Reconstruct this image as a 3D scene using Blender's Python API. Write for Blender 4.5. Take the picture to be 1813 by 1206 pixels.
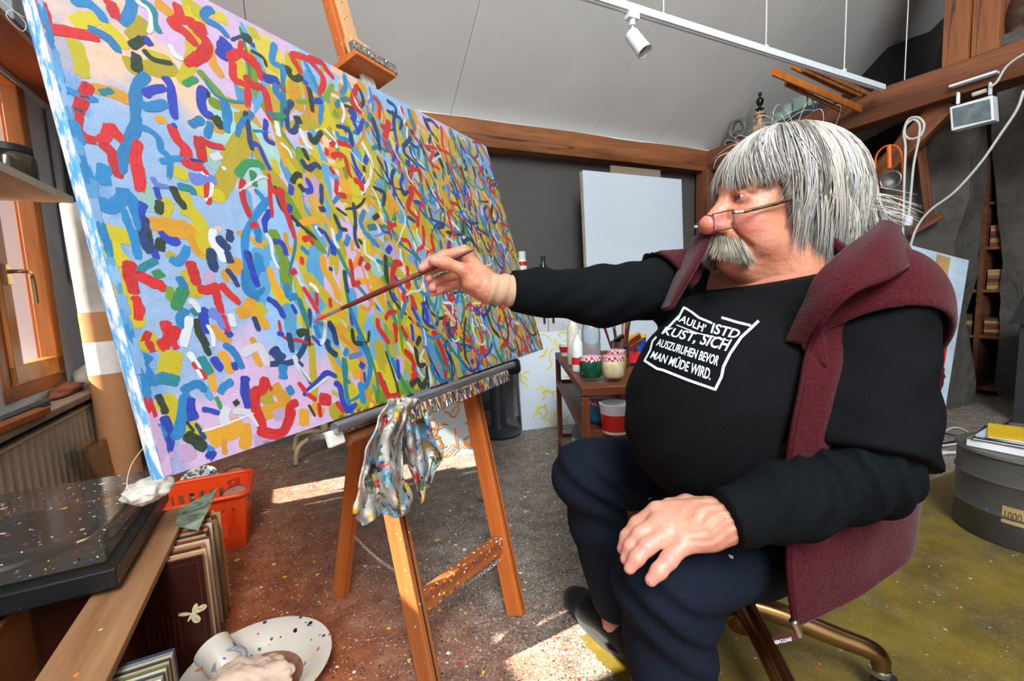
import bpy, bmesh, math, random
import numpy as np
from mathutils import Vector, Matrix, noise
from mathutils.bvhtree import BVHTree
random.seed(7); np.random.seed(7)
scene = bpy.context.scene
for o in list(bpy.data.objects): bpy.data.objects.remove(o)
COL = scene.collection

# ------------------------------------------------------------------ camera
FPX, CAMH = 805.8, 0.95
PITCH, ROLL = math.radians(6.2), math.radians(2.4)
FW = Vector((0, math.cos(PITCH), -math.sin(PITCH)))
_U0 = Vector((0, math.sin(PITCH), math.cos(PITCH))); _R0 = Vector((1, 0, 0))
XC = math.cos(ROLL)*_R0 - math.sin(ROLL)*_U0
YC = math.sin(ROLL)*_R0 + math.cos(ROLL)*_U0
EYE = Vector((0, 0, CAMH))
cam = bpy.data.cameras.new('camera'); camo = bpy.data.objects.new('camera', cam); COL.objects.link(camo)
cam.sensor_width = 36.0; cam.lens = FPX/1813*36.0; cam.clip_start = 0.02
mw = Matrix.Identity(4)
for i in range(3):
    mw[i][0], mw[i][1], mw[i][2], mw[i][3] = XC[i], YC[i], -FW[i], EYE[i]
camo.matrix_world = mw
scene.camera = camo

# ------------------------------------------------------------------ light
SUN_DIR = Vector((0.92, 0.371, -0.93)).normalized()
world = bpy.data.worlds.new('world'); scene.world = world; world.use_nodes = True
wn = world.node_tree.nodes; wl = world.node_tree.links
bg = wn['Background']; bg.inputs[0].default_value = (0.86, 0.93, 1.0, 1); bg.inputs[1].default_value = 1.6
sun = bpy.data.lights.new('sun', 'SUN'); suno = bpy.data.objects.new('sun', sun); COL.objects.link(suno)
sun.energy = 24.0; sun.angle = 0.012; sun.color = (1.0, 0.9, 0.75)
suno.location = (-4, 2, 5); suno.rotation_euler = SUN_DIR.to_track_quat('-Z', 'Y').to_euler()
def area(name, loc, target, sx, sy, power, col=(1, 1, 1)):
    l = bpy.data.lights.new(name, 'AREA'); l.shape = 'RECTANGLE'; l.size = sx; l.size_y = sy; l.energy = power; l.color = col
    o = bpy.data.objects.new(name, l); COL.objects.link(o); o.location = loc
    o.rotation_euler = (Vector(target)-Vector(loc)).to_track_quat('-Z', 'Y').to_euler(); return o
# soft fill lamp added above and behind the camera
area('fill_light', (0.0, -2.3, 3.9), (1.2, 2.6, 1.9), 2.4, 2.4, 520, (0.93, 0.97, 1.0))
scene.view_settings.view_transform = 'Standard'; scene.view_settings.look = 'None'
scene.view_settings.exposure = 0.24; scene.view_settings.gamma = 1.0; scene.view_settings.use_curve_mapping = False
scene.cycles.transparent_max_bounces = 48

# ------------------------------------------------------------------ geometry of the place
RA = math.radians(26)
UU = Vector((-math.sin(RA), math.cos(RA), 0)); VV = Vector((math.cos(RA), math.sin(RA), 0))
RM = Matrix(((VV.x, UU.x, 0, 0), (VV.y, UU.y, 0, 0), (0, 0, 1, 0), (0, 0, 0, 1)))   # room axes: x along back wall, y along left wall
def ray(x, y): return FW + XC*((x-906.5)/FPX) - YC*((y-603)/FPX)
def at(x, y, d):
    r = ray(x, y); return EYE + r*(d/r.y)
def fl(x, y, z=0.0):
    r = ray(x, y); return EYE + r*((z-CAMH)/r.z)
def pl(x, y, n, c):
    r = ray(x, y); return EYE + r*((c-n.dot(EYE))/n.dot(r))
def room(X, Y, Z=0): return RM @ Vector((X, Y, Z))
def toroom(p): return Vector((p.dot(VV), p.dot(UU), p.z))
def TR(loc, rz=0.0, rx=0.0, ry=0.0):
    return Matrix.Translation(Vector(loc)) @ Matrix.Rotation(rz, 4, 'Z') @ Matrix.Rotation(ry, 4, 'Y') @ Matrix.Rotation(rx, 4, 'X')
def RTR(X, Y, Z, rz=0.0, rx=0.0, ry=0.0): return TR(room(X, Y, Z), RA+rz, rx, ry)
def frame(o, x, z=None, y=None):
    """matrix with origin o, local X along x, local Z close to z (or local Y close to y)"""
    x = Vector(x).normalized()
    if z is not None:
        z = Vector(z); yv = z.cross(x).normalized(); zv = x.cross(yv)
    else:
        y = Vector(y); zv = x.cross(y).normalized(); yv = zv.cross(x)
    m = Matrix.Identity(4)
    for i in range(3): m[i][0], m[i][1], m[i][2], m[i][3] = x[i], yv[i], zv[i], o[i]
    return m

# ------------------------------------------------------------------ object helpers
WM = {}
def thing(name, label, cat, M=None, group=None, kind=None):
    o = bpy.data.objects.new(name, None); COL.objects.link(o); o.empty_display_size = 0.05
    M = M.copy() if M is not None else Matrix.Identity(4)
    o.matrix_world = M; WM[o.name] = M; tag(o, label, cat, group, kind); return o
def tag(o, label=None, cat=None, group=None, kind=None):
    if label: o['label'] = label
    if cat: o['category'] = cat
    if group: o['group'] = group
    if kind: o['kind'] = kind
    return o
def link(name, me, mats, parent=None, M=None, smooth=None, bev=0, bseg=2):
    o = bpy.data.objects.new(name, me); COL.objects.link(o)
    for m in (mats if isinstance(mats, (list, tuple)) else [mats]): me.materials.append(m) if m is not None else None
    P = WM[parent.name] if parent else Matrix.Identity(4)
    M = M.copy() if M is not None else P.copy()
    if parent: o.parent = parent; o.matrix_local = P.inverted() @ M
    else: o.matrix_world = M
    WM[o.name] = M
    if smooth is not None:
        me.polygons.foreach_set('use_smooth', [True]*len(me.polygons))
        if smooth > 0: me.set_sharp_from_angle(angle=math.radians(smooth))
    if bev:
        b = o.modifiers.new('bevel', 'BEVEL'); b.width = bev; b.segments = bseg; b.limit_method = 'ANGLE'; b.angle_limit = math.radians(35)
    return o
class MB:
    def __init__(s, M=None): s.v = []; s.f = []; s.mi = []; s.M = M; s.cur = 0
    def add(s, vs, fs, M=None):
        n = len(s.v); M2 = M if M is not None else s.M
        s.v += [(M2 @ Vector(p)) if M2 is not None else Vector(p) for p in vs]
        s.f += [[i+n for i in f] for f in fs]; s.mi += [s.cur]*len(fs); return s
    def box(s, c, d, M=None):
        x, y, z = c; a, b, e = d[0]/2, d[1]/2, d[2]/2
        vs = [(x+i*a, y+j*b, z+k*e) for i in (-1, 1) for j in (-1, 1) for k in (-1, 1)]
        return s.add(vs, [(0,1,3,2), (4,6,7,5), (0,4,5,1), (2,3,7,6), (0,2,6,4), (1,5,7,3)], M)
    def hexa(s, lo, hi):
        n = len(lo); vs = list(lo)+list(hi)
        fs = [tuple(reversed(range(n))), tuple(range(n, 2*n))]+[(i, (i+1) % n, n+(i+1) % n, n+i) for i in range(n)]
        return s.add(vs, fs)
    def prism(s, poly, z0, z1, M=None):
        n = len(poly); vs = [(p[0], p[1], z0) for p in poly]+[(p[0], p[1], z1) for p in poly]
        fs = [tuple(reversed(range(n))), tuple(range(n, 2*n))]+[(i, (i+1) % n, n+(i+1) % n, n+i) for i in range(n)]
        return s.add(vs, fs, M)
    def lathe(s, prof, n=24, M=None, close=True):
        vs = []; fs = []
        for r, z in prof:
            vs += [(r*math.cos(2*math.pi*k/n), r*math.sin(2*math.pi*k/n), z) for k in range(n)]
        for i in range(len(prof)-1):
            for k in range(n):
                k2 = (k+1) % n; fs.append((i*n+k, i*n+k2, (i+1)*n+k2, (i+1)*n+k))
        if close:
            if prof[0][0] > 1e-5: fs.append(tuple(reversed(range(n))))
            if prof[-1][0] > 1e-5: fs.append(tuple(range((len(prof)-1)*n, len(prof)*n)))
        return s.add(vs, fs, M)
    def tube(s, pts, r, n=8, caps=True, M=None):
        pts = [Vector(p) for p in pts]; m = len(pts)
        rr = r if isinstance(r, (list, tuple)) else [r]*m
        vs = []; fs = []; prev = None
        for i, p in enumerate(pts):
            t = (pts[min(i+1, m-1)]-pts[max(i-1, 0)]).normalized()
            if prev is None:
                a = Vector((0, 0, 1)) if abs(t.z) < .9 else Vector((1, 0, 0)); x = t.cross(a).normalized()
            else:
                x = (prev-t*prev.dot(t)).normalized()
            prev = x; y = t.cross(x)
            vs += [p+(x*math.cos(2*math.pi*k/n)+y*math.sin(2*math.pi*k/n))*rr[i] for k in range(n)]
        for i in range(m-1):
            for k in range(n):
                k2 = (k+1) % n; fs.append((i*n+k, i*n+k2, (i+1)*n+k2, (i+1)*n+k))
        if caps: fs.append(tuple(reversed(range(n)))); fs.append(tuple(range((m-1)*n, m*n)))
        return s.add(vs, fs, M)
    def grid(s, P, closed=False, M=None):
        r, c = len(P), len(P[0]); vs = [p for row in P for p in row]
        fs = [(i*c+j, i*c+(j+1) % c, (i+1)*c+(j+1) % c, (i+1)*c+j) for i in range(r-1) for j in range(c if closed else c-1)]
        return s.add(vs, fs, M)
    def mesh(s, name):
        me = bpy.data.meshes.new(name); me.from_pydata([tuple(p) for p in s.v], [], s.f)
        if any(s.mi): me.polygons.foreach_set('material_index', s.mi)
        me.validate(); me.update(); return me
    def obj(s, name, mats, parent=None, M=None, smooth=None, bev=0, bseg=2, **tags):
        o = link(name, s.mesh(name), mats, parent, M, smooth, bev, bseg)
        if tags: tag(o, **tags)
        return o
def copy_tree(o, M, label=None, parent=None):
    c = o.copy(); COL.objects.link(c); c.parent = parent
    if parent is None: c.matrix_world = M; WM[c.name] = M.copy()
    if label: c['label'] = label
    for ch in o.children: copy_tree(ch, None, None, c)
    return c
def smooth_path(pts, n=8):
    pts = [Vector(p) for p in pts]; out = []
    P = [pts[0]*2-pts[1]]+pts+[pts[-1]*2-pts[-2]]
    for i in range(1, len(P)-2):
        for k in range(n):
            t = k/n; a, b, c, d = P[i-1:i+3]
            out.append(.5*((2*b)+(c-a)*t+(2*a-5*b+4*c-d)*t*t+(3*b-a-3*c+d)*t**3))
    return out+[pts[-1]]

# ------------------------------------------------------------------ materials
def rgb(h):
    h = h.lstrip('#'); c = [int(h[i:i+2], 16)/255 for i in (0, 2, 4)]
    return tuple((x/12.92 if x <= .04045 else ((x+.055)/1.055)**2.4) for x in c)
class NT:
    def __init__(s, name):
        s.m = bpy.data.materials.new(name); s.m.use_nodes = True; s.t = s.m.node_tree; s.n = s.t.nodes; s.l = s.t.links
        s.b = s.n['Principled BSDF']; s.out = s.n['Material Output']
        s.tc = s.n.new('ShaderNodeTexCoord'); s.co = s.tc.outputs['Object']
    def new(s, typ, **kw):
        n = s.n.new(typ)
        for k, v in kw.items(): setattr(n, k, v)
        return n
    def set(s, inp, v):
        if hasattr(v, 'is_output') or isinstance(v, bpy.types.NodeSocket): s.l.new(v, inp)
        elif isinstance(v, tuple) and len(v) == 3 and inp.type == 'RGBA': inp.default_value = (*v, 1)
        else: inp.default_value = v
    def mapping(s, scale, rot=(0, 0, 0), src=None):
        m = s.new('ShaderNodeMapping'); m.inputs['Scale'].default_value = scale; m.inputs['Rotation'].default_value = rot
        s.l.new(src or s.co, m.inputs['Vector']); return m.outputs[0]
    def noise(s, scale, detail=4, rough=.55, vec=None, dist=0.0, out='Fac'):
        n = s.new('ShaderNodeTexNoise'); n.inputs['Scale'].default_value = scale; n.inputs['Detail'].default_value = detail
        n.inputs['Roughness'].default_value = rough; n.inputs['Distortion'].default_value = dist
        s.l.new(vec or s.co, n.inputs['Vector']); return n.outputs[out]
    def voro(s, scale, vec=None, rnd=1.0):
        n = s.new('ShaderNodeTexVoronoi'); n.inputs['Scale'].default_value = scale; n.inputs['Randomness'].default_value = rnd
        s.l.new(vec or s.co, n.inputs['Vector']); return n
    def ramp(s, fac, stops, interp='LINEAR'):
        r = s.new('ShaderNodeValToRGB'); e = r.color_ramp; e.interpolation = interp
        while len(e.elements) < len(stops): e.elements.new(.5)
        for el, (p, c) in zip(e.elements, stops):
            el.position = p; el.color = (*c, 1) if isinstance(c, tuple) else (c, c, c, 1)
        s.l.new(fac, r.inputs[0]); return r.outputs[0]
    def mix(s, fac, a, b, mode='MIX'):
        m = s.new('ShaderNodeMix', data_type='RGBA', blend_type=mode)
        s.set(m.inputs[0], fac); s.set(m.inputs[6], a); s.set(m.inputs[7], b); return m.outputs[2]
    def math(s, op, a, b=0.0, clamp=False):
        m = s.new('ShaderNodeMath', operation=op, use_clamp=clamp); s.set(m.inputs[0], a); s.set(m.inputs[1], b); return m.outputs[0]
    def bump(s, h, strength=.3, dist=.01):
        b = s.new('ShaderNodeBump'); b.inputs['Strength'].default_value = strength; b.inputs['Distance'].default_value = dist
        s.l.new(h, b.inputs['Height']); s.l.new(b.outputs[0], s.b.inputs['Normal'])
    def splat(s, base, scale, size, palette, amount=1.0, vec=None, seed=0.0):
        """drops of paint: a random share of the cells hold a blob of its own colour and size"""
        v0 = s.mapping((1, 1, 1), src=vec)
        v0.node.inputs['Location'].default_value = (seed, seed*.7, seed*.3)
        wob = s.new('ShaderNodeVectorMath', operation='ADD'); s.l.new(v0, wob.inputs[0])
        nz = s.noise(scale*1.6, 2, .5, v0, out='Color'); sc = s.new('ShaderNodeVectorMath', operation='SCALE'); sc.inputs['Scale'].default_value = .55/scale
        s.l.new(nz, sc.inputs[0]); s.l.new(sc.outputs[0], wob.inputs[1])
        v = s.voro(scale, wob.outputs[0]); sep = s.new('ShaderNodeSeparateColor'); s.l.new(v.outputs['Color'], sep.inputs[0])
        rad = s.math('MULTIPLY', s.math('POWER', sep.outputs[0], 3.0), size)
        inside = s.math('LESS_THAN', v.outputs['Distance'], rad)
        pick = s.math('LESS_THAN', sep.outputs[1], amount)
        col = s.ramp(sep.outputs[2], [(i/len(palette), c) for i, c in enumerate(palette)], 'CONSTANT')
        return s.mix(s.math('MULTIPLY', inside, pick), base, col)
    def fin(s, col, rough=.6, metal=0.0, **kw):
        s.set(s.b.inputs['Base Color'], col); s.set(s.b.inputs['Roughness'], rough); s.set(s.b.inputs['Metallic'], metal)
        for k, v in kw.items(): s.set(s.b.inputs[k.replace('_', ' ')], v)
        return s.m
PAL = [rgb(c) for c in ('#e8e4da', '#d8291f', '#e8c81c', '#f0ece4', '#1c6fb4', '#1d2f8a', '#e88a1c', '#2d6b44', '#181818', '#d9d3c6')]
def mat(name, col, rough=.6, metal=0.0, var=.18, scale=9, bump=.12, bscale=70, bdist=.002, splat=None, **kw):
    t = NT(name); c = rgb(col) if isinstance(col, str) else col
    lo = tuple(x*(1-var) for x in c); hi = tuple(min(1, x*(1+var)) for x in c)
    base = t.ramp(t.noise(scale, 5), [(.3, lo), (.7, hi)])
    if splat: base = t.splat(base, splat[0], splat[1], PAL, splat[2])
    if bump: t.bump(t.noise(bscale, 3), bump, bdist)
    return t.fin(base, rough, metal, **kw)
def wood(name, c1, c2, rough=.6, scale=14, stretch=.07, bump=.25, splat=None, crack=None):
    """grain runs along local X"""
    t = NT(name); v = t.mapping((stretch, 1, 1))
    g = t.noise(scale, 6, .6, v, .6); base = t.ramp(g, [(.3, rgb(c1)), (.68, rgb(c2))])
    fine = t.noise(scale*9, 3, .6, v); base = t.mix(t.ramp(fine, [(.35, .0), (.75, .35)]), base, rgb(c1))
    if crack:
        w = t.noise(scale*.8, 2, .5, t.mapping((stretch*.5, 1, 1)), 0); base = t.mix(t.ramp(w, [(.49, .0), (.5, .8), (.51, .0)]), base, rgb(crack))
    if splat: base = t.splat(base, splat[0], splat[1], PAL, splat[2])
    t.bump(fine, bump, .003); return t.fin(base, rough)
def glass(name, tint=(1, 1, 1), rough=.03, alpha_like=True):
    t = NT(name)
    return t.fin(tint, rough, 0, Transmission_Weight=1.0, IOR=1.3)
def pane_mat(name, tint, fac=.12):
    t = NT(name); tr = t.new('ShaderNodeBsdfTransparent'); tr.inputs[0].default_value = (*tint, 1)
    gl = t.new('ShaderNodeBsdfGlossy'); gl.inputs[1].default_value = .03; fr = t.new('ShaderNodeFresnel'); fr.inputs[0].default_value = 1.5
    mx = t.new('ShaderNodeMixShader'); mx.inputs[0].default_value = fac
    t.l.new(tr.outputs[0], mx.inputs[1]); t.l.new(gl.outputs[0], mx.inputs[2]); t.l.new(mx.outputs[0], t.out.inputs[0]); return t.m
# ================================================================== the setting
def struct(o): o['kind'] = 'structure'; return o
# ---- floor: worn concrete, reddish to the left, ochre paint to the right, drops of paint all over
def floor_mat():
    t = NT('floor_concrete'); sep = t.new('ShaderNodeSeparateXYZ')
    rot = t.mapping((1, 1, 1), (0, 0, -RA)); t.l.new(rot, sep.inputs[0]); X, Y = sep.outputs[0], sep.outputs[1]
    big = t.noise(2.2, 5, .6); mid = t.noise(14, 6, .65); fine = t.noise(160, 3, .7)
    grey = t.ramp(mid, [(.28, rgb('#5f564d')), (.5, rgb('#8d8174')), (.72, rgb('#b3a798'))])
    grey = t.mix(t.ramp(fine, [(.42, .0), (.62, .85)]), grey, rgb('#2e2823')); grey = t.mix(t.ramp(t.noise(95, 4, .7, t.mapping((1, 1.01, 1.3))), [(.55, .0), (.66, .8)]), grey, rgb('#cfc6b8'))
    red = t.ramp(mid, [(.25, rgb('#743a20')), (.55, rgb('#a45a34')), (.8, rgb('#c08460'))])
    red = t.mix(t.ramp(t.noise(120, 3, .7), [(.52, .0), (.72, .6)]), red, rgb('#55301f'))
    redf = t.math('ADD', t.math('MULTIPLY', X, -1.5), t.math('ADD', t.math('MULTIPLY', big, 1.6), t.math('MULTIPLY', t.math('SUBTRACT', Y, 1.5), -.38)), True)
    c = t.mix(redf, grey, red)
    # ochre paint, straight edges worn by noise
    ex = t.math('ADD', X, t.math('MULTIPLY', t.noise(20, 3), .05)); ey = t.math('ADD', Y, t.math('MULTIPLY', t.noise(20, 3), .03))
    oc = t.math('MULTIPLY', t.math('GREATER_THAN', ex, .665), t.math('LESS_THAN', ey, .985))
    wear = t.ramp(t.noise(9, 6, .7), [(.3, 1.0), (.42, .97), (.72, .8)])
    ochre = t.ramp(t.noise(5, 5, .65), [(.28, rgb('#3a3206')), (.5, rgb('#62520a')), (.75, rgb('#7c6812'))])
    ochre = t.mix(t.ramp(t.noise(200, 3, .7), [(.5, .0), (.7, .5)]), ochre, rgb('#3a3005'))
    c = t.splat(c, 9, .45, [rgb(x) for x in ('#4a4038', '#cfc6ba', '#3a3530', '#8f8a80', '#2e2a28')], .13, seed=3)
    c = t.splat(c, 190, .5, [rgb(x) for x in ('#d8d0c4', '#1e1a17', '#b9b0a4', '#2a2420', '#8a6a50', '#e6dfd4')], .7, seed=15)
    c = t.splat(c, 26, .34, PAL, .16, seed=1)
    c = t.splat(c, 60, .36, PAL, .34, seed=7)
    c = t.splat(c, 120, .42, [rgb(x) for x in ('#d8d2c8', '#29221e', '#c03020', '#d8c020', '#2c2622', '#e4ddd0')], .6, seed=11)
    ochre = t.splat(ochre, 16, .3, [rgb(x) for x in ('#b8b4a8', '#3a3210', '#8f8a78')], .10, seed=21); ochre = t.splat(ochre, 75, .4, [rgb(x) for x in ('#c8c4b8', '#2c260a', '#a09a80', '#b02c20')], .22, seed=23)
    c = t.mix(t.math('MULTIPLY', oc, wear), c, ochre)
    t.bump(t.mix(.5, mid, fine), .35, .004)
    return t.fin(c, t.ramp(big, [(.3, .45), (.7, .75)]))
fm = MB(); fm.box((1, 1.5, -.05), (9, 8, .1))
struct(fm.obj('floor', floor_mat()))
# ---- left wall with the window opening
M_plaster = mat('old_white_plaster', '#b9bcc2', .85, var=.10, scale=3, bump=.25, bscale=30, bdist=.006)
M_ceiling = mat('ceiling_board', '#dcdcd8', .8, var=.05, scale=1.5, bump=.06, bscale=40)
M_knee = mat('grey_knee_wall', '#55524f', .85, var=.10, scale=1.3, bump=.08, bscale=30)
M_gap = mat('dark_gap', '#8a8a88', .9, bump=0)
WX = -.95
wl_ = MB(RM)
Y0, Y1, Z0, Z1 = 2.27, 2.79, .62, 2.02
V0, V1, U0, U1 = .95, 1.20, 1.30, 1.80      # small second window further along
def roof(y): return CZ0+(CY0-y)*math.tan(math.radians(35))-.002
CY0, CZ0 = 3.34, 2.19
def wpoly(poly):   # piece of the left wall given as an outline along the wall and upwards
    n = len(poly); wl_.add([(WX, y, z) for y, z in poly]+[(WX-.26, y, z) for y, z in poly], [tuple(range(n)), tuple(reversed(range(n, 2*n)))]+[(i, n+i, n+(i+1) % n, (i+1) % n) for i in range(n)])
for (a, b, c, d) in ((-1.6, V0, 0, None), (V1, Y0, 0, None), (V0, V1, 0, U0), (V0, V1, U1, None), (Y1, 3.42, 0, None), (Y0, Y1, 0, Z0), (Y0, Y1, Z1, None)):
    wpoly([(a, c), (b, c), (b, d if d else roof(b)), (a, d if d else roof(a))])
wall_left = struct(wl_.obj('wall_left', M_plaster))
wb = MB(RM); wb.box((2.4, 3.42, 1.2), (7.2, .16, 2.4)); struct(wb.obj('wall_back', M_knee))
M_dark = mat('dark_barn_wall_and_shade', '#28241f', .9, var=.3, scale=3, bump=.5, bscale=12, bdist=.03)
wf = MB(RM); wf.box((3.1, -1.7, 2.4), (4.6, .2, 4.8)); struct(wf.obj('wall_front_blocker', M_dark))  # partial wall out of view, added to keep light off the right side
wr = MB(RM); wr.box((5.3, .85, 2.4), (.2, 5.3, 4.8)); wall_right = struct(wr.obj('wall_right', M_dark))
# ---- sloping ceiling of boards with open seams
SL = math.radians(35); CY, CZ = 3.34, 2.19
cb = MB(RM @ Matrix.Translation((2.1, CY, CZ)) @ Matrix.Rotation(-SL, 4, 'X'))
cb.box((0, -2.4, .08), (6.9, 5.6, .1)); ceiling = struct(cb.obj('ceiling', M_gap))
CM = RM @ Matrix.Translation((2.1, CY, CZ)) @ Matrix.Rotation(-SL, 4, 'X')
cx = -3.42
for w in (1.25, 1.25, 1.25, .72, .62, 1.2, .6):
    p = MB(); p.box((0, 0, 0), (w-.004, 5.55, .024)); p.obj('panel', M_ceiling, ceiling, CM @ Matrix.Translation((cx+w/2, -2.4, .018))); cx += w
# ---- timbers
M_beam = wood('old_beam_wood', '#5e2f14', '#a5683a', .7, 9, .09, .5, crack='#241208')
M_beam2 = wood('dark_beam_wood', '#4b2713', '#8a5230', .75, 9, .08, .5, crack='#1d0f07')
def timber(name, p, q, w, h, m, up=(0, 0, 1), parent=None, wob=.006, seed=0, n=18):
    p, q = Vector(p), Vector(q); L = (q-p).length; M = frame(p, q-p, Vector(up)); mb = MB(); rows = []
    for i in range(n+1):
        x = L*i/n; row = []
        for (sy, sz) in ((-1, -.8), (-.9, -1), (.9, -1), (1, -.8), (1, .8), (.9, 1), (-.9, 1), (-1, .8)):
            k = noise.noise(Vector((x*2.1+seed, sy*.7+seed, sz*.7)))*wob
            row.append((x, sy*(w/2+k), sz*(h/2+k)))
        rows.append(row)
    mb.grid(rows, True); nn = len(rows[0]); mb.f += [tuple(reversed(range(nn))), tuple(range(n*nn, (n+1)*nn))]; mb.mi += [0, 0]
    return mb.obj(name, m, parent, M, smooth=40)
struct(timber('trim_1', room(-.9, 3.27, 2.11), room(3.75, 3.27, 2.11), .16, .19, M_beam, seed=2, wob=.012, n=30))
struct(timber('trim_2', room(3.80, 3.4, 2.105), room(3.80, -1.6, 2.105), .2, .2, M_beam2, seed=5, wob=.012, n=30))
struct(timber('trim_3', room(3.78, 1.40, 2.2), room(3.78, 1.40, 4.2), .13, .13, M_beam, up=VV, seed=8))
struct(timber('trim_4', room(3.78, 1.27, 2.2), room(3.78, 1.27, 4.2), .13, .13, M_beam, up=VV, seed=9))
struct(timber('trim_5', room(3.72, 3.22, 0), room(3.72, 3.22, 2.02), .14, .12, M_beam2, up=VV, seed=10))
struct(timber('trim_6', room(3.85, 1.46, 2.02), room(3.85, 2.16, 1.35), .08, .13, M_beam, seed=11))   # brace
struct(timber('trim_7', room(3.84, 2.14, 0), room(3.84, 2.14, 2.02), .12, .12, M_beam, up=VV, seed=12, n=12))
# white coating lip where the ceiling boards meet the beam
lip = MB(RM); lip.box((1.4, 3.245, 2.205), (4.7, .09, .012)); struct(lip.obj('trim_8', M_ceiling))
# ---- stone piers of the old gable, seen through the truss; the last piece paints ceiling shade
M_stone = mat('grey_stone_render', '#55514b', .95, var=.32, scale=5, bump=.7, bscale=14, bdist=.03)
def pier(pxs, X, depth, seed):
    pts = [toroom(pl(x, y, VV, X)) for x, y in pxs]
    bm = bmesh.new(); vs = [bm.verts.new((0, p.y, p.z)) for p in pts]; f = bm.faces.new(vs)
    r = bmesh.ops.extrude_face_region(bm, geom=[f]); bmesh.ops.translate(bm, vec=(depth, 0, 0), verts=[g for g in r['geom'] if isinstance(g, bmesh.types.BMVert)])
    bmesh.ops.triangulate(bm, faces=bm.faces[:]); 
    for _ in range(4): bmesh.ops.subdivide_edges(bm, edges=[e for e in bm.edges if e.calc_length() > .12], cuts=1, use_grid_fill=True)
    bmesh.ops.triangulate(bm, faces=bm.faces[:]); bmesh.ops.recalc_face_normals(bm, faces=bm.faces[:])
    for v in bm.verts:
        d = noise.noise_vector(v.co*2.2+Vector((seed, 0, 0)))*.05+noise.noise_vector(v.co*7)*.016; v.co += Vector((d.x*.8, d.y, d.z))
    me = bpy.data.meshes.new('pier'); bm.to_mesh(me); bm.free()
    return link('pier', me, M_stone, wall_right, RM @ Matrix.Translation((X, 0, 0)), smooth=60)
pier([(1540, 345), (1600, 225), (1668, 180), (1712, 200), (1712, 330), (1690, 470), (1668, 560), (1690, 760), (1560, 770), (1530, 520)], 4.05, .35, 1)
pier([(1762, 130), (1850, 100), (1850, 800), (1775, 760), (1766, 600), (1775, 420), (1758, 300)], 4.72, .4, 4)
pier([(1420, 150), (1560, 90), (1680, 40), (1640, 200), (1520, 260), (1430, 300)], 4.9, .2, 9).data.materials[0] = M_dark  # no stone pier: shade on the ceiling put in as a dark slab
up_ = MB(RM); up_.box((4.35, -.2, 3.2), (.1, 2.7, 2.2)); up_.obj('gable_panel', M_stone, wall_right)
# ---- window in the left wall
M_winwood = wood('window_wood', '#8a4d1c', '#c47a34', .42, 12, .08, .12)
M_winwood2 = wood('window_wood_dark', '#7a3f14', '#ab6426', .5, 12, .08, .12)
M_brass = mat('brushed_brass_handle', '#c9a878', .3, 1.0, var=.08, bump=.05)
M_pane = pane_mat('window_pane', (.93, .96, .97), .05)
win = thing('window_1', None, None, RM @ Matrix.Translation((WX, 0, 0)), kind='structure')
WMn = WM[win.name]
def bar(name, a, b, w, h, m, parent, bev=.004, up=(1, 0, 0)):
    """straight wooden bar between two points given in the window's axes"""
    p, q = WMn @ Vector(a), WMn @ Vector(b); mb = MB(); L = (q-p).length
    mb.box((L/2, 0, 0), (L, w, h)); upw = WMn.to_3x3() @ Vector(up)
    return mb.obj(name, m, parent, frame(p, q-p, upw), bev=bev)
fx = -.03
for (a, b) in (((fx, Y0, Z0+.025), (fx, Y1, Z0+.025)), ((fx, Y0, Z1-.03), (fx, Y1, Z1-.03)), ((fx, Y1-.03, Z0), (fx, Y1-.03, Z1)), ((fx, Y0+.03, Z0), (fx, Y0+.03, Z1))):
    bar('window_frame', a, b, .06, .07, M_winwood2, win)
def sash(ya, yb, handle):
    s = MB(); s.box((fx+.02, (ya+yb)/2, Z0+.09), (.055, yb-ya, .075)); zt = Z1-.06; s.box((fx+.02, (ya+yb)/2, zt-.04), (.055, yb-ya, .075))
    o = s.obj('sash', M_winwood, win, bev=.005)
    for y in (ya+.035, yb-.035):
        q = MB(); q.box((0, 0, 0), (zt-Z0-.05, .07, .055)); q.obj('stile', M_winwood, win, WMn @ Matrix.Translation((fx+.02, y, (zt+Z0+.05)/2)) @ Matrix.Rotation(math.pi/2, 4, 'Y'), bev=.005)
    g = MB(); g.box((fx+.02, (ya+yb)/2, (zt+Z0+.05)/2), (.006, yb-ya-.13, zt-Z0-.19)); g.obj('pane', M_pane, win)
    if handle:
        h = MB(); y = ya+.035; h.box((fx+.053, y, 1.09), (.012, .034, .075))
        h.tube(smooth_path([(fx+.055, y, 1.10), (fx+.09, y, 1.10), (fx+.1, y+.012, 1.10), (fx+.1, y+.04, 1.098), (fx+.1, y+.055, 1.085), (fx+.1, y+.06, 1.05), (fx+.1, y+.06, .98)], 5), .0085, 8)
        h.obj('handle', M_brass, win, smooth=40, bev=.001)
sash(2.335, 2.755, True)
win2 = MB(RM); win2.box((WX-.13, (V0+V1)/2, (U0+U1)/2), (.006, V1-V0, U1-U0)); struct(win2.obj('window_2', M_pane))
sl = MB(RM); sl.box((WX+.045, 2.25, .565), (.17, 2.1, .03)); struct(sl.obj('trim_9', mat('stained_sill', '#8d7a66', .7, var=.3), bev=.006))
# ---- pale outdoors seen through the glass: a plastered neighbour wall and a shutter
M_out = mat('pale_house_plaster', '#d9cfc4', .9, var=.1, scale=1)
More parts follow.
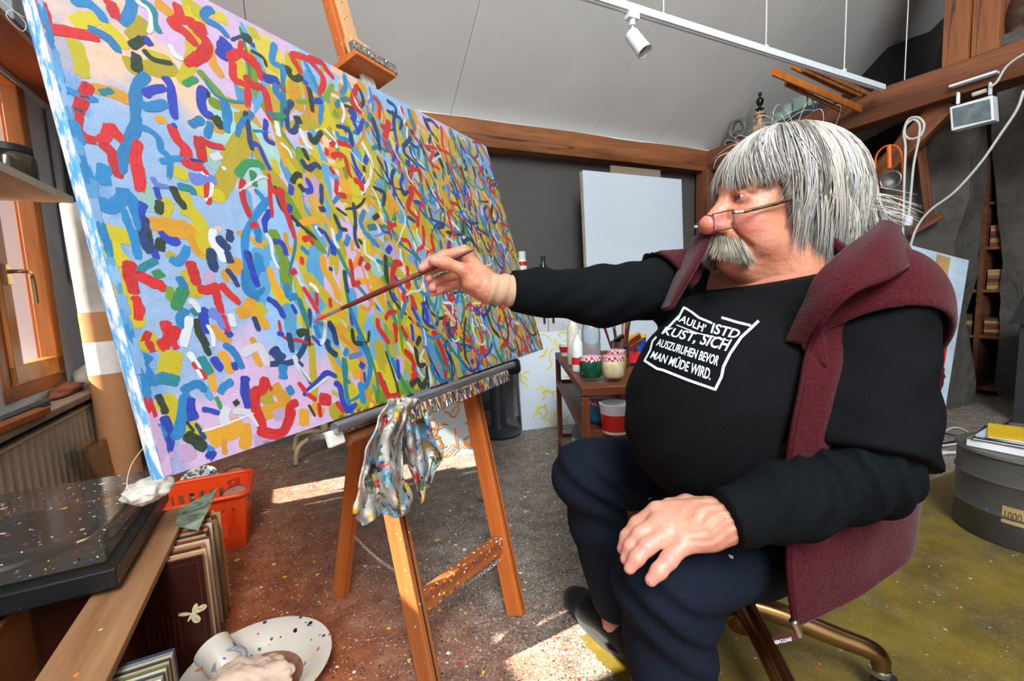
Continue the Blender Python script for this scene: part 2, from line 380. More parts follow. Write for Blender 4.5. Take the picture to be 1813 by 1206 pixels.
# ================================================================== the painting on the easel
CE = Vector((math.sin(math.radians(27)), math.cos(math.radians(27)), 0)); CN = Vector((CE.y, -CE.x, 0))
LEAN = math.radians(15)
CU = -CN*math.sin(LEAN)+Vector((0, 0, 1))*math.cos(LEAN); CF = CE.cross(CU)      # along, up the canvas, out of its face
CBL = at(290, 847, .6); CL_, CH_, CT_ = 1.335, .84, .032
CVM = Matrix.Identity(4)
for i in range(3): CVM[i][0], CVM[i][1], CVM[i][2], CVM[i][3] = CE[i], CU[i], CF[i], CBL[i]
CVI = CVM.inverted()
def oncanvas(px, py):
    p = CVI @ pl(px, py, CF, CF.dot(CBL)); return (p.x, p.y)
PC = {'r': '#dd1a1a', 'b': '#1b8acb', 'd': '#1d3fc0', 'n': '#123c74', 't': '#128a94', 'y': '#dccb0c', 'o': '#f0ac14', 'g': '#c9b412', 'k': '#22361e',
      'w': '#eef2f7', 'G': '#2f9a58', 'p': '#d9b6de', 'q': '#f5c9a8', 'm': '#a8d6cc', 's': '#8fc0f0', 'B': '#93b6de', 'c': '#5cacdf', 'O': '#f08c20', 'i': '#6c86dc', 'e': '#7ea414'}
PC = {k: rgb(v) for k, v in PC.items()}
TILE = {'A': (50, 0, 5.483), 'B': (330, 0, 5.483), 'C': (100, 200, 5.483), 'D': (150, 400, 5.483), 'E': (220, 600, 5.483), 'F': (390, 200, 5.483),
        'G': (430, 400, 5.483), 'H': (500, 560, 5.483), 'I': (600, 130, 5.483), 'J': (660, 330, 5.483), 'K': (700, 500, 6.03)}
# strokes: tile colour width : points in that tile
STR = '''
A y 95:430,230 560,190 680,170|A y 95:450,380 500,560 530,760|A y 110:730,230 860,360 980,480|A g 110:1130,190 1060,300 1000,400|A g 120:930,620 1100,650 1280,670 1440,640
A y 70:1120,500 1240,540 1400,600|A o 95:620,860 800,890 1000,980|A o 90:1230,10 1330,90 1450,170|A b 75:400,0 560,25 680,110 750,240|A b 75:1020,0 980,130 900,250
A b 70:580,290 720,340 830,430 870,520|A t 55:1090,0 1200,80 1220,220 1290,340|A r 80:110,0 130,90 160,180 150,280|A r 85:150,270 330,300 520,330 720,380|A r 85:780,0 820,90 860,200
A k 60:990,460 1080,400 1130,380|A d 70:1120,400 1200,400|A k 75:1050,520 1050,620 1040,710|A k 45:1110,480 1220,580 1420,620|A w 35:1040,10 1140,70 1190,150 1190,260 1150,330
A w 45:1370,430 1420,530 1510,580|A r 85:590,810 540,920 490,1040 450,1200|A b 60:280,850 420,890 540,950 690,970|A t 50:690,900 830,880|A b 80:1160,720 1060,830 1040,960 1030,1200
A b 75:1090,1020 1200,1040 1360,990|A d 60:1110,920 1220,870 1350,850|A d 65:1320,740 1380,840 1400,1000 1420,1180|A n 40:500,935 600,960|A n 50:450,1060 530,1080
A r 80:1440,30 1470,170 1400,230 1500,300 1600,400 1640,470|A r 70:1470,180 1640,230|A r 60:1640,520 1520,640|A y 110:1560,60 1600,200|A y 90:1580,400 1590,560 1520,720 1480,820|A G 50:1640,760 1500,830
B y 150:60,20 60,150|B y 90:230,120 400,200|B y 80:600,300 700,330|B r 80:0,230 120,260 200,290|B r 85:70,270 190,400 170,520 0,640|B r 60:0,350 100,450|B b 60:260,90 190,110 170,180 300,250 380,330 410,380
B d 90:400,400 350,480 340,580|B n 22:430,390 560,340|B k 80:540,350 600,380 640,410|B d 40:640,410 640,460|B y 100:540,430 560,500|B y 80:510,560 520,740 530,860|B o 70:220,400 260,600 350,760
B e 60:110,680 200,780 290,880 370,960|B t 28:170,760 280,920 420,980 580,1000|B r 60:390,570 530,510 620,560 690,590|B r 60:450,590 450,700 470,780 590,850 590,1080|B r 55:680,590 710,720 740,790|B r 65:560,730 640,820 740,860 790,1000 820,1200
B k 30:620,490 740,560 780,660|B d 70:740,760 820,770 910,790|B b 50:860,420 840,500 830,600 900,640 940,680 930,800|B b 60:870,810 870,880 900,940 980,970|B t 60:960,990 960,1060|B n 50:1030,980 970,1080 970,1200
B r 55:1010,520 1060,620 1130,720|B r 50:1010,520 1170,570 1290,700 1330,800 1270,950|B r 50:1180,560 1310,610 1370,690 1440,780|B k 55:980,640 1000,720 1060,770 1130,730|B o 110:1040,800 1060,900 1090,1080|B o 90:1190,900 1240,1080 1280,1200
B d 45:1130,780 1180,830|B k 45:1180,840 1210,960 1220,1100|B d 45:1210,980 1320,980|B c 90:1200,700 1220,820 1400,1000|B o 70:380,960 560,1060 700,1200|B g 80:890,970 890,1150|B d 75:180,850 140,960 180,1100 280,1130|B k 40:200,880 200,940
B e 90:270,950 290,1060|B k 70:280,1130 320,1200|B b 75:370,980 390,1100 390,1200|B t 60:780,1080 860,1130 940,1130|B k 50:590,1090 570,1160|B b 55:640,1090 530,1200|B k 70:1070,1130 1090,1200|B b 40:1530,730 1540,850 1490,920|B w 30:1400,920 1480,960 1540,1120
B t 40:1450,1040 1500,970 1590,960|B e 70:1420,1080 1480,1140|B q 60:1400,660 1640,800|B m 60:1050,480 1100,510|B y 60:770,600 900,700
C r 90:190,0 180,130 260,230 400,280|C r 75:400,280 480,220 500,100|C r 80:510,100 580,210 660,270|C r 80:430,280 530,390 580,520 610,650|C r 85:780,260 760,430 800,600 810,790|C b 80:770,0 760,140 700,280 640,430 620,620
C b 50:790,130 900,170 990,250 1010,350 1080,420 1100,520 1090,680|C b 45:1000,475 1180,440 1300,450|C n 26:1240,440 1440,480|C r 75:1110,110 1170,250 1260,360 1250,470 1340,520 1440,500|C r 85:1380,230 1400,360 1420,480|C r 60:1380,250 1500,310 1640,340
C r 60:1420,540 1460,640 1470,760 1470,910|C w 40:1400,570 1490,650 1490,780 1440,870|C b 90:470,500 450,620 480,710|C b 90:400,830 500,920 590,870 650,800 740,770|C b 80:580,780 680,790 740,860 780,990 820,1190|C b 50:640,920 690,1070 740,1190
C d 70:840,870 810,960 830,1080|C n 80:830,1000 860,1190|C i 40:930,620 980,700 1100,720|C d 40:960,720 1000,850|C k 60:1000,850 990,990|C k 60:1120,710 1170,820 1260,950|C t 60:1170,710 1300,740 1330,800
C y 130:1190,520 1180,640|C y 130:1060,820 1000,1000|C y 110:1200,760 1260,900 1280,1010|C o 100:880,1060 1100,1090 1300,1100|C y 110:1290,940 1390,1060 1400,1190|C y 100:1330,720 1500,790 1640,830|C y 100:430,1080 520,1150 800,1200|C o 90:1540,60 1580,200|C k 80:1520,30 1560,80 1620,170
C b 60:1290,120 1430,50|C b 55:1500,90 1450,250|C m 120:900,700 900,850 900,960|C i 90:1290,640 1560,650|C m 90:1480,520 1560,430|C w 55:1500,440 1600,410|C w 30:1610,520 1640,560|C y 80:1400,380 1480,350|C o 60:960,70 1060,60|C d 55:1000,1190 1060,1170
C b 60:200,250 280,300|C d 40:1120,100 1160,150
D y 100:200,60 330,110 520,160|D y 120:240,150 300,280 370,400|D y 120:380,420 380,640 480,860 520,1000|D o 110:690,40 900,60 1100,50|D y 120:1100,50 1140,160 1180,330|D g 120:1000,420 1050,560 1060,700|D o 70:1020,80 1090,230 1180,300
D n 90:570,20 600,160 660,280|D k 45:610,50 630,160|D k 70:740,120 720,250|D d 90:640,270 720,270|D d 65:740,90 840,150 930,140|D b 55:450,20 490,180 520,340|D t 55:700,330 600,380 500,450|D G 80:680,430 740,510|D b 60:820,320 890,350 960,290 1000,180
D g 60:790,260 900,330|D r 85:440,340 440,500 490,680|D r 70:490,680 520,800 520,930|D r 75:500,440 580,510 680,560 780,560|D r 45:760,560 740,640|D n 50:500,450 540,460|D b 60:910,490 960,600 920,720|D G 80:970,600 900,740 900,830|D e 70:800,590 870,740
D b 70:970,800 930,920 960,1010|D t 50:1030,800 1100,870|D r 75:1020,340 1060,480 1090,590|D r 70:1090,610 1200,620 1310,570|D r 60:1270,620 1300,760 1330,860|D r 60:1310,560 1400,660 1520,770|D r 50:1330,860 1400,1060|D d 70:1180,800 1150,880 1180,1060
D i 80:1200,820 1310,890 1370,1010|D d 50:1370,1020 1430,1080|D k 60:1080,900 1120,1060 1200,1180|D o 70:1210,970 1300,1050 1420,1130|D w 45:1010,720 1070,760 1110,850|D w 70:1020,880 980,1040 950,1190|D w 50:1410,850 1450,990|D r 75:770,920 800,1020 830,1100|D r 80:900,980 840,1090 720,1160
D r 85:560,1060 640,1090|D r 50:610,1120 650,1190|D r 45:840,1120 900,1200|D y 120:560,1060 640,1150 500,1120|D n 70:1280,100 1350,190 1410,240|D n 60:1410,40 1400,160|D n 70:1230,220 1240,380 1300,420|D n 70:1370,250 1420,370|D n 45:1370,420 1440,500 1490,600|D w 60:1250,30 1240,160 1320,260 1350,370
D o 100:1400,360 1480,370 1400,470 1320,480|D p 110:1150,480 1260,520|D p 80:1420,420 1450,560|D d 50:1570,240 1590,330 1640,480|D b 60:1560,420 1560,600 1640,690|D o 90:1480,860 1580,810 1640,700|D w 30:1180,960 1240,1060 1250,1190|D o 90:1520,40 1560,120|D q 40:1260,20 1330,40
E y 150:480,110 440,260 420,420|E y 140:360,560 470,700 560,800|E y 120:600,840 700,920 790,980|E b 80:230,150 180,240 230,370 300,440|E b 75:250,440 340,380 440,380|E t 90:340,380 420,390 540,420|E b 60:550,510 640,460 730,440 790,530|E b 80:600,530 560,720 530,900 460,950
E b 100:300,860 400,920 500,960|E d 80:630,570 640,700 680,800|E k 22:600,800 680,910|E n 30:690,820 790,980|E d 70:380,750 420,870 440,1120|E k 80:590,920 700,1000 800,1080|E b 70:840,1040 810,1090|E d 70:800,1100 880,1150|E k 50:320,540 370,640 400,740
E d 75:1170,360 1170,500 1220,690|E w 70:1000,660 970,760 980,850|E w 45:1050,700 1200,720 1310,860|E w 20:750,900 980,830 1290,710|E b 60:1050,400 960,470 920,540|E G 30:890,560 940,690|E o 50:830,250 850,400 880,520|E t 70:740,170 780,260 850,350|E w 50:620,130 700,250 770,400
E r 50:670,220 740,320 790,400|E c 50:780,460 850,600|E d 60:850,180 920,270 960,290|E d 60:1040,270 1100,260|E o 60:920,130 990,200 1040,340|E k 45:760,20 830,170|E b 55:960,50 1060,130 1160,310|E r 80:1370,370 1340,490 1270,530 1270,680 1330,830 1350,970
E r 75:1290,880 1400,920 1530,910 1600,780 1640,650|E r 30:1390,420 1430,510|E o 110:1300,760 1420,690 1640,640|E o 150:820,980 980,900 1160,820|E o 90:1170,820 1180,960 1160,1080|E o 40:960,960 980,1130|E g 110:1370,450 1380,640|E o 90:1440,450 1520,540 1600,620|E w 60:1140,160 1280,80 1340,130 1400,300
E o 50:1260,140 1330,270|E n 90:1430,90 1540,220|E b 70:1540,250 1540,400|E b 70:1580,520 1640,480|E d 40:750,680 850,700 930,730|E p 120:600,1020 620,1190|E p 120:1440,720 1560,700|E p 100:1260,1010 1440,960|E p 90:400,1000 420,1180|E r 30:250,930 290,1050 330,1200|E b 40:80,180 60,60|E r 45:240,60 280,130|E r 80:330,80 430,40|E k 40:1060,640 1110,600
F b 70:60,20 60,200|F b 55:260,40 180,140 165,240|F n 55:260,60 280,220 310,380|F d 50:310,300 370,320 440,470 490,570|F d 60:440,60 440,240 540,310|F b 26:310,170 480,185|F w 55:540,80 570,240|F n 55:640,0 660,160 720,170 760,60|F k 60:740,50 780,60
F w 45:770,150 830,300 900,350|F k 55:800,340 860,470|F n 60:780,450 850,540 930,500 980,560|F k 60:690,680 740,600 800,620|F d 60:690,700 680,800|F k 60:760,690 820,770|F d 60:820,770 880,740 830,620|F d 60:680,890 660,970|F k 40:680,990 740,1060 750,1110
F G 80:160,610 250,500 360,490 430,560|F G 70:310,560 330,720|F b 55:330,740 410,830 430,960|F r 65:220,640 210,760 220,840 260,940 290,1040|F r 65:290,1100 370,1080|F r 45:470,590 480,760 500,1040|F r 65:480,710 550,780 590,750 610,880 660,1020 710,1200
F d 60:490,950 430,1040 440,1180|F y 70:520,450 560,600|F o 80:430,220 520,300|F w 28:180,760 300,680 400,620 470,640|F w 30:580,290 660,360 700,450|F o 70:780,240 800,310|F p 160:890,600 880,800 890,950|F o 80:960,240 960,280|F k 60:860,190 900,280 1000,170
F r 50:1060,310 1160,290 1280,340|F r 50:1030,340 1030,420|F O 60:1080,320 1060,440|F r 50:1060,520 1110,600|F r 60:1080,430 1130,400 1210,420|F r 45:1210,430 1240,560 1280,640|F r 60:1290,650 1360,680 1380,770|F r 50:1130,640 1120,790|F r 60:1120,790 1230,810|F b 45:1150,800 1090,880
F o 130:1200,640 1240,800|F n 50:980,690 980,900|F n 60:960,940 1020,930|F b 50:1130,180 1150,240 1240,270 1290,330|F n 40:1120,130 1240,160 1260,300|F n 50:1480,40 1530,230 1550,380|F d 55:1420,420 1400,500|F k 40:1390,510 1400,580|F k 40:1480,720 1590,780 1580,900|F w 22:1470,720 1560,900
F n 45:1290,870 1310,1060 1300,1190|F k 45:1100,980 1160,1110 1240,1140|F b 55:1400,940 1360,1060 1400,1150|F t 60:1430,1120 1520,1100|F o 70:770,1070 900,1040 1010,1060|F o 45:400,140 300,40|F k 30:1120,920 1230,1000|F w 28:1000,150 1120,280 1120,350|F G 45:640,30 520,30
H n 60:60,160 100,360|H w 60:110,380 160,500 280,650|H n 45:150,440 200,490|H n 30:160,500 280,670|H d 50:200,770 330,640 430,550 540,600|H w 30:230,750 460,580|H r 50:150,640 250,760 340,820|H r 110:350,800 480,820|H r 50:520,830 600,940|H r 45:350,840 370,990|H r 75:150,830 70,880 50,1020 0,1150
H o 110:210,900 210,1070|H o 100:290,850 400,950|H k 30:250,860 320,980|H d 65:500,640 560,700 590,850 640,910 740,830|H g 40:480,730 640,820|H b 70:750,640 790,860|H b 50:840,620 770,700|H t 50:590,400 600,580 660,660|H b 60:630,310 600,390|H n 65:420,220 460,330 540,390
H n 60:440,50 490,130 530,290|H k 40:670,120 700,260 830,260|H b 40:700,30 760,180 830,320|H k 35:840,140 830,260|H k 60:150,190 220,150 250,200|H k 30:260,190 260,300|H d 40:280,190 380,290|H i 55:640,400 780,360|H d 75:780,450 760,510|H r 65:930,540 980,680 1040,780 1150,750
H k 55:1240,680 1310,620 1360,690 1410,600|H r 60:1300,550 1250,640|H r 60:1180,330 1270,450 1260,540|H r 55:920,20 940,130 1050,280|H r 45:1080,70 1110,260|H r 35:1150,90 1220,220|H k 55:1300,280 1340,190|H k 40:1280,290 1320,480 1400,460|H b 50:1060,400 1140,630|H r 45:1500,220 1560,380 1600,500|H r 60:1450,170 1500,160|H r 40:1570,530 1590,610
G o 60:20,60 90,130 200,220|G g 60:170,180 240,160|G b 70:140,20 150,170|G w 35:220,70 270,150 290,300 360,440|G d 60:290,150 380,170 430,300|G d 70:40,240 90,440 150,610|G k 40:50,250 80,330|G b 80:130,260 190,450|G b 60:10,420 20,600 110,680 220,590|G o 70:260,400 300,560 390,720|G d 60:230,700 330,770 410,910|G y 110:120,760 220,860|G o 90:20,740 150,880 250,1000|G n 55:100,880 160,1030|G o 60:80,1080 130,1180|G n 60:440,1040 470,1200|G d 45:330,1040 400,1060
G o 50:410,60 430,200 480,260|G o 60:590,20 520,170 480,260 520,330|G r 45:470,10 500,130|G r 60:580,140 640,120 690,190|G b 50:560,200 640,280|G r 45:570,300 570,380|G r 60:460,460 520,430|G w 30:530,480 560,570 600,580|G r 50:580,590 660,720 740,860|G r 40:710,640 720,780|G w 40:640,560 700,600 730,660|G b 70:420,560 440,680 540,680|G t 60:540,700 590,850 640,1000|G d 40:470,760 520,860|G w 35:700,0 760,110|G d 50:720,30 800,80 860,200
G o 80:770,280 790,420 880,560 940,740|G n 45:850,400 850,440|G n 50:980,430 1000,560 1020,660|G d 70:870,180 880,290|G w 40:860,20 890,150 940,230|G b 60:990,190 1030,90|G o 45:1060,140 1060,240|G r 45:1040,320 1060,480 1070,610|G r 45:1080,580 1140,540|G O 50:1140,260 1090,370 1030,440|G r 50:1160,300 1120,390|G r 60:1190,420 1230,370|G o 60:1100,530 1210,540 1300,540|G w 30:1180,130 1190,270 1290,350 1330,470|G n 45:1080,0 1090,130 1130,230
G b 60:1160,50 1240,120 1280,200|G k 40:1120,130 1160,180|G k 60:1380,280 1390,450 1400,560|G y 80:1300,200 1330,280|G d 60:1440,200 1390,260|G t 50:1290,340 1440,380|G r 60:1550,360 1480,380 1450,480|G r 50:1450,430 1440,560|G r 70:1590,500 1600,620|G r 45:1530,130 1600,150 1640,240|G w 30:1530,220 1530,320 1560,450 1640,450|G d 60:1450,650 1490,740|G r 45:1490,830 1410,850 1380,920|G r 55:1300,900 1330,1010 1430,1150|G r 40:1450,950 1490,990 1480,1150|G r 30:1530,980 1600,1100
G b 45:1590,700 1530,900|G k 40:1060,1000 1090,1130 1220,1130|G b 45:1050,820 1130,1040 1200,1190|G d 40:1040,850 1060,970|G n 50:820,930 880,1040 920,1170|G k 55:520,1050 580,1020 640,1050|G b 60:700,960 740,1100|G w 40:800,920 790,1080 750,1160|G r 40:840,700 850,800|G o 90:920,760 960,880|G o 100:900,1020 1000,1000|G y 90:600,760 620,900
I r 60:180,110 150,180 130,260 160,340 240,380|I w 25:130,200 170,300 250,410|I w 30:30,290 50,400 20,490|I r 45:345,220 350,250 390,310 390,460|I n 40:460,260 540,320 550,400 520,460|I n 35:460,360 560,410 610,470 580,560|I r 70:490,460 460,560 440,640|I r 40:440,640 460,720 540,800|I r 50:400,510 480,530|I n 35:320,430 340,530 380,620 390,760|I w 20:490,580 530,700 560,800 620,880|I d 60:90,380 150,380 130,470|I d 50:120,420 180,560|I d 40:240,440 170,600|I b 40:10,630 100,650|I n 50:40,540 110,580 130,720
I r 45:0,680 70,690 130,730|I r 50:20,800 60,820 100,980|I r 60:150,1040 200,1070 220,1140|I d 50:270,800 250,880|I b 45:670,340 700,450 740,560|I o 50:730,380 770,480 860,560|I n 35:840,450 900,460 980,550|I n 35:850,470 890,580 870,690|I r 40:990,510 1000,620 1010,740|I r 40:830,710 960,730 1090,790|I r 35:1010,740 1060,870 1130,1040|I r 35:920,750 890,860 990,940|I r 30:1100,800 1180,960 1210,1040|I w 20:880,560 930,700 990,790|I w 22:980,800 900,860|I b 40:1070,560 1130,680 1200,840|I d 35:1180,690 1200,720 1240,790
I n 40:620,680 640,780 740,880 800,1040|I n 45:700,620 620,720|I n 40:690,680 770,730|I k 35:690,540 720,600|I r 45:670,940 780,940 800,1060|I w 20:640,900 680,1020 720,1070|I r 70:700,1100 700,1200|I r 40:720,1100 800,1200|I n 40:540,930 510,1010 540,1160|I d 45:620,980 600,1080 640,1170|I G 30:500,880 600,980|I b 60:840,800 860,960|I k 35:1180,890 1220,1030 1270,1130|I k 35:1300,900 1330,1020|I r 30:1390,900 1360,1000 1440,1090|I r 28:1430,1010 1500,1190|I r 25:1290,660 1370,690 1450,830 1510,1000
I b 35:1260,660 1280,800|I k 60:970,820 1010,920|I t 30:1350,740 1410,860|I y 60:1310,720 1320,850|I c 80:300,230 380,300|I y 60:1110,600 1140,680|I y 60:930,520 950,640
J r 55:370,20 380,80 340,180 360,240 430,320 430,430|J r 40:400,30 470,120 490,230|J k 35:110,50 100,200|J w 22:20,60 80,220|J O 90:20,120 30,230|J r 50:150,330 160,460|J r 45:160,380 230,370|J k 50:0,320 60,270|J d 40:210,10 200,110|J n 30:240,110 290,200|J n 40:330,290 420,350|J k 35:270,10 300,80 350,40|J d 40:390,150 470,160|J n 35:540,200 580,340|J r 35:590,50 640,120 700,190|J r 40:740,150 830,180|J r 45:770,230 730,270 760,390 790,520|J n 40:620,410 700,380|J w 30:710,490 790,550
J r 25:640,430 700,500|J d 35:650,520 670,610|J n 40:870,550 940,510 1000,600|J r 28:980,430 1020,600 1040,660|J d 30:760,50 850,120|J r 35:920,60 930,120 970,200|J d 35:1110,190 1080,230 1120,350|J k 40:1160,180 1150,280 1190,380|J r 28:1230,360 1330,390|J r 28:1240,370 1290,490 1320,640|J r 25:1290,480 1350,550|J t 35:1060,300 1090,400 1150,470|J n 30:910,330 960,360 1030,350|J n 28:1000,400 1140,490|J n 30:1040,450 1060,520|J r 30:1150,450 1160,560 1130,670|J r 32:1210,590 1260,690 1270,800 1230,860
J d 32:1110,540 1150,630|J b 45:0,510 60,600|J w 25:260,600 280,700 310,850|J d 55:170,590 140,650|J r 60:290,760 220,740 190,830 200,940|J r 50:330,770 350,980|J k 40:120,700 130,930|J b 30:230,960 320,1010|J r 45:290,1030 300,1130|J r 50:370,1060 420,1180|J d 45:470,1150 520,1130|J w 30:680,1130 760,1140 780,1200|J r 35:660,950 720,1050 750,1110 790,1090|J t 60:380,620 420,680 470,730
K r 45:150,0 140,60|K r 40:160,130 190,250 240,290|K r 55:90,100 90,220|K d 60:290,230 330,330 340,460|K i 40:350,300 400,440 450,500|K t 55:330,150 440,300|K t 50:450,300 440,420|K w 25:510,220 600,230 610,360|K r 50:550,360 500,460|K r 35:530,460 560,600|K r 30:600,560 630,500 660,580|K w 22:600,600 640,630 690,600|K r 40:660,650 710,750|K r 55:450,600 500,720 560,900|K r 45:540,930 540,1030|K r 40:390,545 450,545|K k 50:260,600 220,680|K d 45:170,440 190,640|K k 40:220,700 250,870 330,870|K i 40:290,690 340,710 370,810
K r 50:90,720 170,790 190,900|K r 70:230,960 170,1020|K k 45:150,1090 230,1040 270,1110 340,1000|K d 50:20,820 40,1050|K k 35:750,370 730,580 750,860|K d 60:810,820 830,870|K o 35:960,640 1060,730 1110,830|K d 35:940,800 1000,740 1040,640|K r 35:1210,640 1130,690 1190,620|K r 25:1190,500 1210,640|K r 35:1120,350 1090,440|K d 35:1090,440 1110,520|K w 28:820,380 830,520 860,590|K w 22:900,330 960,540|K r 25:870,390 920,520|K r 35:930,530 980,530|K d 40:860,250 900,330 960,400
K r 28:1390,410 1370,500 1410,620|K r 30:1350,560 1390,680 1360,740|K r 20:1480,430 1480,530|K d 22:1440,630 1470,640|K y 40:830,640 940,660|K g 60:1180,720 1230,700|K r 40:570,180 600,130 640,200
H e 130:1100,710 1260,690 1400,700|H b 60:880,700 900,690|H o 90:690,520 740,600|H o 150:500,480 560,440|H c 70:330,80 350,200|H w 40:420,50 400,230|H d 30:790,540 800,640
'''
M_paint = None
def paint_mat():
    t = NT('acrylic_strokes'); at_ = t.new('ShaderNodeAttribute', attribute_name='Col'); uv = t.new('ShaderNodeAttribute', attribute_name='brush')
    sep = t.new('ShaderNodeSeparateXYZ'); t.l.new(uv.outputs['Vector'], sep.inputs[0])
    comb = t.new('ShaderNodeCombineXYZ'); t.l.new(t.math('MULTIPLY', sep.outputs[0], 6.0), comb.inputs[0]); t.l.new(t.math('MULTIPLY', sep.outputs[1], 9.0), comb.inputs[1])
    t.l.new(sep.outputs[2], comb.inputs[2])
    bristle = t.noise(1.0, 3, .6, comb.outputs[0])
    grain = t.noise(520, 2, .6)
    c = t.mix(t.ramp(bristle, [(.35, .0), (.75, .22)]), at_.outputs['Color'], t.mix(.3, at_.outputs['Color'], (.9, .92, .95)))
    c = t.mix(t.ramp(bristle, [(.2, .3), (.4, .0)]), c, (.02, .03, .05), 'MULTIPLY')
    # dry brush: the far end of a stroke and its edges break up on the weave
    dry = t.math('ADD', t.math('MULTIPLY', t.math('POWER', sep.outputs[0], 7.0), .62), t.math('MULTIPLY', t.math('POWER', t.math('ABSOLUTE', sep.outputs[1]), 6.0), .42))
    lev = t.math('ADD', t.math('MULTIPLY', grain, .62), t.math('MULTIPLY', bristle, .42))
    alpha = t.math('GREATER_THAN', lev, t.math('MULTIPLY', t.math('MULTIPLY', dry, 1.15), at_.outputs['Alpha']))
    t.bump(bristle, .10, .001)
    t.set(t.b.inputs['Alpha'], t.math('MULTIPLY', alpha, .93))
    return t.fin(c, .38)
def make_painting():
    cv = thing('painting', 'large abstract canvas of red, yellow and blue squiggles standing on the easel', 'painting', CVM)
    # stretched canvas: body with painted front, sides folded round, slight bulge of the left edge
    gx, gy = 150, 100; co = []; cl = []
    blobs = [((60, 100), .5, 's'), ((160, 60), .4, 's'), ((190, 170), .12, 'q'), ((230, 215), .17, 'q'), ((275, 225), .17, 'q'), ((330, 215), .12, 'q'), ((250, 290), .12, 'q'), ((150, 240), .10, 's'), ((190, 320), .12, 's'), ((400, 90), .11, 'p'), ((460, 160), .1, 'p'), ((480, 60), .07, 'p'),
             ((330, 20), .09, 'p'), ((430, 250), .08, 'm'), ((320, 340), .1, 'm'), ((210, 430), .25, 'B'), ((280, 560), .2, 'B'), ((350, 680), .22, 'B'), ((330, 790), .07, 'p'), ((420, 775), .08, 'p'), ((480, 750), .07, 'p'),
             ((560, 350), .07, 'p'), ((560, 640), .15, 'p'), ((530, 520), .12, 's'), ((640, 300), .15, 'q'), ((700, 260), .1, 's'), ((610, 480), .12, 'p'), ((740, 560), .15, 'p'), ((800, 400), .2, 's'), ((780, 260), .12, 'p'), ((880, 580), .25, 's'), ((480, 110), .05, 'y'), ((640, 190), .06, 'q'), ((700, 640), .12, 'c'), ((830, 320), .1, 'p')]
    bl = [(*oncanvas(*b[0]), b[1], PC[b[2]]) for b in blobs]
    for j in range(gy+1):
        for i in range(gx+1):
            x = CL_*i/gx; y = CH_*j/gy
            bul = 0
            co.append((x+bul, y, 0)); c = np.array(PC['s'])
            nz = noise.noise(Vector((x*9, y*9, 0)))*.35+noise.noise(Vector((x*40, y*40, 3)))*.12
            for bx, by, r, bc in bl:
                d = math.hypot((x-bx), (y-by)*.8)/r+nz
                w = max(0, min(1, (1.08-d)/.25)); c = c*(1-w)+np.array(bc)*w
            e = min(x/.025+nz, 1)
            if x < .05: c = c*.5+np.array(PC['b'])*.5 if nz > .0 and x < .03 else c
            k = .68+.1*(noise.noise(Vector((x*70, y*70, 9)))); cl.append((*np.clip(c*k, 0, 1), 1))
    fs = [(j*(gx+1)+i, j*(gx+1)+i+1, (j+1)*(gx+1)+i+1, (j+1)*(gx+1)+i) for j in range(gy) for i in range(gx)]
    me = bpy.data.meshes.new('painted_face'); me.from_pydata(co, [], fs)
    ca = me.color_attributes.new('Col', 'FLOAT_COLOR', 'POINT'); ca.data.foreach_set('color', np.array(cl, dtype=np.float32).ravel())
    t = NT('painted_ground'); a_ = t.new('ShaderNodeAttribute', attribute_name='Col'); weave = t.noise(480, 2, .6)
    t.bump(weave, .3, .001); gm = t.fin(t.mix(t.ramp(weave, [(.4, .0), (.7, .16)]), a_.outputs['Color'], (.92, .95, 1)), .6)
    link('painted_face', me, gm, cv, smooth=0)
    t = NT('primed_canvas_edge'); n1 = t.noise(60, 4, .7, t.mapping((1, .35, 1))); 
    em = t.fin(t.mix(t.ramp(n1, [(.44, .0), (.56, 1.0)]), rgb('#e9e6dc'), rgb('#58a6dc')), .8)
    side = MB()
    n = 30; lf = [(0, CH_*k/n) for k in range(n+1)]
    side.grid([[(x, y, 0), (x-.002, y, -.004), (x-.001, y, -CT_), (x+.03, y, -CT_-.002)] for x, y in reversed(lf)])
    for (a, b) in (((0, CH_), (CL_, CH_)), ((CL_, CH_), (CL_, 0)), ((CL_, 0), (0, 0))):
        side.add([(a[0], a[1], 0), (b[0], b[1], 0), (b[0], b[1], -CT_), (a[0], a[1], -CT_)], [(0, 3, 2, 1)])
    side.obj('canvas_edge', em, cv, smooth=30)
    M_str = wood('stretcher_pine', '#b58a58', '#d8b687', .7)
    for (x, y, w, h) in ((.028, CH_/2, .045, CH_-.01), (CL_-.028, CH_/2, .045, CH_-.01), (CL_/2, CH_-.028, CL_-.1, .045), (CL_/2, .028, CL_-.1, .045), (CL_/2, CH_/2, .045, CH_-.1)):
        b = MB(); b.box((x, y, -CT_/2-.001), (w, h, CT_-.006)); b.obj('stretcher_bar', M_str, cv)
    bk = MB(); bk.add([(.03, .03, -.004), (CL_-.03, .03, -.004), (CL_-.03, CH_-.03, -.004), (.03, CH_-.03, -.004)], [(0, 3, 2, 1)]); bk.obj('canvas_back', mat('raw_linen', '#b7a88d', .9), cv)
    thr = MB(); p0 = Vector((-.012, .66, -.01))
    thr.tube(smooth_path([p0, p0+Vector((-.012, .004, 0)), p0+Vector((-.02, -.012, .004)), p0+Vector((-.008, -.026, .004)), p0+Vector((-.004, -.01, .006)), p0+Vector((-.03, .012, .01)), p0+Vector((-.045, .02, .012))]), .00032, 5)
    thr.obj('loose_thread', mat('white_thread', '#e6e4de', .9, bump=0), cv); thr = MB()
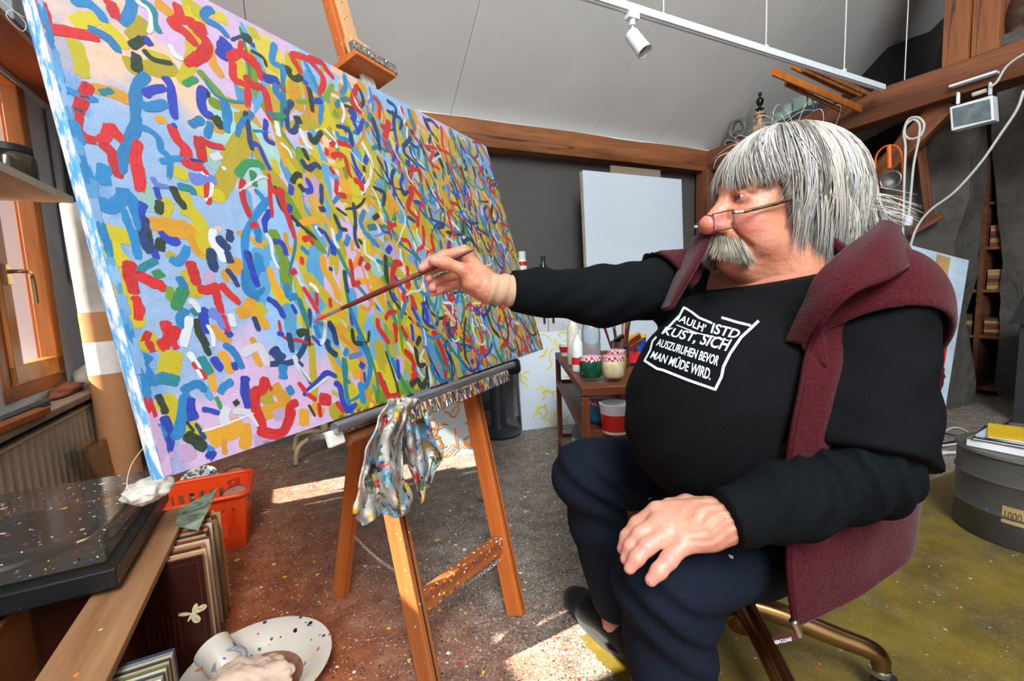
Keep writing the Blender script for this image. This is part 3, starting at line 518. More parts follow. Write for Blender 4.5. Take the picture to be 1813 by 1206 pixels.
    p1 = Vector((-.006, .05, -.012)); thr.tube(smooth_path([p1, p1+Vector((-.02, -.02, 0)), p1+Vector((-.03, -.045, .0)), p1+Vector((-.022, -.06, .0)), p1+Vector((-.012, -.055, .01)), p1+Vector((-.022, -.05, .01))]), .00032, 5)
    thr.obj('loose_thread', mat('white_thread', '#e6e4de', .9, bump=0), cv)
    # ---------------- strokes
    V = []; Fq = []; C = []; U = []; cnt = [0]
    rng = random.Random(3)
    def stroke(pts, w, col, dry=1.0, wob=.16, tps=(.10, .12, .3, .5)):
        k = cnt[0]; cnt[0] += 1; z = .00015+k*5e-7; sd = rng.random()*50
        P = [Vector((p[0], p[1], 0)) for p in pts]; Q = smooth_path(P, 7) if len(P) > 2 else [P[0].lerp(P[1], i/10) for i in range(11)]
        m = len(Q); base = len(V); c = np.array(PC[col])
        c = np.clip(c*(.66+(rng.random()-.5)*.18), 0, 1); tp_ = rng.choice(tps)
        for i, p in enumerate(Q):
            s = i/(m-1); t = (Q[min(i+1, m-1)]-Q[max(i-1, 0)]).normalized(); nn = Vector((-t.y, t.x, 0))
            tap = min(1, (s+.02)/.07)**.5*min(1, (1.02-s)/tp_)**.6
            wl = w*.5*tap*(1+wob*noise.noise(Vector((s*4, sd, 0)))*2+wob*.6*noise.noise(Vector((s*14, sd, 4)))); wr = w*.5*tap*(1+wob*noise.noise(Vector((s*4, sd, 9)))*2+wob*.6*noise.noise(Vector((s*14, sd, 7))))
            for q in (-1, -.5, 0, .5, 1):
                pt = p+nn*(q*(wl if q > 0 else wr)); x = max(.0005, min(CL_-.0005, pt.x)); y = max(.0005, min(CH_-.0005, pt.y))
                V.append((x, y, z+(1-q*q)*.00003)); C.append((*c, dry)); U.append((s, q, sd))
        for i in range(m-1):
            for j in range(4):
                a = base+i*5+j; Fq.append((a+1, a, a+5, a+6))
    def rnd_stroke(x, y, col, w, L, ang, bends=3, amp=.35, dry=1.0):
        pts = []; d = ang; px_, py_ = x, y
        for b in range(bends+1):
            pts.append((px_, py_)); px_ += math.sin(d)*L/bends; py_ -= math.cos(d)*L/bends; d += rng.uniform(-1, 1)*amp*2.2
        stroke(pts, w, col, dry, .22)
    # broad under-strokes away from the left margin
    def dens(): return CL_*(.16+.84*rng.random()**.85)
    for i in range(460):
        x = dens(); y = rng.random()*CH_; col = rng.choice('yyyyygggggoooooooecc') if x > .5 else rng.choice('yyggoce')
        if x < .42 and rng.random() < (.85 if x < .2 else .45): continue
        rnd_stroke(x, y, col, rng.uniform(.016, .038), rng.uniform(.10, .26), rng.gauss(0, .3), 2, .25, .6)
    for i in range(90):
        x = dens(); 
        if x < .5: continue
        rnd_stroke(x, rng.random()*CH_, rng.choice('spqcBsm'), rng.uniform(.02, .04), rng.uniform(.05, .12), rng.gauss(0, .5), 2, .3, .8)
    traced = []
    for line in STR.strip().splitlines():
        for it in line.split('|'):
            hd, pts = it.split(':'); tl, col, w = hd.split(); x0, y0, s = TILE[tl]
            P = [tuple(float(v) for v in q.split(',')) for q in pts.split()]; P = [(x0+a/s, y0+b/s) for a, b in P]
            mid = P[len(P)//2]; d = (pl(*mid, CF, CF.dot(CBL))-EYE).dot(FW)
            traced.append(([oncanvas(*q) for q in P], (1.32 if tl in 'ABCDE' else 1.0)*float(w)/s*d/FPX, col))
    for pts, w, col in traced:
        if col in 'ygoqpmsBecO': stroke(pts, w, col, .8, .14, (.06, .1))
    # middle layer
    for i in range(420):
        x = dens()
        if x < .55 and rng.random() < (.9 if x < .3 else .6): continue
        rnd_stroke(x, rng.random()*CH_, rng.choice('bbbtttcdnyyooogkkGiOews'), rng.uniform(.006, .014), rng.uniform(.08, .22), rng.gauss(.05, .32), rng.choice((2, 3)), .4, .7)
    # squiggles of the far part
    for i in range(330):
        x = dens()
        if x < .62 and rng.random() < .93: continue
        col = rng.choice('rrrrrrbbbtttdddnnnkkkwwwooGicO')
        rnd_stroke(x, rng.random()*CH_, col, rng.uniform(.005, .0125) if col != 'w' else rng.uniform(.003, .007), rng.uniform(.06, .18), rng.gauss(.05, .3), rng.choice((3, 4)), .6, .7)
    for pts, w, col in traced:
        if col not in 'ygoqpmsBecO': stroke(pts, w, col, 1.0, .14, (.06, .1))
    # blue wash down the left margin
    for i in range(40):
        y = CH_*(i+.5)/40; stroke([(.004+rng.random()*.004, y+.02), (.004+rng.random()*.004, y-.014)], .006+rng.random()*.010, rng.choice('bbccs') if i > 4 else rng.choice('rpp'), 1.5)
    me = bpy.data.meshes.new('paint_strokes'); me.from_pydata(V, [], Fq)
    ca = me.color_attributes.new('Col', 'FLOAT_COLOR', 'POINT'); ca.data.foreach_set('color', np.array(C, dtype=np.float32).ravel())
    ua = me.attributes.new('brush', 'FLOAT_VECTOR', 'POINT'); ua.data.foreach_set('vector', np.array(U, dtype=np.float32).ravel())
    o = link('paint_strokes', me, paint_mat(), cv, smooth=0); o['kind'] = 'stuff'
    return cv
make_painting()

# ================================================================== easel
M_easel = wood('easel_beech_orange', '#a8501a', '#d87a34', .55, 10, .06, .15, splat=(140, .3, .25))
M_easelsplat = wood('easel_wood_splattered', '#8a4a20', '#c2733a', .6, 10, .06, .2, splat=(170, .45, .5))
M_pale = wood('easel_wood_pale', '#c08a58', '#dcae7c', .6, 10, .06, .2, splat=(70, .5, .6))
M_crust = mat('paint_crust', '#6d675f', .7, var=.4, scale=40, bump=.9, bscale=60, bdist=.006, splat=(200, .9, .8))
def crust_mat():
    t = NT('dripped_paint_crust'); v = t.mapping((1, 1, .22)); vo = t.voro(330, v); sep = t.new('ShaderNodeSeparateColor'); t.l.new(vo.outputs['Color'], sep.inputs[0])
    c = t.ramp(sep.outputs[0], [(i/12, rgb(h)) for i, h in enumerate(('#4a453f', '#d9d4c8', '#2a2622', '#b0241c', '#6b645b', '#d0a81c', '#1f4f88', '#e8e4dc', '#332e2a', '#3c6b40', '#8a847a', '#c75a1c'))], 'CONSTANT')
    t.bump(t.noise(150, 3, .6, v), .8, .006); return t.fin(c, .55)
M_drip = crust_mat()
ez = thing('easel', 'orange wooden studio easel with a paint-crusted tray holding the big canvas', 'easel', Matrix.Translation(fl(762, 1000)))
def beam_part(name, p, q, w, h, m, parent, up, bev=.003):
    p, q = Vector(p), Vector(q); mb = MB(); L = (q-p).length; mb.box((L/2, 0, 0), (L, w, h)); return mb.obj(name, m, parent, frame(p, q-p, Vector(up)), bev=bev)
nf = fl(762, 1216); ff = fl(915, 1087); rf = fl(603, 1052)
# front legs lean back with the canvas and draw together upwards, the rear leg props them
def up_on(foot, px, py, back): return pl(px, py, CF, CF.dot(CBL)-back)
near_top = up_on(nf, 655, 690, .082); far_top = up_on(ff, 822, 640, .082)
LU = CN*math.cos(LEAN*.5)
near_leg = beam_part('leg', nf, near_top+(near_top-nf)*.25, .03, .05, M_easelsplat, ez, LU)
far_leg = beam_part('leg', ff, far_top+(far_top-ff)*.25, .034, .05, M_easel, ez, LU)
for lg, a, b in ((near_leg, nf, near_top), (far_leg, ff, far_top)):
    g = beam_part('groove', a+LU*.0255+(b-a)*.02, b+LU*.0255, .004, .002, mat('groove_dark', '#2a1408', .9, bump=0), lg, LU, 0)
rear_top = up_on(rf, 660, 560, .12)
beam_part('leg', rf, rear_top, .045, .03, M_easel, ez, CE)
ca_, cb_ = nf.lerp(near_top, .25), ff.lerp(far_top, .25)
cx0 = fl(757, 1100, .12); cx1 = fl(885, 985, .14)
beam_part('crossbar', nf.lerp(near_top, .27), ff.lerp(far_top, .27), .028, .05, wood('crossbar_dripped', '#7a3c16', '#b4642c', .6, 10, .06, .2, splat=(150, .75, .85)), ez, (0, 0, 1))
# tray with crust, ledge and steel rods
tr0 = CVM @ Vector((.26, -.022, -.01)); tr1 = CVM @ Vector((.96, -.022, -.01))
beam_part('tray', tr0, tr1, .07, .012, M_crust, ez, CU)
beam_part('tray_lip', CVM @ Vector((.40, -.040, .034)), CVM @ Vector((.93, -.040, .034)), .022, .034, M_drip, ez, CU)
beam_part('tray_bracket', CVM @ Vector((.25, -.03, .02)), CVM @ Vector((.285, -.03, .02)), .012, .03, mat('white_bracket', '#d6d2c8', .6, splat=(60, .5, .5)), ez, CU)
M_alu = mat('dull_aluminium', '#a9adb3', .35, .85, var=.15, bump=.1)
rod = MB(); a = CVM @ Vector((.262, -.012, .032)); b = CVM @ Vector((1.0, -.014, .030)); rod.tube([a, a.lerp(b, .5), b], .0105, 14); rod.obj('steel_rod', M_alu, ez, Matrix.Identity(4), smooth=40)
stick = MB(); a = CVM @ Vector((.31, -.045, .0)); b = CVM @ Vector((.70, -.042, .0)); stick.tube([a, b], .013, 12); stick.obj('wooden_rod', M_beam, ez, Matrix.Identity(4), smooth=40)
# mast above the canvas with its sliding clamp
mtop = CVM @ Vector((.80, 1.75, -.085)); mbot = CVM @ Vector((.80, -.10, -.085))
m0 = pl(604, 60, CF, CF.dot(CBL)-.09); ml = CVI @ m0
mast_x = ml.x
beam_part('mast', CVM @ Vector((mast_x, -.015, -.09)), CVM @ Vector((mast_x, 1.75, -.09)), .055, .03, M_easel, ez, CF)
beam_part('mast_board', CVM @ Vector((mast_x+.012, CH_-.02, -.068)), CVM @ Vector((mast_x+.012, 1.6, -.068)), .05, .012, M_pale, ez, CF)
beam_part('clamp_block', CVM @ Vector((mast_x+.004, CH_+.085, -.048)), CVM @ Vector((mast_x+.004, CH_+.18, -.048)), .075, .028, M_pale, ez, CF)
beam_part('clamp_jaw', CVM @ Vector((mast_x-.085, CH_+.082, -.035)), CVM @ Vector((mast_x+.075, CH_+.082, -.035)), .085, .018, M_easel, ez, CU)
beam_part('clamp_jaw', CVM @ Vector((mast_x-.085, CH_+.10, .0)), CVM @ Vector((mast_x+.085, CH_+.10, .0)), .02, .03, M_crust, ez, CU)
beam_part('clamp_wedge', CVM @ Vector((mast_x+.005, CH_-.005, -.05)), CVM @ Vector((mast_x+.005, CH_+.075, -.05)), .05, .02, mat('white_splattered_wood', '#d9d2c4', .7, splat=(60, .9, .9)), ez, CF)
# chain between rear and front legs
def chain(a, b, sag, n, parent, m):
    a, b = Vector(a), Vector(b); mb = MB()
    for i in range(n):
        s = (i+.5)/n; p = a.lerp(b, s)-Vector((0, 0, sag*4*s*(1-s))); t = ((b-a).normalized()-Vector((0, 0, sag*4*(1-2*s)/(b-a).length))).normalized()
        F_ = frame(p, t, Vector((0, .2, 1))) @ Matrix.Rotation((i % 2)*math.pi/2, 4, 'X'); l = (b-a).length/n*.72
        mb.tube([F_ @ Vector((l*math.cos(q), l*.55*math.sin(q), 0)) for q in [k*math.pi/5 for k in range(11)]], .0014, 5, False)
    return mb.obj('chain', m, parent, Matrix.Identity(4), smooth=60)
M_chain = mat('pale_steel_chain', '#cfc9bf', .4, .8, bump=0)
chain(rf.lerp(rear_top, .24)+CE*.02, nf.lerp(near_top, .37), .015, 34, ez, M_chain)
chain(nf.lerp(near_top, .30)+CE*.02, ff.lerp(far_top, .22), .03, 26, ez, M_chain)
# ---- paint rag slung over the tray
def rag():
    M_rag = None; t = NT('paint_rag'); n1 = t.noise(7, 4, .6); n2 = t.noise(11, 3, .6, t.mapping((1, 1, 1))); n2.node.inputs['Vector']
    base = t.ramp(t.noise(30, 5), [(.3, rgb('#8f8a80')), (.7, rgb('#c9c4b8'))])
    def patch(base, sc, lo, col, off):
        v = t.mapping((1, 1, 1)); v.node.inputs['Location'].default_value = off; nz = t.noise(sc, 4, .65, v)
        return t.mix(t.ramp(nz, [(lo, .0), (lo+.05, 1.0)]), base, rgb(col))
    for sc, lo, col, off in ((13, .54, '#c9a21a', (1, 2, 3)), (16, .56, '#c42c34', (5, 1, 2)), (18, .57, '#24407e', (2, 7, 1)), (20, .56, '#6aa8c4', (8, 3, 4)), (22, .57, '#eceae4', (3, 9, 6)), (24, .57, '#40602c', (6, 5, 9)), (28, .59, '#1c1a18', (9, 9, 2))): base = patch(base, sc, lo, col, off)
    t.bump(t.noise(60, 4), .6, .006); M_rag = t.fin(base, .85)
    o0 = CVM @ Vector((.665, -.03, .04)); rg = thing('paint_rag', 'crumpled grey cloth stained with paint, slung over the easel tray', 'rag', Matrix.Translation(o0))
    def lobe(pxs, back, seed, nm):
        # rows: left px, right px, y px; cloth folds swing to and fro across the width
        rows = []; nr = 46; nc = 60
        for i in range(nr):
            s = i/(nr-1)*(len(pxs)-1); k = min(int(s), len(pxs)-2); f = s-k; f = f*f*(3-2*f)
            l = pxs[k][0]*(1-f)+pxs[k+1][0]*f; r = pxs[k][1]*(1-f)+pxs[k+1][1]*f; y = pxs[k][2]*(1-(s-k))+pxs[k+1][2]*(s-k); row = []
            for j in range(nc):
                u = j/(nc-1); g = min(1, i/14)
                px = l+(r-l)*u; py = y+6*math.sin(u*9+seed)*g+9*math.sin(u*3+seed*2)*g
                d = -.05-.0*back-back+(.008+.012*g)*math.sin(u*9+seed+1.4*math.sin(i*.09))+.006*g*math.sin(u*21+i*.2)+.008*noise.noise(Vector((u*6, i*.14, seed)))*2.0
                row.append(pl(px, py, CN, CN.dot(CBL)+.10+d+.02*g))
            rows.append(row)
        mb = MB(Matrix.Translation(-o0)); mb.grid(rows); ob = mb.obj(nm, M_rag, rg, smooth=0); sm = ob.modifiers.new('thick', 'SOLIDIFY'); sm.thickness = .003
    lobe([(688, 742, 706), (668, 728, 735), (645, 712, 790), (634, 714, 850), (626, 730, 893), (640, 724, 918)], .0, 1.0, 'cloth_fold')
    lobe([(700, 745, 704), (708, 757, 735), (716, 766, 780), (724, 784, 815), (735, 768, 850), (745, 752, 886)], .03, 4.0, 'cloth_fold')
rag()
# ================================================================== implicit-surface modelling for the figure
class Grid:
    def __init__(s, lo, hi, h):
        s.lo = np.array(lo, float); s.h = h; s.n = np.ceil((np.array(hi)-s.lo)/h).astype(int)+1
        s.d = np.full(s.n, 9.0, np.float32); s.ax = [s.lo[i]+np.arange(s.n[i])*h for i in range(3)]
    def sl(s, blo, bhi):
        a = np.clip(np.floor((np.array(blo)-s.lo)/s.h).astype(int), 0, s.n); b = np.clip(np.ceil((np.array(bhi)-s.lo)/s.h).astype(int)+1, 0, s.n)
        return tuple(slice(i, j) for i, j in zip(a, b))
    def pts(s, q): return s.ax[0][q[0]][:, None, None], s.ax[1][q[1]][None, :, None], s.ax[2][q[2]][None, None, :]
    def put(s, fn, blo, bhi, k=.01, op='u', pad=None):
        pad = (k*1.5+s.h*3) if pad is None else pad
        q = s.sl(np.array(blo)-pad, np.array(bhi)+pad); sub = s.d[q]
        if sub.size == 0: return
        d = np.broadcast_to(fn(*s.pts(q)), sub.shape)
        if op == 'u':
            h = np.clip(.5+.5*(sub-d)/k, 0, 1); r = sub*(1-h)+d*h-k*h*(1-h)
        else:
            h = np.clip(.5-.5*(sub+d)/k, 0, 1); r = sub*(1-h)-d*h+k*h*(1-h)
        s.d[q] = r
    def cone(s, p, q, r1, r2, k=.01, op='u', flat=None):
        p, q = np.array(p, float), np.array(q, float); pq = q-p; L = pq@pq+1e-12; r = max(r1, r2)
        def fn(X, Y, Z):
            x, y, z = X-p[0], Y-p[1], Z-p[2]; t = np.clip((x*pq[0]+y*pq[1]+z*pq[2])/L, 0, 1)
            x, y, z = x-t*pq[0], y-t*pq[1], z-t*pq[2]
            return np.sqrt(x*x+y*y+z*z)-(r1+(r2-r1)*t)
        s.put(fn, np.minimum(p, q)-r, np.maximum(p, q)+r, k, op)
    def chain(s, pts, rs, k=.006):
        for i in range(len(pts)-1): s.cone(pts[i], pts[i+1], rs[i], rs[i+1], k)
    def ell(s, c, r, R=None, k=.01, op='u'):
        c = np.array(c, float); r = np.array(r, float); R = np.eye(3) if R is None else np.array(R, float)   # rows are the axes
        m = r.max()
        def fn(X, Y, Z):
            x, y, z = X-c[0], Y-c[1], Z-c[2]; a = [(R[i, 0]*x+R[i, 1]*y+R[i, 2]*z) for i in range(3)]
            k0 = np.sqrt(sum((a[i]/r[i])**2 for i in range(3))); k1 = np.sqrt(sum((a[i]/r[i]**2)**2 for i in range(3)))+1e-9
            return k0*(k0-1)/k1
        s.put(fn, c-m, c+m, k, op)
    def mesh(s):
        d = s.d; ins = d < 0; n = np.array(d.shape)-1
        cnt = np.zeros(n, np.int8)
        for a in (0, 1):
            for b in (0, 1):
                for c in (0, 1): cnt += ins[a:a+n[0], b:b+n[1], c:c+n[2]]
        act = np.argwhere((cnt > 0) & (cnt < 8)); idx = np.full(n, -1, np.int64); idx[tuple(act.T)] = np.arange(len(act))
        acc = np.zeros((len(act), 3)); w = np.zeros(len(act))
        C = [(a, b, c) for a in (0, 1) for b in (0, 1) for c in (0, 1)]
        val = {c: d[act[:, 0]+c[0], act[:, 1]+c[1], act[:, 2]+c[2]].astype(float) for c in C}
        for i, c1 in enumerate(C):
            for c2 in C[i+1:]:
                if sum(abs(x-y) for x, y in zip(c1, c2)) != 1: continue
                a, b = val[c1], val[c2]; m = (a < 0) != (b < 0); t = np.where(m, a/np.where(m, a-b, 1), 0)
                p = np.array(c1)[None]+t[:, None]*(np.array(c2)-np.array(c1))[None]
                acc += p*m[:, None]; w += m
        V = s.lo+(act+acc/w[:, None])*s.h; F = []
        for axn in range(3):
            u, v = (axn+1) % 3, (axn+2) % 3
            sa = [slice(None)]*3; sb = [slice(None)]*3; sa[axn] = slice(0, -1); sb[axn] = slice(1, None)
            A, B = ins[tuple(sa)], ins[tuple(sb)]; e = np.argwhere(A != B); e = e[(e[:, u] > 0) & (e[:, v] > 0) & (e[:, u] < n[u]) & (e[:, v] < n[v])]
            if not len(e): continue
            fl_ = A[tuple(e.T)]; q = []
            for du, dv in ((-1, -1), (0, -1), (0, 0), (-1, 0)):
                z = e.copy(); z[:, u] += du; z[:, v] += dv; q.append(idx[tuple(z.T)])
            q = np.stack(q, 1); q[~fl_] = q[~fl_][:, ::-1]; F.append(q[(q >= 0).all(1)])
        return V, np.concatenate(F)
def relax(V, F, n=2, lam=.5):
    e = np.concatenate([F[:, [0, 1]], F[:, [1, 2]], F[:, [2, 3]], F[:, [3, 0]]]); e = np.concatenate([e, e[:, ::-1]])
    deg = np.bincount(e[:, 0], minlength=len(V))[:, None]
    for _ in range(n):
        s = np.zeros_like(V)
        for i in range(3): s[:, i] = np.bincount(e[:, 0], V[e[:, 1], i], minlength=len(V))
        V = V*(1-lam)+lam*s/np.maximum(deg, 1)
    return V
def np_mesh(name, V, F):
    me = bpy.data.meshes.new(name); me.vertices.add(len(V)); me.vertices.foreach_set('co', np.asarray(V, np.float32).ravel())
    k = F.shape[1]; me.loops.add(F.size); me.loops.foreach_set('vertex_index', F.astype(np.int32).ravel()); me.polygons.add(len(F))
    me.polygons.foreach_set('loop_start', np.arange(len(F), dtype=np.int32)*k); me.polygons.foreach_set('use_smooth', np.ones(len(F), bool))
    me.update(calc_edges=True); me.validate(); return me
def fnoise(P, f, seed=0):
    """cheap smooth value noise on an array of points (sum of rotated sines)"""
    r = np.random.RandomState(seed); o = 0
    for i in range(5):
        a = r.normal(size=3); a /= np.linalg.norm(a); b = r.normal(size=3); b /= np.linalg.norm(b)
        o = o+np.sin(P@a*f*(1+.35*i)+r.rand()*6+1.6*np.sin(P@b*f*.8+r.rand()*6))
    return o/5
V3 = lambda p: np.array((p[0], p[1], p[2]), float)

PERSON = thing('person', 'white-haired man in glasses, black t-shirt and maroon fleece vest, painting while seated', 'person', Matrix.Translation((.5, .9, 0)))
def pobj(name, V, F, m, parent=None, cols=None, **tags):
    parent = parent or PERSON; M = WM[PERSON.name]; me = np_mesh(name, np.asarray(V)-V3(M.translation), F)
    if cols is not None:
        ca = me.color_attributes.new('Col', 'FLOAT_COLOR', 'POINT'); c4 = np.ones((len(V), 4), np.float32); c4[:, :3] = cols; ca.data.foreach_set('color', c4.ravel())
    o = link(name, me, m, parent, M); tag(o, **tags); return o
# ---- joints, in metres
tip = V3(at(1244, 400, .88))
hf = np.array([-.985, -.11, -.04]); hf /= np.linalg.norm(hf); hl = np.cross([0, 0, 1.], hf); hl /= np.linalg.norm(hl)
rollh = math.radians(3); hu = np.cross(hf, hl); hl, hu = hl*math.cos(rollh)+hu*math.sin(rollh), hu*math.cos(rollh)-hl*math.sin(rollh)
HS = 1.0; HR = np.stack([hf, hl, hu])
HC = tip-HS*(.140*hf-.022*hu)
def hd(x, y, z): return HC+HS*(x*hf+y*hl+z*hu)
def hloc(P): return ((P-HC)@HR.T)/HS
S_L = V3(at(1556, 548, .735)); S_R = V3(at(1240, 500, 1.03))
E_L = V3(at(1540, 838, .635)); W_L = V3(at(1272, 925, .615))
E_R = V3(at(1062, 525, .99)); W_R = V3(at(880, 513, .925))
tf = np.array([-.90, -.43, 0]); tf /= np.linalg.norm(tf); tw = np.array([-tf[1], tf[0], 0]); tz = np.array([0, 0, 1.]); TRm = np.stack([tf, tw, tz])
NECK = hd(-.030, 0, -.125)
PEL = np.array([.60, .93, .50]); HIP_L = np.array([.575, .835, .485]); HIP_R = np.array([.53, 1.06, .50])
K_L = V3(at(1180, 1020, .70)); K_R = V3(at(1040, 838, 1.06))
A_L = np.array([.262, .72, .07]); A_R = V3(fl(1092, 1092, .075))
# ------------------------------------------------------------------ skin
def skin_mat():
    t = NT('skin'); a = t.new('ShaderNodeAttribute', attribute_name='Col')
    n1 = t.noise(90, 4, .6); c = t.mix(t.ramp(n1, [(.35, .0), (.7, .22)]), a.outputs['Color'], rgb('#b8675a'), 'MIX')
    c = t.mix(t.ramp(t.noise(30, 3), [(.4, .0), (.75, .25)]), c, rgb('#dba98c'))
    vo = t.voro(85); sp = t.math('LESS_THAN', vo.outputs['Distance'], .10); c = t.mix(t.math('MULTIPLY', sp, .55), c, rgb('#7a4030'))
    t.bump(t.mix(.5, t.noise(260, 3, .6), t.noise(70, 4, .6)), .45, .0025)
    return t.fin(c, .42, 0, Subsurface_Weight=.12, Subsurface_Radius=(.012, .005, .003), Subsurface_Scale=.5)
M_skin = skin_mat()
BV, BF, BC = [], [], []; boff = 0
def addbody(V, F, C):
    global boff
    BV.append(V); BF.append(F+boff); BC.append(C); boff += len(V)
SK = np.array(rgb('#c2805f')); SKR = np.array(rgb('#cf6a64')); SKD = np.array(rgb('#b5735c')); SKP = np.array(rgb('#cf957c'))
def head():
    c = HC; g = Grid(c-np.array([.17, .15, .21]), c+np.array([.17, .15, .17]), .0021)
    E = lambda x, y, z, rx, ry, rz, k=.02, op='u', R=None: g.ell(hd(x, y, z), np.array((rx, ry, rz))*HS, HR if R is None else R, k*HS, op)
    K = lambda a, b, r1, r2, k=.012, op='u': g.cone(hd(*a), hd(*b), r1*HS, r2*HS, k*HS, op)
    E(-.012, 0, .038, .098, .077, .098)                       # skull
    E(.045, 0, -.02, .058, .060, .085, .03)                   # face
    E(.030, 0, -.058, .060, .054, .050, .03)                  # jaw
    for s in (-1, 1):
        E(.058, s*.038, -.028, .030, .026, .030, .025)        # cheek
        E(.030, s*.050, -.066, .034, .018, .030, .02)        # jowl
        K((.079, s*.012, .043), (.066, s*.046, .042), .013, .010, .018)   # brow ridge
    K((.084, -.008, -.092), (.084, .008, -.092), .022, .022, .018); K((.078, 0, -.100), (.07, 0, -.106), .020, .020, .02)   # chin
    K((.045, 0, -.104), (-.02, 0, -.118), .036, .048, .025)      # double chin and throat
    for s in (-1, 1): K((-.03, s*.026, -.06), (-.03, s*.03, -.16), .046, .055, .03)
    K((-.02, 0, -.1), (-.035, 0, -.19), .07, .078, .03)
    E(.096, 0, -.094, .014, .019, .014, .012)
    for s in (-1, 1): E(.086, s*.033, .022, .018, .022, .016, .014, 's')   # sockets
    K((.083, 0, .034), (.112, 0, -.004), .010, .0125, .012)   # nose bridge
    K((.110, 0, -.004), (.127, 0, -.020), .0125, .0165, .010)
    E(.1285, 0, -.022, .0165, .0190, .0160, .008)             # bulb
    for s in (-1, 1): E(.109, s*.0170, -.029, .0165, .0100, .0120, .006); E(.118, s*.008, -.0420, .006, .0045, .005, .004, 's')
    E(.090, 0, -.052, .016, .030, .016, .014)                 # upper lip mound
    K((.100, -.018, -.0655), (.100, .018, -.0655), .0065, .0065, .006); K((.097, -.016, -.0765), (.097, .016, -.0765), .0075, .0075, .006)
    E(.108, 0, -.0705, .012, .020, .0022, .003, 's')
    for s in (-1, 1):                                          # lids, ears, folds
        E(.073, s*.033, .022, .0145, .0145, .0145, .004)
        K((.080, s*.018, .0325), (.073, s*.050, .0285), .0052, .0050, .005); K((.081, s*.020, .0100), (.073, s*.048, .0115), .0050, .0055, .006)
        E(.090, s*.033, .0205, .010, .0135, .0024, .003, 's')
        E(-.008, s*.078, -.005, .020, .008, .033, .006); E(-.004, s*.086, -.003, .011, .006, .020, .005, 's')
        K((.094, s*.026, -.030), (.078, s*.044, -.072), .0035, .0035, .010, 's')
        K((.086, s*.028, -.006), (.066, s*.052, -.010), .0030, .002, .010, 's')
    V, F = g.mesh(); V = relax(V, F, 2, .4); L = hloc(V)
    V = V+(fnoise(V, 160, 3)*.0005+fnoise(V, 420, 5)*.0003)[:, None]*np.sign(V-HC)
    C = np.tile(SK, (len(V), 1))
    def tint(c0, r, col, w):
        d = np.linalg.norm((L-np.array(c0))/np.array(r), axis=1); f = np.clip(1.3-d, 0, 1)[:, None]*w; return C*(1-f)+np.array(col)*f
    C = tint((.122, 0, -.022), (.028, .028, .026), rgb('#d0525a'), .95)
    for s in (-1, 1):
        C = tint((.07, s*.045, -.03), (.035, .03, .03), rgb('#cd6a62'), .75); C = tint((.075, s*.036, .01), (.02, .02, .012), rgb('#b0645c'), .6)
        C = tint((.045, s*.055, -.075), (.04, .03, .03), rgb('#b8725c'), .6)
    C = tint((.100, 0, -.077), (.014, .024, .008), rgb('#cc7468'), .8); C = tint((.06, 0, .09), (.05, .07, .05), rgb('#c87868'), .5)
    C = tint((.0, 0, -.16), (.09, .09, .05), rgb('#c98a70'), .7)
    addbody(V, F, C)
head()
M_eye = mat('eye_white', '#d8cdc4', .2, var=.05, bump=0); M_iris = mat('grey_iris', '#3a3a38', .15, bump=0)
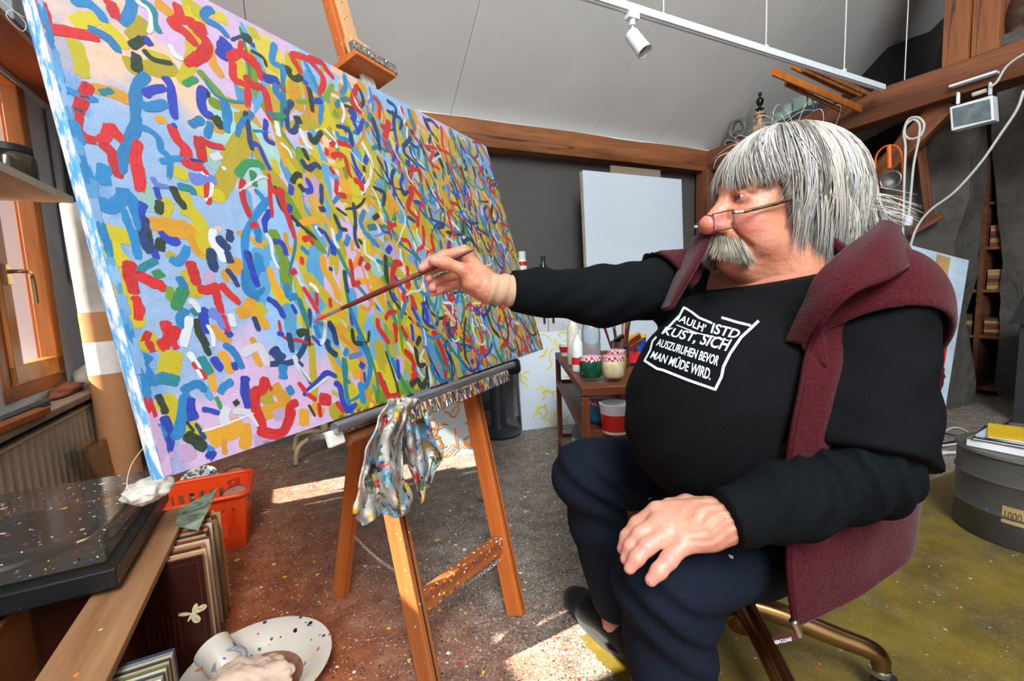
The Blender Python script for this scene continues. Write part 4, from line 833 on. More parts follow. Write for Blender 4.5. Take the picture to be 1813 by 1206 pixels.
def hands():
    def P(*a): return V3(at(*a))
    # right hand pinching the brush
    g = Grid(P(815, 490, .925)-.115, P(815, 490, .925)+.115, .0016)
    wr = P(884, 514, .925); fa = P(960, 516, .955)
    g.cone(fa, wr, .030, .026, .01); g.cone(wr, P(862, 507, .922), .026, .024, .01)
    g.cone(P(862, 500, .93), P(830, 462, .94), .024, .016, .014); g.cone(P(864, 512, .925), P(826, 490, .95), .022, .018, .014); g.cone(P(862, 520, .92), P(828, 508, .95), .018, .014, .014)
    g.cone(P(866, 512, .915), P(834, 500, .905), .020, .019, .014)
    g.cone(P(850, 492, .92), P(822, 480, .915), .02, .014, .014)
    g.chain([P(842, 500, .905), P(818, 478, .895), P(790, 466, .888), P(768, 462, .886)], [.0165, .0128, .0120, .0098], .006)
    g.chain([P(826, 450, .938), P(822, 446, .935), P(786, 453, .915), P(762, 464, .900), P(747, 475, .893)], [.0145, .0130, .0108, .0098, .0078], .006)
    g.chain([P(824, 466, .95), P(784, 470, .94), P(760, 480, .925), P(759, 493, .915)], [.0125, .0110, .0098, .0086], .0035)
    g.chain([P(824, 484, .955), P(786, 492, .950), P(765, 501, .93), P(766, 510, .92)], [.0120, .0105, .0095, .0084], .0035)
    g.chain([P(828, 500, .955), P(796, 508, .955), P(774, 515, .94), P(766, 519, .93)], [.0110, .0095, .0085, .0076], .0035)
    V, F = g.mesh(); V = relax(V, F, 2, .45)
    V = V+(fnoise(V, 260, 8)*.0005)[:, None]*(V-P(830, 490, .93))/.05
    C = np.tile(SK*.97, (len(V), 1)); n = fnoise(V, 70, 4)[:, None]; C = C*(1-.3*np.clip(n, 0, 1))+SKR*.3*np.clip(n, 0, 1)
    for q in ((747, 475, .893), (768, 462, .886), (759, 493, .915), (766, 510, .92), (766, 519, .93)):
        f = np.clip(1.4-np.linalg.norm(V-P(*q), axis=1)/.022, 0, 1)[:, None]*.5; C = C*(1-f)+np.array(rgb('#dc8f80'))*f
    addbody(V, F, C)
    # left hand spread on the knee
    g = Grid(P(1180, 950, .63)-.105, P(1180, 950, .63)+.125, .0016)
    wr = P(1282, 925, .622); g.cone(P(1340, 900, .62), wr, .031, .028, .012); g.cone(wr, P(1245, 925, .63), .0275, .026, .015)
    g.cone(P(1250, 905, .645), P(1166, 905, .668), .021, .0150, .016); g.cone(P(1250, 925, .632), P(1168, 926, .645), .0215, .0150, .016); g.cone(P(1250, 940, .622), P(1182, 946, .628), .0205, .0145, .016); g.cone(P(1255, 950, .616), P(1212, 964, .612), .019, .0135, .016)
    g.chain([P(1160, 906, .668), P(1128, 928, .675), P(1110, 950, .675), P(1102, 972, .67)], [.0130, .0112, .0100, .0085], .007)
    g.chain([P(1166, 928, .645), P(1134, 946, .640), P(1117, 968, .636), P(1108, 990, .633)], [.0132, .0116, .0104, .0086], .007)
    g.chain([P(1180, 948, .626), P(1146, 968, .618), P(1128, 988, .612), P(1115, 1006, .610)], [.0130, .0116, .0104, .0086], .007)
    g.chain([P(1208, 966, .610), P(1184, 992, .598), P(1167, 1011, .592), P(1153, 1027, .590)], [.0125, .0114, .0105, .0088], .007)
    g.chain([P(1250, 900, .66), P(1215, 892, .69), P(1185, 897, .705), P(1165, 905, .71)], [.017, .0135, .012, .0095], .008)
    V, F = g.mesh(); V = relax(V, F, 2, .45); 
    cx_ = V@np.array([.35, .35, .85]); wr_ = np.clip((V[:, 0]-P(1195, 940, .62)[0])/.04, 0, 1)
    V = V+((np.sin(V@np.array([-150., 210., 420.])+2.2*np.sin(V@np.array([90., 60., 40.])))*.0011*wr_+fnoise(V, 240, 6)*.0005)[:, None])*np.array([-.5, -.6, .6])
    C = np.tile(SKP, (len(V), 1)); n = fnoise(V, 60, 9)[:, None]; C = C*(1-.35*np.clip(n, 0, 1))+np.array(rgb('#c98074'))*.35*np.clip(n, 0, 1)
    f = (wr_*.45)[:, None]; C = C*(1-f)+np.array(rgb('#b9805f'))*f
    for q in ((1102, 972, .67), (1108, 990, .633), (1115, 1006, .61), (1153, 1027, .59), (1146, 968, .606), (1184, 992, .586)):
        f = np.clip(1.4-np.linalg.norm(V-P(*q), axis=1)/.018, 0, 1)[:, None]*.45; C = C*(1-f)+np.array(rgb('#e08a86'))*f
    addbody(V, F, C)
hands()
# ------------------------------------------------------------------ body volumes shared by skin and clothes
def torso_into(g, e=0.0):
    g.ell(np.array([.535, .865, .79]), np.array([.135, .195, .165])+e, TRm, .07)            # rib cage
    g.ell(np.array([.412, .845, .690]), np.array([.200, .195, .180])+e, TRm, .07)           # belly
    g.ell(np.array([.438, .865, .772]), np.array([.172, .19, .138])+e, TRm, .07)           # chest
    g.ell(PEL+np.array([-.02, .0, .03]), np.array([.17, .195, .13])+e, TRm, .07)            # hips
    g.cone(S_L*.86+S_R*.14, S_R*.86+S_L*.14, .072+e, .070+e, .06)
    g.cone(NECK+np.array([-.01, -.005, .045]), NECK+np.array([.02, .02, -.05]), .068+e, .115+e, .05)
def legs_into(g, e=0.0):
    g.cone(HIP_L, K_L, .092+e, .074+e, .05); g.cone(K_L, A_L+np.array([0, 0, .04]), .073+e, .066+e, .03)
    g.cone(HIP_R, K_R, .100+e, .073+e, .05); g.cone(K_R, A_R+np.array([0, 0, .05]), .072+e, .058+e, .03)
def arms_into(g, e=0.0):
    g.cone(S_L, E_L, .062+e, .050+e, .03); g.cone(E_L, W_L, .050+e, .034+e, .03)
    g.cone(S_R, E_R, .062+e, .048+e, .03); g.cone(E_R, W_R, .048+e, .032+e, .03)
g = Grid((-.12, .5, .0), (.86, 1.4, 1.05), .011); torso_into(g, -.02); legs_into(g, -.022); arms_into(g, -.016)
fR = (V3(fl(1003, 1042, .035))-A_R); fR[2] = 0; fR /= np.linalg.norm(fR); fL = np.array([-.94, -.34, 0])
for a, f in ((A_R, fR), (A_L, fL)): g.cone(a, np.array([a[0], a[1], .06]), .036, .04, .02); g.cone(np.array([a[0], a[1], .05])-f*.03, np.array([a[0], a[1], .034])+f*.11, .032, .020, .02)
V, F = g.mesh(); V = relax(V, F, 2); addbody(V, F, np.tile(SKD, (len(V), 1)))
BVa = np.concatenate(BV); body = pobj('body', BVa, np.concatenate(BF), M_skin, cols=np.concatenate(BC))
for s in (-1, 1):
    m = MB(Matrix.Translation(Vector(hd(.0725, s*.033, .022))-Vector((.5, .9, 0)))); m.lathe([(0, -.0138)]+[(.0138*math.sin(a), -.0138*math.cos(a)) for a in [k*math.pi/10 for k in range(1, 10)]]+[(0, .0138)], 16)
    eo = m.obj('eyeball', M_eye, PERSON, smooth=0)
    m = MB(); q = frame(Vector(hd(.0725, s*.033, .022))-Vector((.5, .9, 0)), Vector(hf-.1*hl*s-.22*hu), Vector(hu)) @ Matrix.Rotation(math.pi/2, 4, 'Y')
    m.lathe([(.0062, .0126), (.0045, .0139), (0, .0144)], 14, q, False); m.obj('iris', M_iris, PERSON, smooth=0)
# ------------------------------------------------------------------ clothes
def cloth(name, col, var=.12, rough=.85, fuzz=0.0, bscale=420, wr=(18, .5), weave=.2, dirt=None):
    t = NT(name); c = rgb(col); n = t.noise(6, 4, .6)
    base = t.ramp(n, [(.3, tuple(x*(1-var) for x in c)), (.7, tuple(x*(1+var) for x in c))])
    if dirt: base = t.splat(base, dirt[0], dirt[1], [rgb('#b8b4ac'), rgb('#8a877e'), rgb('#c0b090')], dirt[2])
    if fuzz: base = t.mix(t.ramp(t.noise(260, 4, .7), [(.42, .0), (.68, fuzz)]), base, tuple(min(1, x*2.6+.01) for x in c))
    big = t.noise(wr[0], 3, .55, None, .8); t.bump(t.mix(weave, big, t.noise(bscale, 2)), wr[1], .012)
    return t.fin(base, rough, 0, Sheen_Weight=.12 if fuzz else .0, Sheen_Roughness=.5, Specular_IOR_Level=.12)
M_black = cloth('black_cotton', '#0a0b0d', wr=(7, .6)); M_black2 = cloth('black_jersey_sleeve', '#080d10', wr=(16, .6), dirt=(30, .12, .25))
M_trouser = cloth('navy_trousers', '#131a26', wr=(11, .45), dirt=(26, .16, .35)); M_fleece = cloth('maroon_fleece', '#3a0810', .15, .95, .4, 300, (16, .35), .5, dirt=(24, .07, .3))
def fold(g, blo, bhi, fn):
    q = g.sl(blo, bhi); X, Y, Z = g.pts(q); g.d[q] = g.d[q]+fn(X, Y, Z)
# t-shirt: torso plus the wide short sleeve of the near arm
H1 = .0055
g = Grid((.15, .52, .42), (.86, 1.24, 1.0), H1); torso_into(g, 0.0)
ux = (E_L-S_L)/np.linalg.norm(E_L-S_L); hemL = S_L+ux*.235
g.cone(S_L, hemL, .072, .080, .05)
uxr = (E_R-S_R)/np.linalg.norm(E_R-S_R); g.cone(S_R, S_R+uxr*.10, .074, .070, .05)
fold(g, (0, 0, 0), (2, 2, 2), lambda X, Y, Z: .0018*np.sin(95*(Z+.55*X-.25*Y)+2.5*np.sin(14*X+9*Y+3*Z))*np.clip((X+.4*Y-.62)/.2, 0, 1)+.0022*np.sin(60*(Z-.4*X+.5*Y)+2*np.sin(20*X-11*Z)))
# neckline and sleeve hems are cut clean
def cut(g, p, n, inside=None):
    """remove what lies beyond the plane (p,n), only where inside(X,Y,Z) holds"""
    def fn(X, Y, Z):
        d = -((X-p[0])*n[0]+(Y-p[1])*n[1]+(Z-p[2])*n[2])
        return d if inside is None else np.where(inside(X, Y, Z), d, 9.0)
    g.put(fn, g.lo, g.lo+g.n*g.h, .002, 's')
cut(g, hemL+ux*.01, ux, lambda X, Y, Z: ((X-hemL[0])**2+(Y-hemL[1])**2+(Z-hemL[2])**2) < .125**2)
nkp = hd(.045, 0, -.138); nkn = np.array([-.22, -.02, .97]); nkn /= np.linalg.norm(nkn)
cut(g, nkp, nkn, lambda X, Y, Z: ((X-nkp[0])**2+(Y-nkp[1])**2+(Z-nkp[2])**2) < .145**2)
cut(g, np.array([0, 0, .545]), np.array([0, 0, -1.]))
V, F = g.mesh(); TS_V, TS_F = relax(V, F, 2, .4), F
tshirt = pobj('t_shirt', TS_V, TS_F, M_black)
TS_BVH = BVHTree.FromPolygons([tuple(v) for v in TS_V], [tuple(int(i) for i in f) for f in TS_F])
# long sleeves underneath
g = Grid((-.10, .50, .55), (.80, 1.16, 1.05), .0048)
g.cone(S_L, E_L, .058, .052, .03); g.cone(E_L, E_L*.45+W_L*.55, .057, .052, .03); g.cone(E_L*.45+W_L*.55, W_L, .054, .040, .02)
g.cone(S_R, E_R, .072, .062, .04); g.cone(E_R, E_R*.4+W_R*.6, .060, .047, .03); g.cone(E_R*.4+W_R*.6, W_R, .047, .040, .02)
aL = (W_L-E_L)/np.linalg.norm(W_L-E_L); aR = (W_R-E_R)/np.linalg.norm(W_R-E_R)
def slv(X, Y, Z):
    # gathers: rings round the forearm, slanting
    tL = (X-E_L[0])*aL[0]+(Y-E_L[1])*aL[1]+(Z-E_L[2])*aL[2]; near = (Y < .78)
    r1 = .0048*np.sin(150*tL+55*Z+2.2*np.sin(30*Z+16*X))*np.clip(1.15-np.abs(tL-.05)/.17, 0, 1)
    tR = (X-E_R[0])*aR[0]+(Y-E_R[1])*aR[1]+(Z-E_R[2])*aR[2]
    r2 = .0018*np.sin(85*tR+60*Z+2.0*np.sin(26*Z+9*X))*np.clip(1.2-np.abs(tR+.05)/.3, 0, 1)
    return np.where(near, r1, r2)
fold(g, (-1, 0, 0), (2, 2, 2), slv)
sph = lambda c, r: (lambda X, Y, Z: ((X-c[0])**2+(Y-c[1])**2+(Z-c[2])**2) < r*r)
cut(g, W_L-aL*.012, aL, sph(W_L, .09)); cut(g, W_R-aR*.03, aR, sph(W_R, .09))
V, F = g.mesh(); V = relax(V, F, 2, .4); pobj('long_sleeves', V, F, M_black2)
# elastic wrist support on the right wrist
g = Grid(V3(at(880, 513, .925))-.08, V3(at(880, 513, .925))+.08, .0026)
g.cone(W_R+aR*.022, W_R-aR*.06, .0305, .0345, .01); cut(g, W_R+aR*.022, aR); cut(g, W_R-aR*.05, -aR)
fold(g, (-1, 0, 0), (2, 2, 2), lambda X, Y, Z: .0016*np.sin(260*((X-W_R[0])*aR[0]+(Y-W_R[1])*aR[1]+(Z-W_R[2])*aR[2])+60*Z))
V, F = g.mesh(); pobj('wrist_support', relax(V, F, 2, .4), F, cloth('beige_elastic', '#b8977a', .06, .8, 0, 600, (40, .3), .4))
# trousers
g = Grid((.02, .55, .04), (.86, 1.36, .68), .0062); legs_into(g, .004); g.ell(PEL+np.array([-.02, .02, .0]), (.165, .175, .115), TRm, .06)
def trf(X, Y, Z):
    dk = np.sqrt((X-K_L[0])**2+(Y-K_L[1])**2+(Z-K_L[2])**2); dr = np.sqrt((X-K_R[0])**2+(Y-K_R[1])**2+(Z-K_R[2])**2)
    w = np.clip(1.3-np.minimum(dk-.06, dr-.06)/.16, 0, 1)*np.clip((.60-Z)/.08, 0, 1)
    return .0055*np.sin(75*Z+38*X-20*Y+2.4*np.sin(17*Z+22*X))*w+.002*np.sin(48*(X+Y)+30*Z)
fold(g, (0, 0, 0), (2, 2, 2), trf); cut(g, np.array([0, 0, .085]), np.array([0, 0, -1.]))
V, F = g.mesh(); pobj('trousers', relax(V, F, 3, .45), F, M_trouser)
# shoes
def shoe(a, f, ln=.2):
    b = np.array([a[0], a[1], 0]); g = Grid(b-np.array([.28, .28, .0]), b+np.array([.28, .28, .14]), .0036); s = np.array([-f[1], f[0], 0]); R = np.stack([f, s, [0, 0, 1.]])
    g.cone(b-f*.045+tz*.042, b+f*.09+tz*.036, .040, .040, .03); g.ell(b+f*.135+tz*.030, (.075, .046, .036), R, .03); g.ell(b-f*.05+tz*.045, (.04, .036, .045), R, .02)
    g.cone(b-f*.02+tz*.12, b+f*.012+tz*.085, .036, .034, .012, 's'); cut(g, np.array([0, 0, .006]), np.array([0, 0, -1.]))
    V, F = g.mesh(); o = pobj('shoe', relax(V, F, 2, .4), F, cloth('black_suede', '#121216', .1, .9, .15, 500, (30, .1), .6))
    pl_ = [(b+f*x+s*y) for x, y in [(.2*math.cos(q)*(1 if math.cos(q) > 0 else .42)+.012, .047*math.sin(q)) for q in [k*2*math.pi/28 for k in range(28)]]]
    m = MB(Matrix.Translation((-.5, -.9, 0))); m.prism([(p[0], p[1]) for p in pl_], .001, .014); m.obj('sole', mat('grey_rubber_sole', '#3a3836', .8, bump=0), o, WM[PERSON.name])
shoe(A_R, fR); shoe(A_L, fL)
# ---- fleece vest: a shell round the torso, open in front, with armholes
zip_px = [(1488, 512, None), (1446, 562, None), (1432, 620, None), (1418, 690, None), (1404, 760, None), (1393, 830, None)]
def ontorso(px, py, bvh=None):
    r = ray(px, py); h = (bvh or TS_BVH).ray_cast(EYE, r.normalized()); return None if h[0] is None else V3(h[0])
TG = Grid((.15, .52, .40), (.88, 1.26, 1.02), .0062); torso_into(TG, 0.0)
tV, tF = TG.mesh(); TO_BVH = BVHTree.FromPolygons([tuple(v) for v in tV], [tuple(int(i) for i in f) for f in tF])
def lz(p): q = p-np.array([.5, .88, 0]); return q@tw, p[2], q@tf
zl = [lz(ontorso(x, y, TO_BVH)) for x, y, _ in zip_px]; zl = sorted([(z, l) for l, z, f in zl])
zr_px = [(1262, 432), (1226, 470), (1198, 515), (1182, 545)]
VG = Grid((.15, .50, .42), (.90, 1.26, 1.02), .0040); torso_into(VG, .0); VG.cone(S_L, hemL, .072, .080, .05); VG.cone(S_R, S_R+uxr*.10, .074, .070, .05)
d = VG.d; X, Y, Z = VG.pts(tuple(slice(None) for _ in range(3)))
l = (X-.5)*tw[0]+(Y-.88)*tw[1]; fwd = (X-.5)*tf[0]+(Y-.88)*tf[1]
foldv = .004*np.sin(40*l+9*Z+np.sin(16*Z))
shell = np.abs(d-.0135+foldv)-.0055
lL = np.interp(Z, [a for a, b in zl], [b for a, b in zl]); lR = np.interp(Z, [.6, .78, .86, .95], [-.19, -.165, -.15, -.085])
opening = np.where(fwd > -.02, np.minimum(lL-l, l-lR), -9.0)
shell = np.maximum(shell, opening)
def capd(p, q):
    pq = q-p; L = pq@pq; t = np.clip(((X-p[0])*pq[0]+(Y-p[1])*pq[1]+(Z-p[2])*pq[2])/L, 0, 1)
    return np.sqrt((X-p[0]-t*pq[0])**2+(Y-p[1]-t*pq[1])**2+(Z-p[2]-t*pq[2])**2)
aB = ontorso(1545, 566); an = tw*.5+ux*.85; an /= np.linalg.norm(an)
smax = lambda a, b, k=.006: np.maximum(a, b)+np.maximum(k-np.abs(a-b), 0)**2/(4*k)
shell = smax(shell, np.minimum((X-aB[0])*an[0]+(Y-aB[1])*an[1]+(Z-aB[2])*an[2], .112-capd(S_L, E_L)))
ar = [V3(at(1232, 445, 1.02)), V3(at(1192, 500, .97))]; rn = uxr*.9+np.array([0, 0, -.25]); rn /= np.linalg.norm(rn); shell = np.maximum(shell, (X-ar[1][0])*rn[0]+(Y-ar[1][1])*rn[1]+(Z-ar[1][2])*rn[2])
shell = np.maximum(shell, (.50+.05*np.clip(fwd/.2, -1, 1))-Z)
hc = np.sqrt((X-NECK[0])**2+(Y-NECK[1])**2); shell = np.maximum(shell, np.where(Z > NECK[2]-.04, .088-hc, -9.))
VG.d = np.broadcast_to(shell, VG.d.shape).astype(np.float32).copy()
V, F = VG.mesh(); vest = pobj('fleece_vest', relax(V, F, 3, .45), F, M_fleece)
def loft(name, rows, m, parent, thick=.006, n=12, bulge=0.0, sub=1):
    G = [smooth_path([Vector(p) for p in r], n) for r in rows]; cols = list(zip(*G)); G2 = [smooth_path(list(c), n) for c in cols]
    mb = MB(Matrix.Translation((-.5, -.9, 0))); mb.grid([list(r) for r in zip(*G2)]); o = mb.obj(name, m, parent, WM[PERSON.name], smooth=0)
    s = o.modifiers.new('thick', 'SOLIDIFY'); s.thickness = thick; s.offset = 0; return o
A3 = lambda *a: at(*a)
# near collar flap, folded down over the shoulder
loft('collar', [[A3(1392, 606, .70), A3(1425, 540, .685), A3(1449, 488, .68), A3(1495, 445, .70), A3(1545, 408, .74), A3(1556, 394, .81)],
                [A3(1412, 606, .685), A3(1452, 540, .655), A3(1490, 500, .645), A3(1535, 455, .66), A3(1572, 415, .70), A3(1582, 400, .78)],
                [A3(1428, 612, .68), A3(1462, 562, .648), A3(1510, 516, .632), A3(1570, 492, .64), A3(1604, 474, .665), A3(1614, 452, .75)]], M_fleece, vest, .009)
# far collar and front edge beside the throat
loft('collar', [[A3(1258, 405, .90), A3(1250, 440, .875), A3(1222, 490, .87), A3(1190, 545, .885)], [A3(1244, 412, .915), A3(1236, 446, .89), A3(1208, 496, .89), A3(1182, 548, .90)], [A3(1228, 424, .955), A3(1216, 452, .94), A3(1192, 502, .945), A3(1172, 550, .955)]], M_fleece, vest, .008)
# lower front panel hanging beside the thigh
loft('front_panel', [[A3(1404, 815, .64), A3(1470, 800, .655), A3(1560, 790, .69), A3(1615, 800, .77), Vector((.765, .92, .66))],
                     [A3(1398, 900, .628), A3(1465, 900, .645), A3(1560, 880, .675), A3(1628, 860, .75), Vector((.755, .92, .60))],
                     [A3(1397, 1000, .620), A3(1460, 992, .632), A3(1550, 950, .662), A3(1624, 905, .735), Vector((.745, .92, .555))],
                     [A3(1402, 1060, .618), A3(1462, 1050, .628), A3(1545, 1010, .655), A3(1620, 935, .725), Vector((.735, .92, .535))],
                     [A3(1409, 1108, .616), A3(1465, 1082, .626), A3(1548, 1035, .652), A3(1615, 958, .72), Vector((.73, .92, .52))]], M_fleece, vest, .007)
_fe = []
for y_, xa, xb in ((548, 1456, 1500), (590, 1438, 1486), (650, 1425, 1474), (720, 1411, 1464), (790, 1399, 1458), (850, 1392, 1452)):
    r_ = []
    for x_ in (xa, (xa+xb)/2, xb, xb+25):
        p_ = ontorso(x_, y_, TO_BVH); p_ = Vector(p_) if p_ is not None else A3(x_, y_, .72); r_.append(p_-(p_-EYE).normalized()*(.020 if x_ <= xb else .004))
    _fe.append(r_)
loft('front_edge', _fe, M_fleece, vest, .008, 6)
def tubep(name, pts, r, m, parent, n=8):
    mb = MB(Matrix.Translation((-.5, -.9, 0))); mb.tube(smooth_path(pts, 10), r, n); return mb.obj(name, m, parent, WM[PERSON.name], smooth=0)
M_zip = cloth('maroon_zip_tape', '#3a0d14', .1, .7)
zp = [A3(1604, 474, .664), A3(1570, 493, .638), A3(1510, 517, .630), A3(1462, 563, .646)]
for x, y, _ in zip_px[2:]:
    p = ontorso(x, y, TO_BVH); zp.append(Vector(p)-(Vector(p)-EYE).normalized()*.022)
tubep('zip', zp, .0042, M_zip, vest); tubep('zip', [A3(1404, 815, .638), A3(1397, 900, .626), A3(1396, 1000, .618), A3(1401, 1060, .616), A3(1408, 1108, .614)], .0045, M_zip, vest)
M_steel = mat('steel', '#b9bcc0', .25, 1.0, bump=0)
pz = A3(1411, 1112, .612); tubep('zip_slider', [pz+Vector((-.006, 0, .012)), pz, pz+Vector((.004, 0, -.012))], .006, M_steel, vest)
M_tag = mat('maroon_tag', '#4a1622', .7, bump=0)
tg = MB(Matrix.Translation((-.5, -.9, 0))); q = [A3(1367, 1131, .612), A3(1408, 1122, .610), A3(1412, 1132, .611), A3(1374, 1143, .613)]; bk_ = [p+Vector((.0, .0015, 0)) for p in q]; tg.hexa(bk_, q); zt_ = tg.obj('pull_tag', M_tag, vest, WM[PERSON.name])
# ---- lettering
M_print = mat('white_print', '#dfeef0', .6, var=.04, bump=0)
def text_mesh(s, bold=.018):
    cu = bpy.data.curves.new('txt', 'FONT'); cu.body = s; cu.offset = bold; cu.resolution_u = 3; ob = bpy.data.objects.new('txt', cu); COL.objects.link(ob)
    dg = bpy.context.evaluated_depsgraph_get(); me = ob.evaluated_get(dg).to_mesh(); bm = bmesh.new(); bm.from_mesh(me); ob.evaluated_get(dg).to_mesh_clear()
    bpy.data.objects.remove(ob); bpy.data.curves.remove(cu)
    bmesh.ops.triangulate(bm, faces=bm.faces[:]); 
    for _ in range(3): bmesh.ops.subdivide_edges(bm, edges=[e for e in bm.edges if e.calc_length() > .18], cuts=1)
    bmesh.ops.triangulate(bm, faces=bm.faces[:])
    v = np.array([x.co[:] for x in bm.verts]); f = [[x.index for x in y.verts] for y in bm.faces]; bm.free()
    lo, hi = v.min(0), v.max(0); return (v-lo)/np.maximum(hi-lo, 1e-6), f
def drape(px, py, off=.0022):
    p = ontorso(px, py)
    if p is None: return None
    p = Vector(p); return p-(p-EYE).normalized()*off
def print_text(s, quad, conv, parent, m, bold=.018, name='lettering', pos=drape):
    v, f = text_mesh(s, bold); mb = MB(Matrix.Translation((-.5, -.9, 0))); vs = []
    tl, tr_, br, bl_ = [conv(q) for q in quad]
    for x, y, _ in v:
        a = (tl[0]*(1-x)+tr_[0]*x, tl[1]*(1-x)+tr_[1]*x); b = (bl_[0]*(1-x)+br[0]*x, bl_[1]*(1-x)+br[1]*x); vs.append(pos(b[0]*(1-y)+a[0]*y, b[1]*(1-y)+a[1]*y))
    f = [q for q in f if all(vs[i] is not None for i in q)]; vs = [v_ if v_ is not None else Vector((.4, .7, .8)) for v_ in vs]
    mb.add(vs, f); return mb.obj(name, m, parent, WM[PERSON.name])
cvt = lambda q: (1084+q[0]/3.35, 500+q[1]/3.35)
for s, q in (("AULH\u2019", [(415, 192), (560, 252), (548, 300), (392, 232)]), ("ISTD", [(600, 240), (772, 285), (735, 335), (582, 300)]), ("KUST, SICH", [(318, 262), (712, 338), (668, 420), (285, 312)]),
             ("AUSZURUHEN BEVOR", [(275, 332), (640, 438), (622, 496), (258, 375)]), ("MAN M\u00dcDE WIRD.", [(250, 398), (598, 500), (580, 582), (222, 448)])):
    print_text(s, q, cvt, tshirt, M_print)
def print_line(pts, w0, name='print_frame'):
    P = [cvt(p) for p in pts]; mb = MB(Matrix.Translation((-.5, -.9, 0))); L = []
    for i in range(len(P)-1):
        for k in range(6): L.append((P[i][0]+(P[i+1][0]-P[i][0])*k/6, P[i][1]+(P[i+1][1]-P[i][1])*k/6))
    L.append(P[-1]); rows = []
    for i, p in enumerate(L):
        a, b = L[max(i-1, 0)], L[min(i+1, len(L)-1)]; dx, dy = b[0]-a[0], b[1]-a[1]; n = math.hypot(dx, dy); nx, ny = -dy/n*w0/2, dx/n*w0/2
        r_ = [drape(p[0]-nx, p[1]-ny), drape(p[0]+nx, p[1]+ny)]
        if None not in r_: rows.append(r_)
    mb.grid(rows); mb.obj(name, M_print, tshirt, WM[PERSON.name])
print_line([(385, 225), (425, 148), (470, 175), (515, 210), (592, 242)], 4.0); print_line([(648, 208), (735, 235), (822, 256)], 4.2)
print_line([(868, 228), (830, 265), (765, 325), (700, 420), (660, 500), (648, 560), (608, 640)], 5.0)
print_line([(612, 636), (450, 580), (300, 520), (265, 512), (188, 462)], 4.4); print_line([(190, 466), (225, 402), (238, 350), (262, 322)], 3.2); print_line([(300, 300), (395, 200)], 4.0); print_line([(380, 252), (500, 300), (690, 345)], 1.8)
print_text('SWITCHER', [(1402, 1135), (1372, 1141), (1370, 1135), (1401, 1128)], lambda q: q, zt_, M_print, .02, 'lettering', lambda x, y: A3(x, y, .6085))
# ================================================================== hair, moustache, glasses
def strands_mesh(paths, radii, cols, name, parent=PERSON, m=None):
    """each strand a thin three-sided tapering tube"""
    V = []; F = []; C = []; base = 0; off = np.array([.5, .9, 0])
    for P, r, c in zip(paths, radii, cols):
        P = np.asarray(P); n = len(P); T = np.gradient(P, axis=0); T /= np.linalg.norm(T, axis=1)[:, None]+1e-9
        A = np.cross(T, np.array([.3, .5, .81])); A /= np.linalg.norm(A, axis=1)[:, None]+1e-9; B = np.cross(T, A)
        s = np.linspace(0, 1, n); rr = r*np.minimum(1, (1.02-s)/.35)**.7*np.minimum(1, (s+.15)/.25)
        for k in range(3):
            a = 2*math.pi*k/3; V.append(P-off+(A*math.cos(a)+B*math.sin(a))*rr[:, None])
        i = np.arange(n-1)
        for k in range(3):
            k2 = (k+1) % 3; F.append(np.stack([base+k*n+i, base+k2*n+i, base+k2*n+i+1, base+k*n+i+1], 1))
        C.append(np.tile(c, (3*n, 1))); base += 3*n
    V = np.concatenate(V); F = np.concatenate(F); C = np.concatenate(C); me = np_mesh(name, V, F)
    ca = me.color_attributes.new('Col', 'FLOAT_COLOR', 'POINT'); c4 = np.ones((len(V), 4), np.float32); c4[:, :3] = C; ca.data.foreach_set('color', c4.ravel())
    return link(name, me, m, parent, WM[PERSON.name])
t = NT('grey_hair'); a_ = t.new('ShaderNodeAttribute', attribute_name='Col'); M_hair = t.fin(a_.outputs['Color'], .38, 0, Specular_IOR_Level=.6)
rh = np.random.RandomState(5)
HCOL = [np.array(rgb(c)) for c in ('#e9e5d8', '#dcd6c4', '#cfc9b8', '#c0bbb0', '#b4b2ae', '#98948c', '#7d7a74', '#d6d9de')]
def hcol(dark=0.0):
    p = np.array([.2, .2, .18, .13, .10, .08+dark, .05+dark, .1]); return HCOL[rh.choice(8, p=p/p.sum())]*(.88+.24*rh.rand())
hcen = np.array([-.040, 0, .036])
def shell(th, ph, k): return hcen+np.array([(.132 if math.cos(ph) > 0 else .136)*math.sin(th)*math.cos(ph), .100*math.sin(th)*math.sin(ph), .112*math.cos(th)])*k
def zend(ph):
    a = abs(math.degrees(ph)); return float(np.interp(a, [0, 25, 42, 60, 72, 82, 100, 125, 150, 180], [.058, .058, .054, .020, -.062, -.092, -.100, -.098, -.088, -.080]))
paths, radii, cols = [], [], []
clumps = [dict(ph=rh.rand()*2*math.pi-math.pi, u=rh.rand(), lay=rh.rand(), tone=rh.choice(8, p=[.17, .18, .17, .13, .10, .11, .06, .08]), a=rh.normal()*.010, w=rh.rand()*6.3, f=rh.uniform(1.5, 3.5), sw=rh.normal()*.10, dz=rh.normal()*.016) for _ in range(420)]
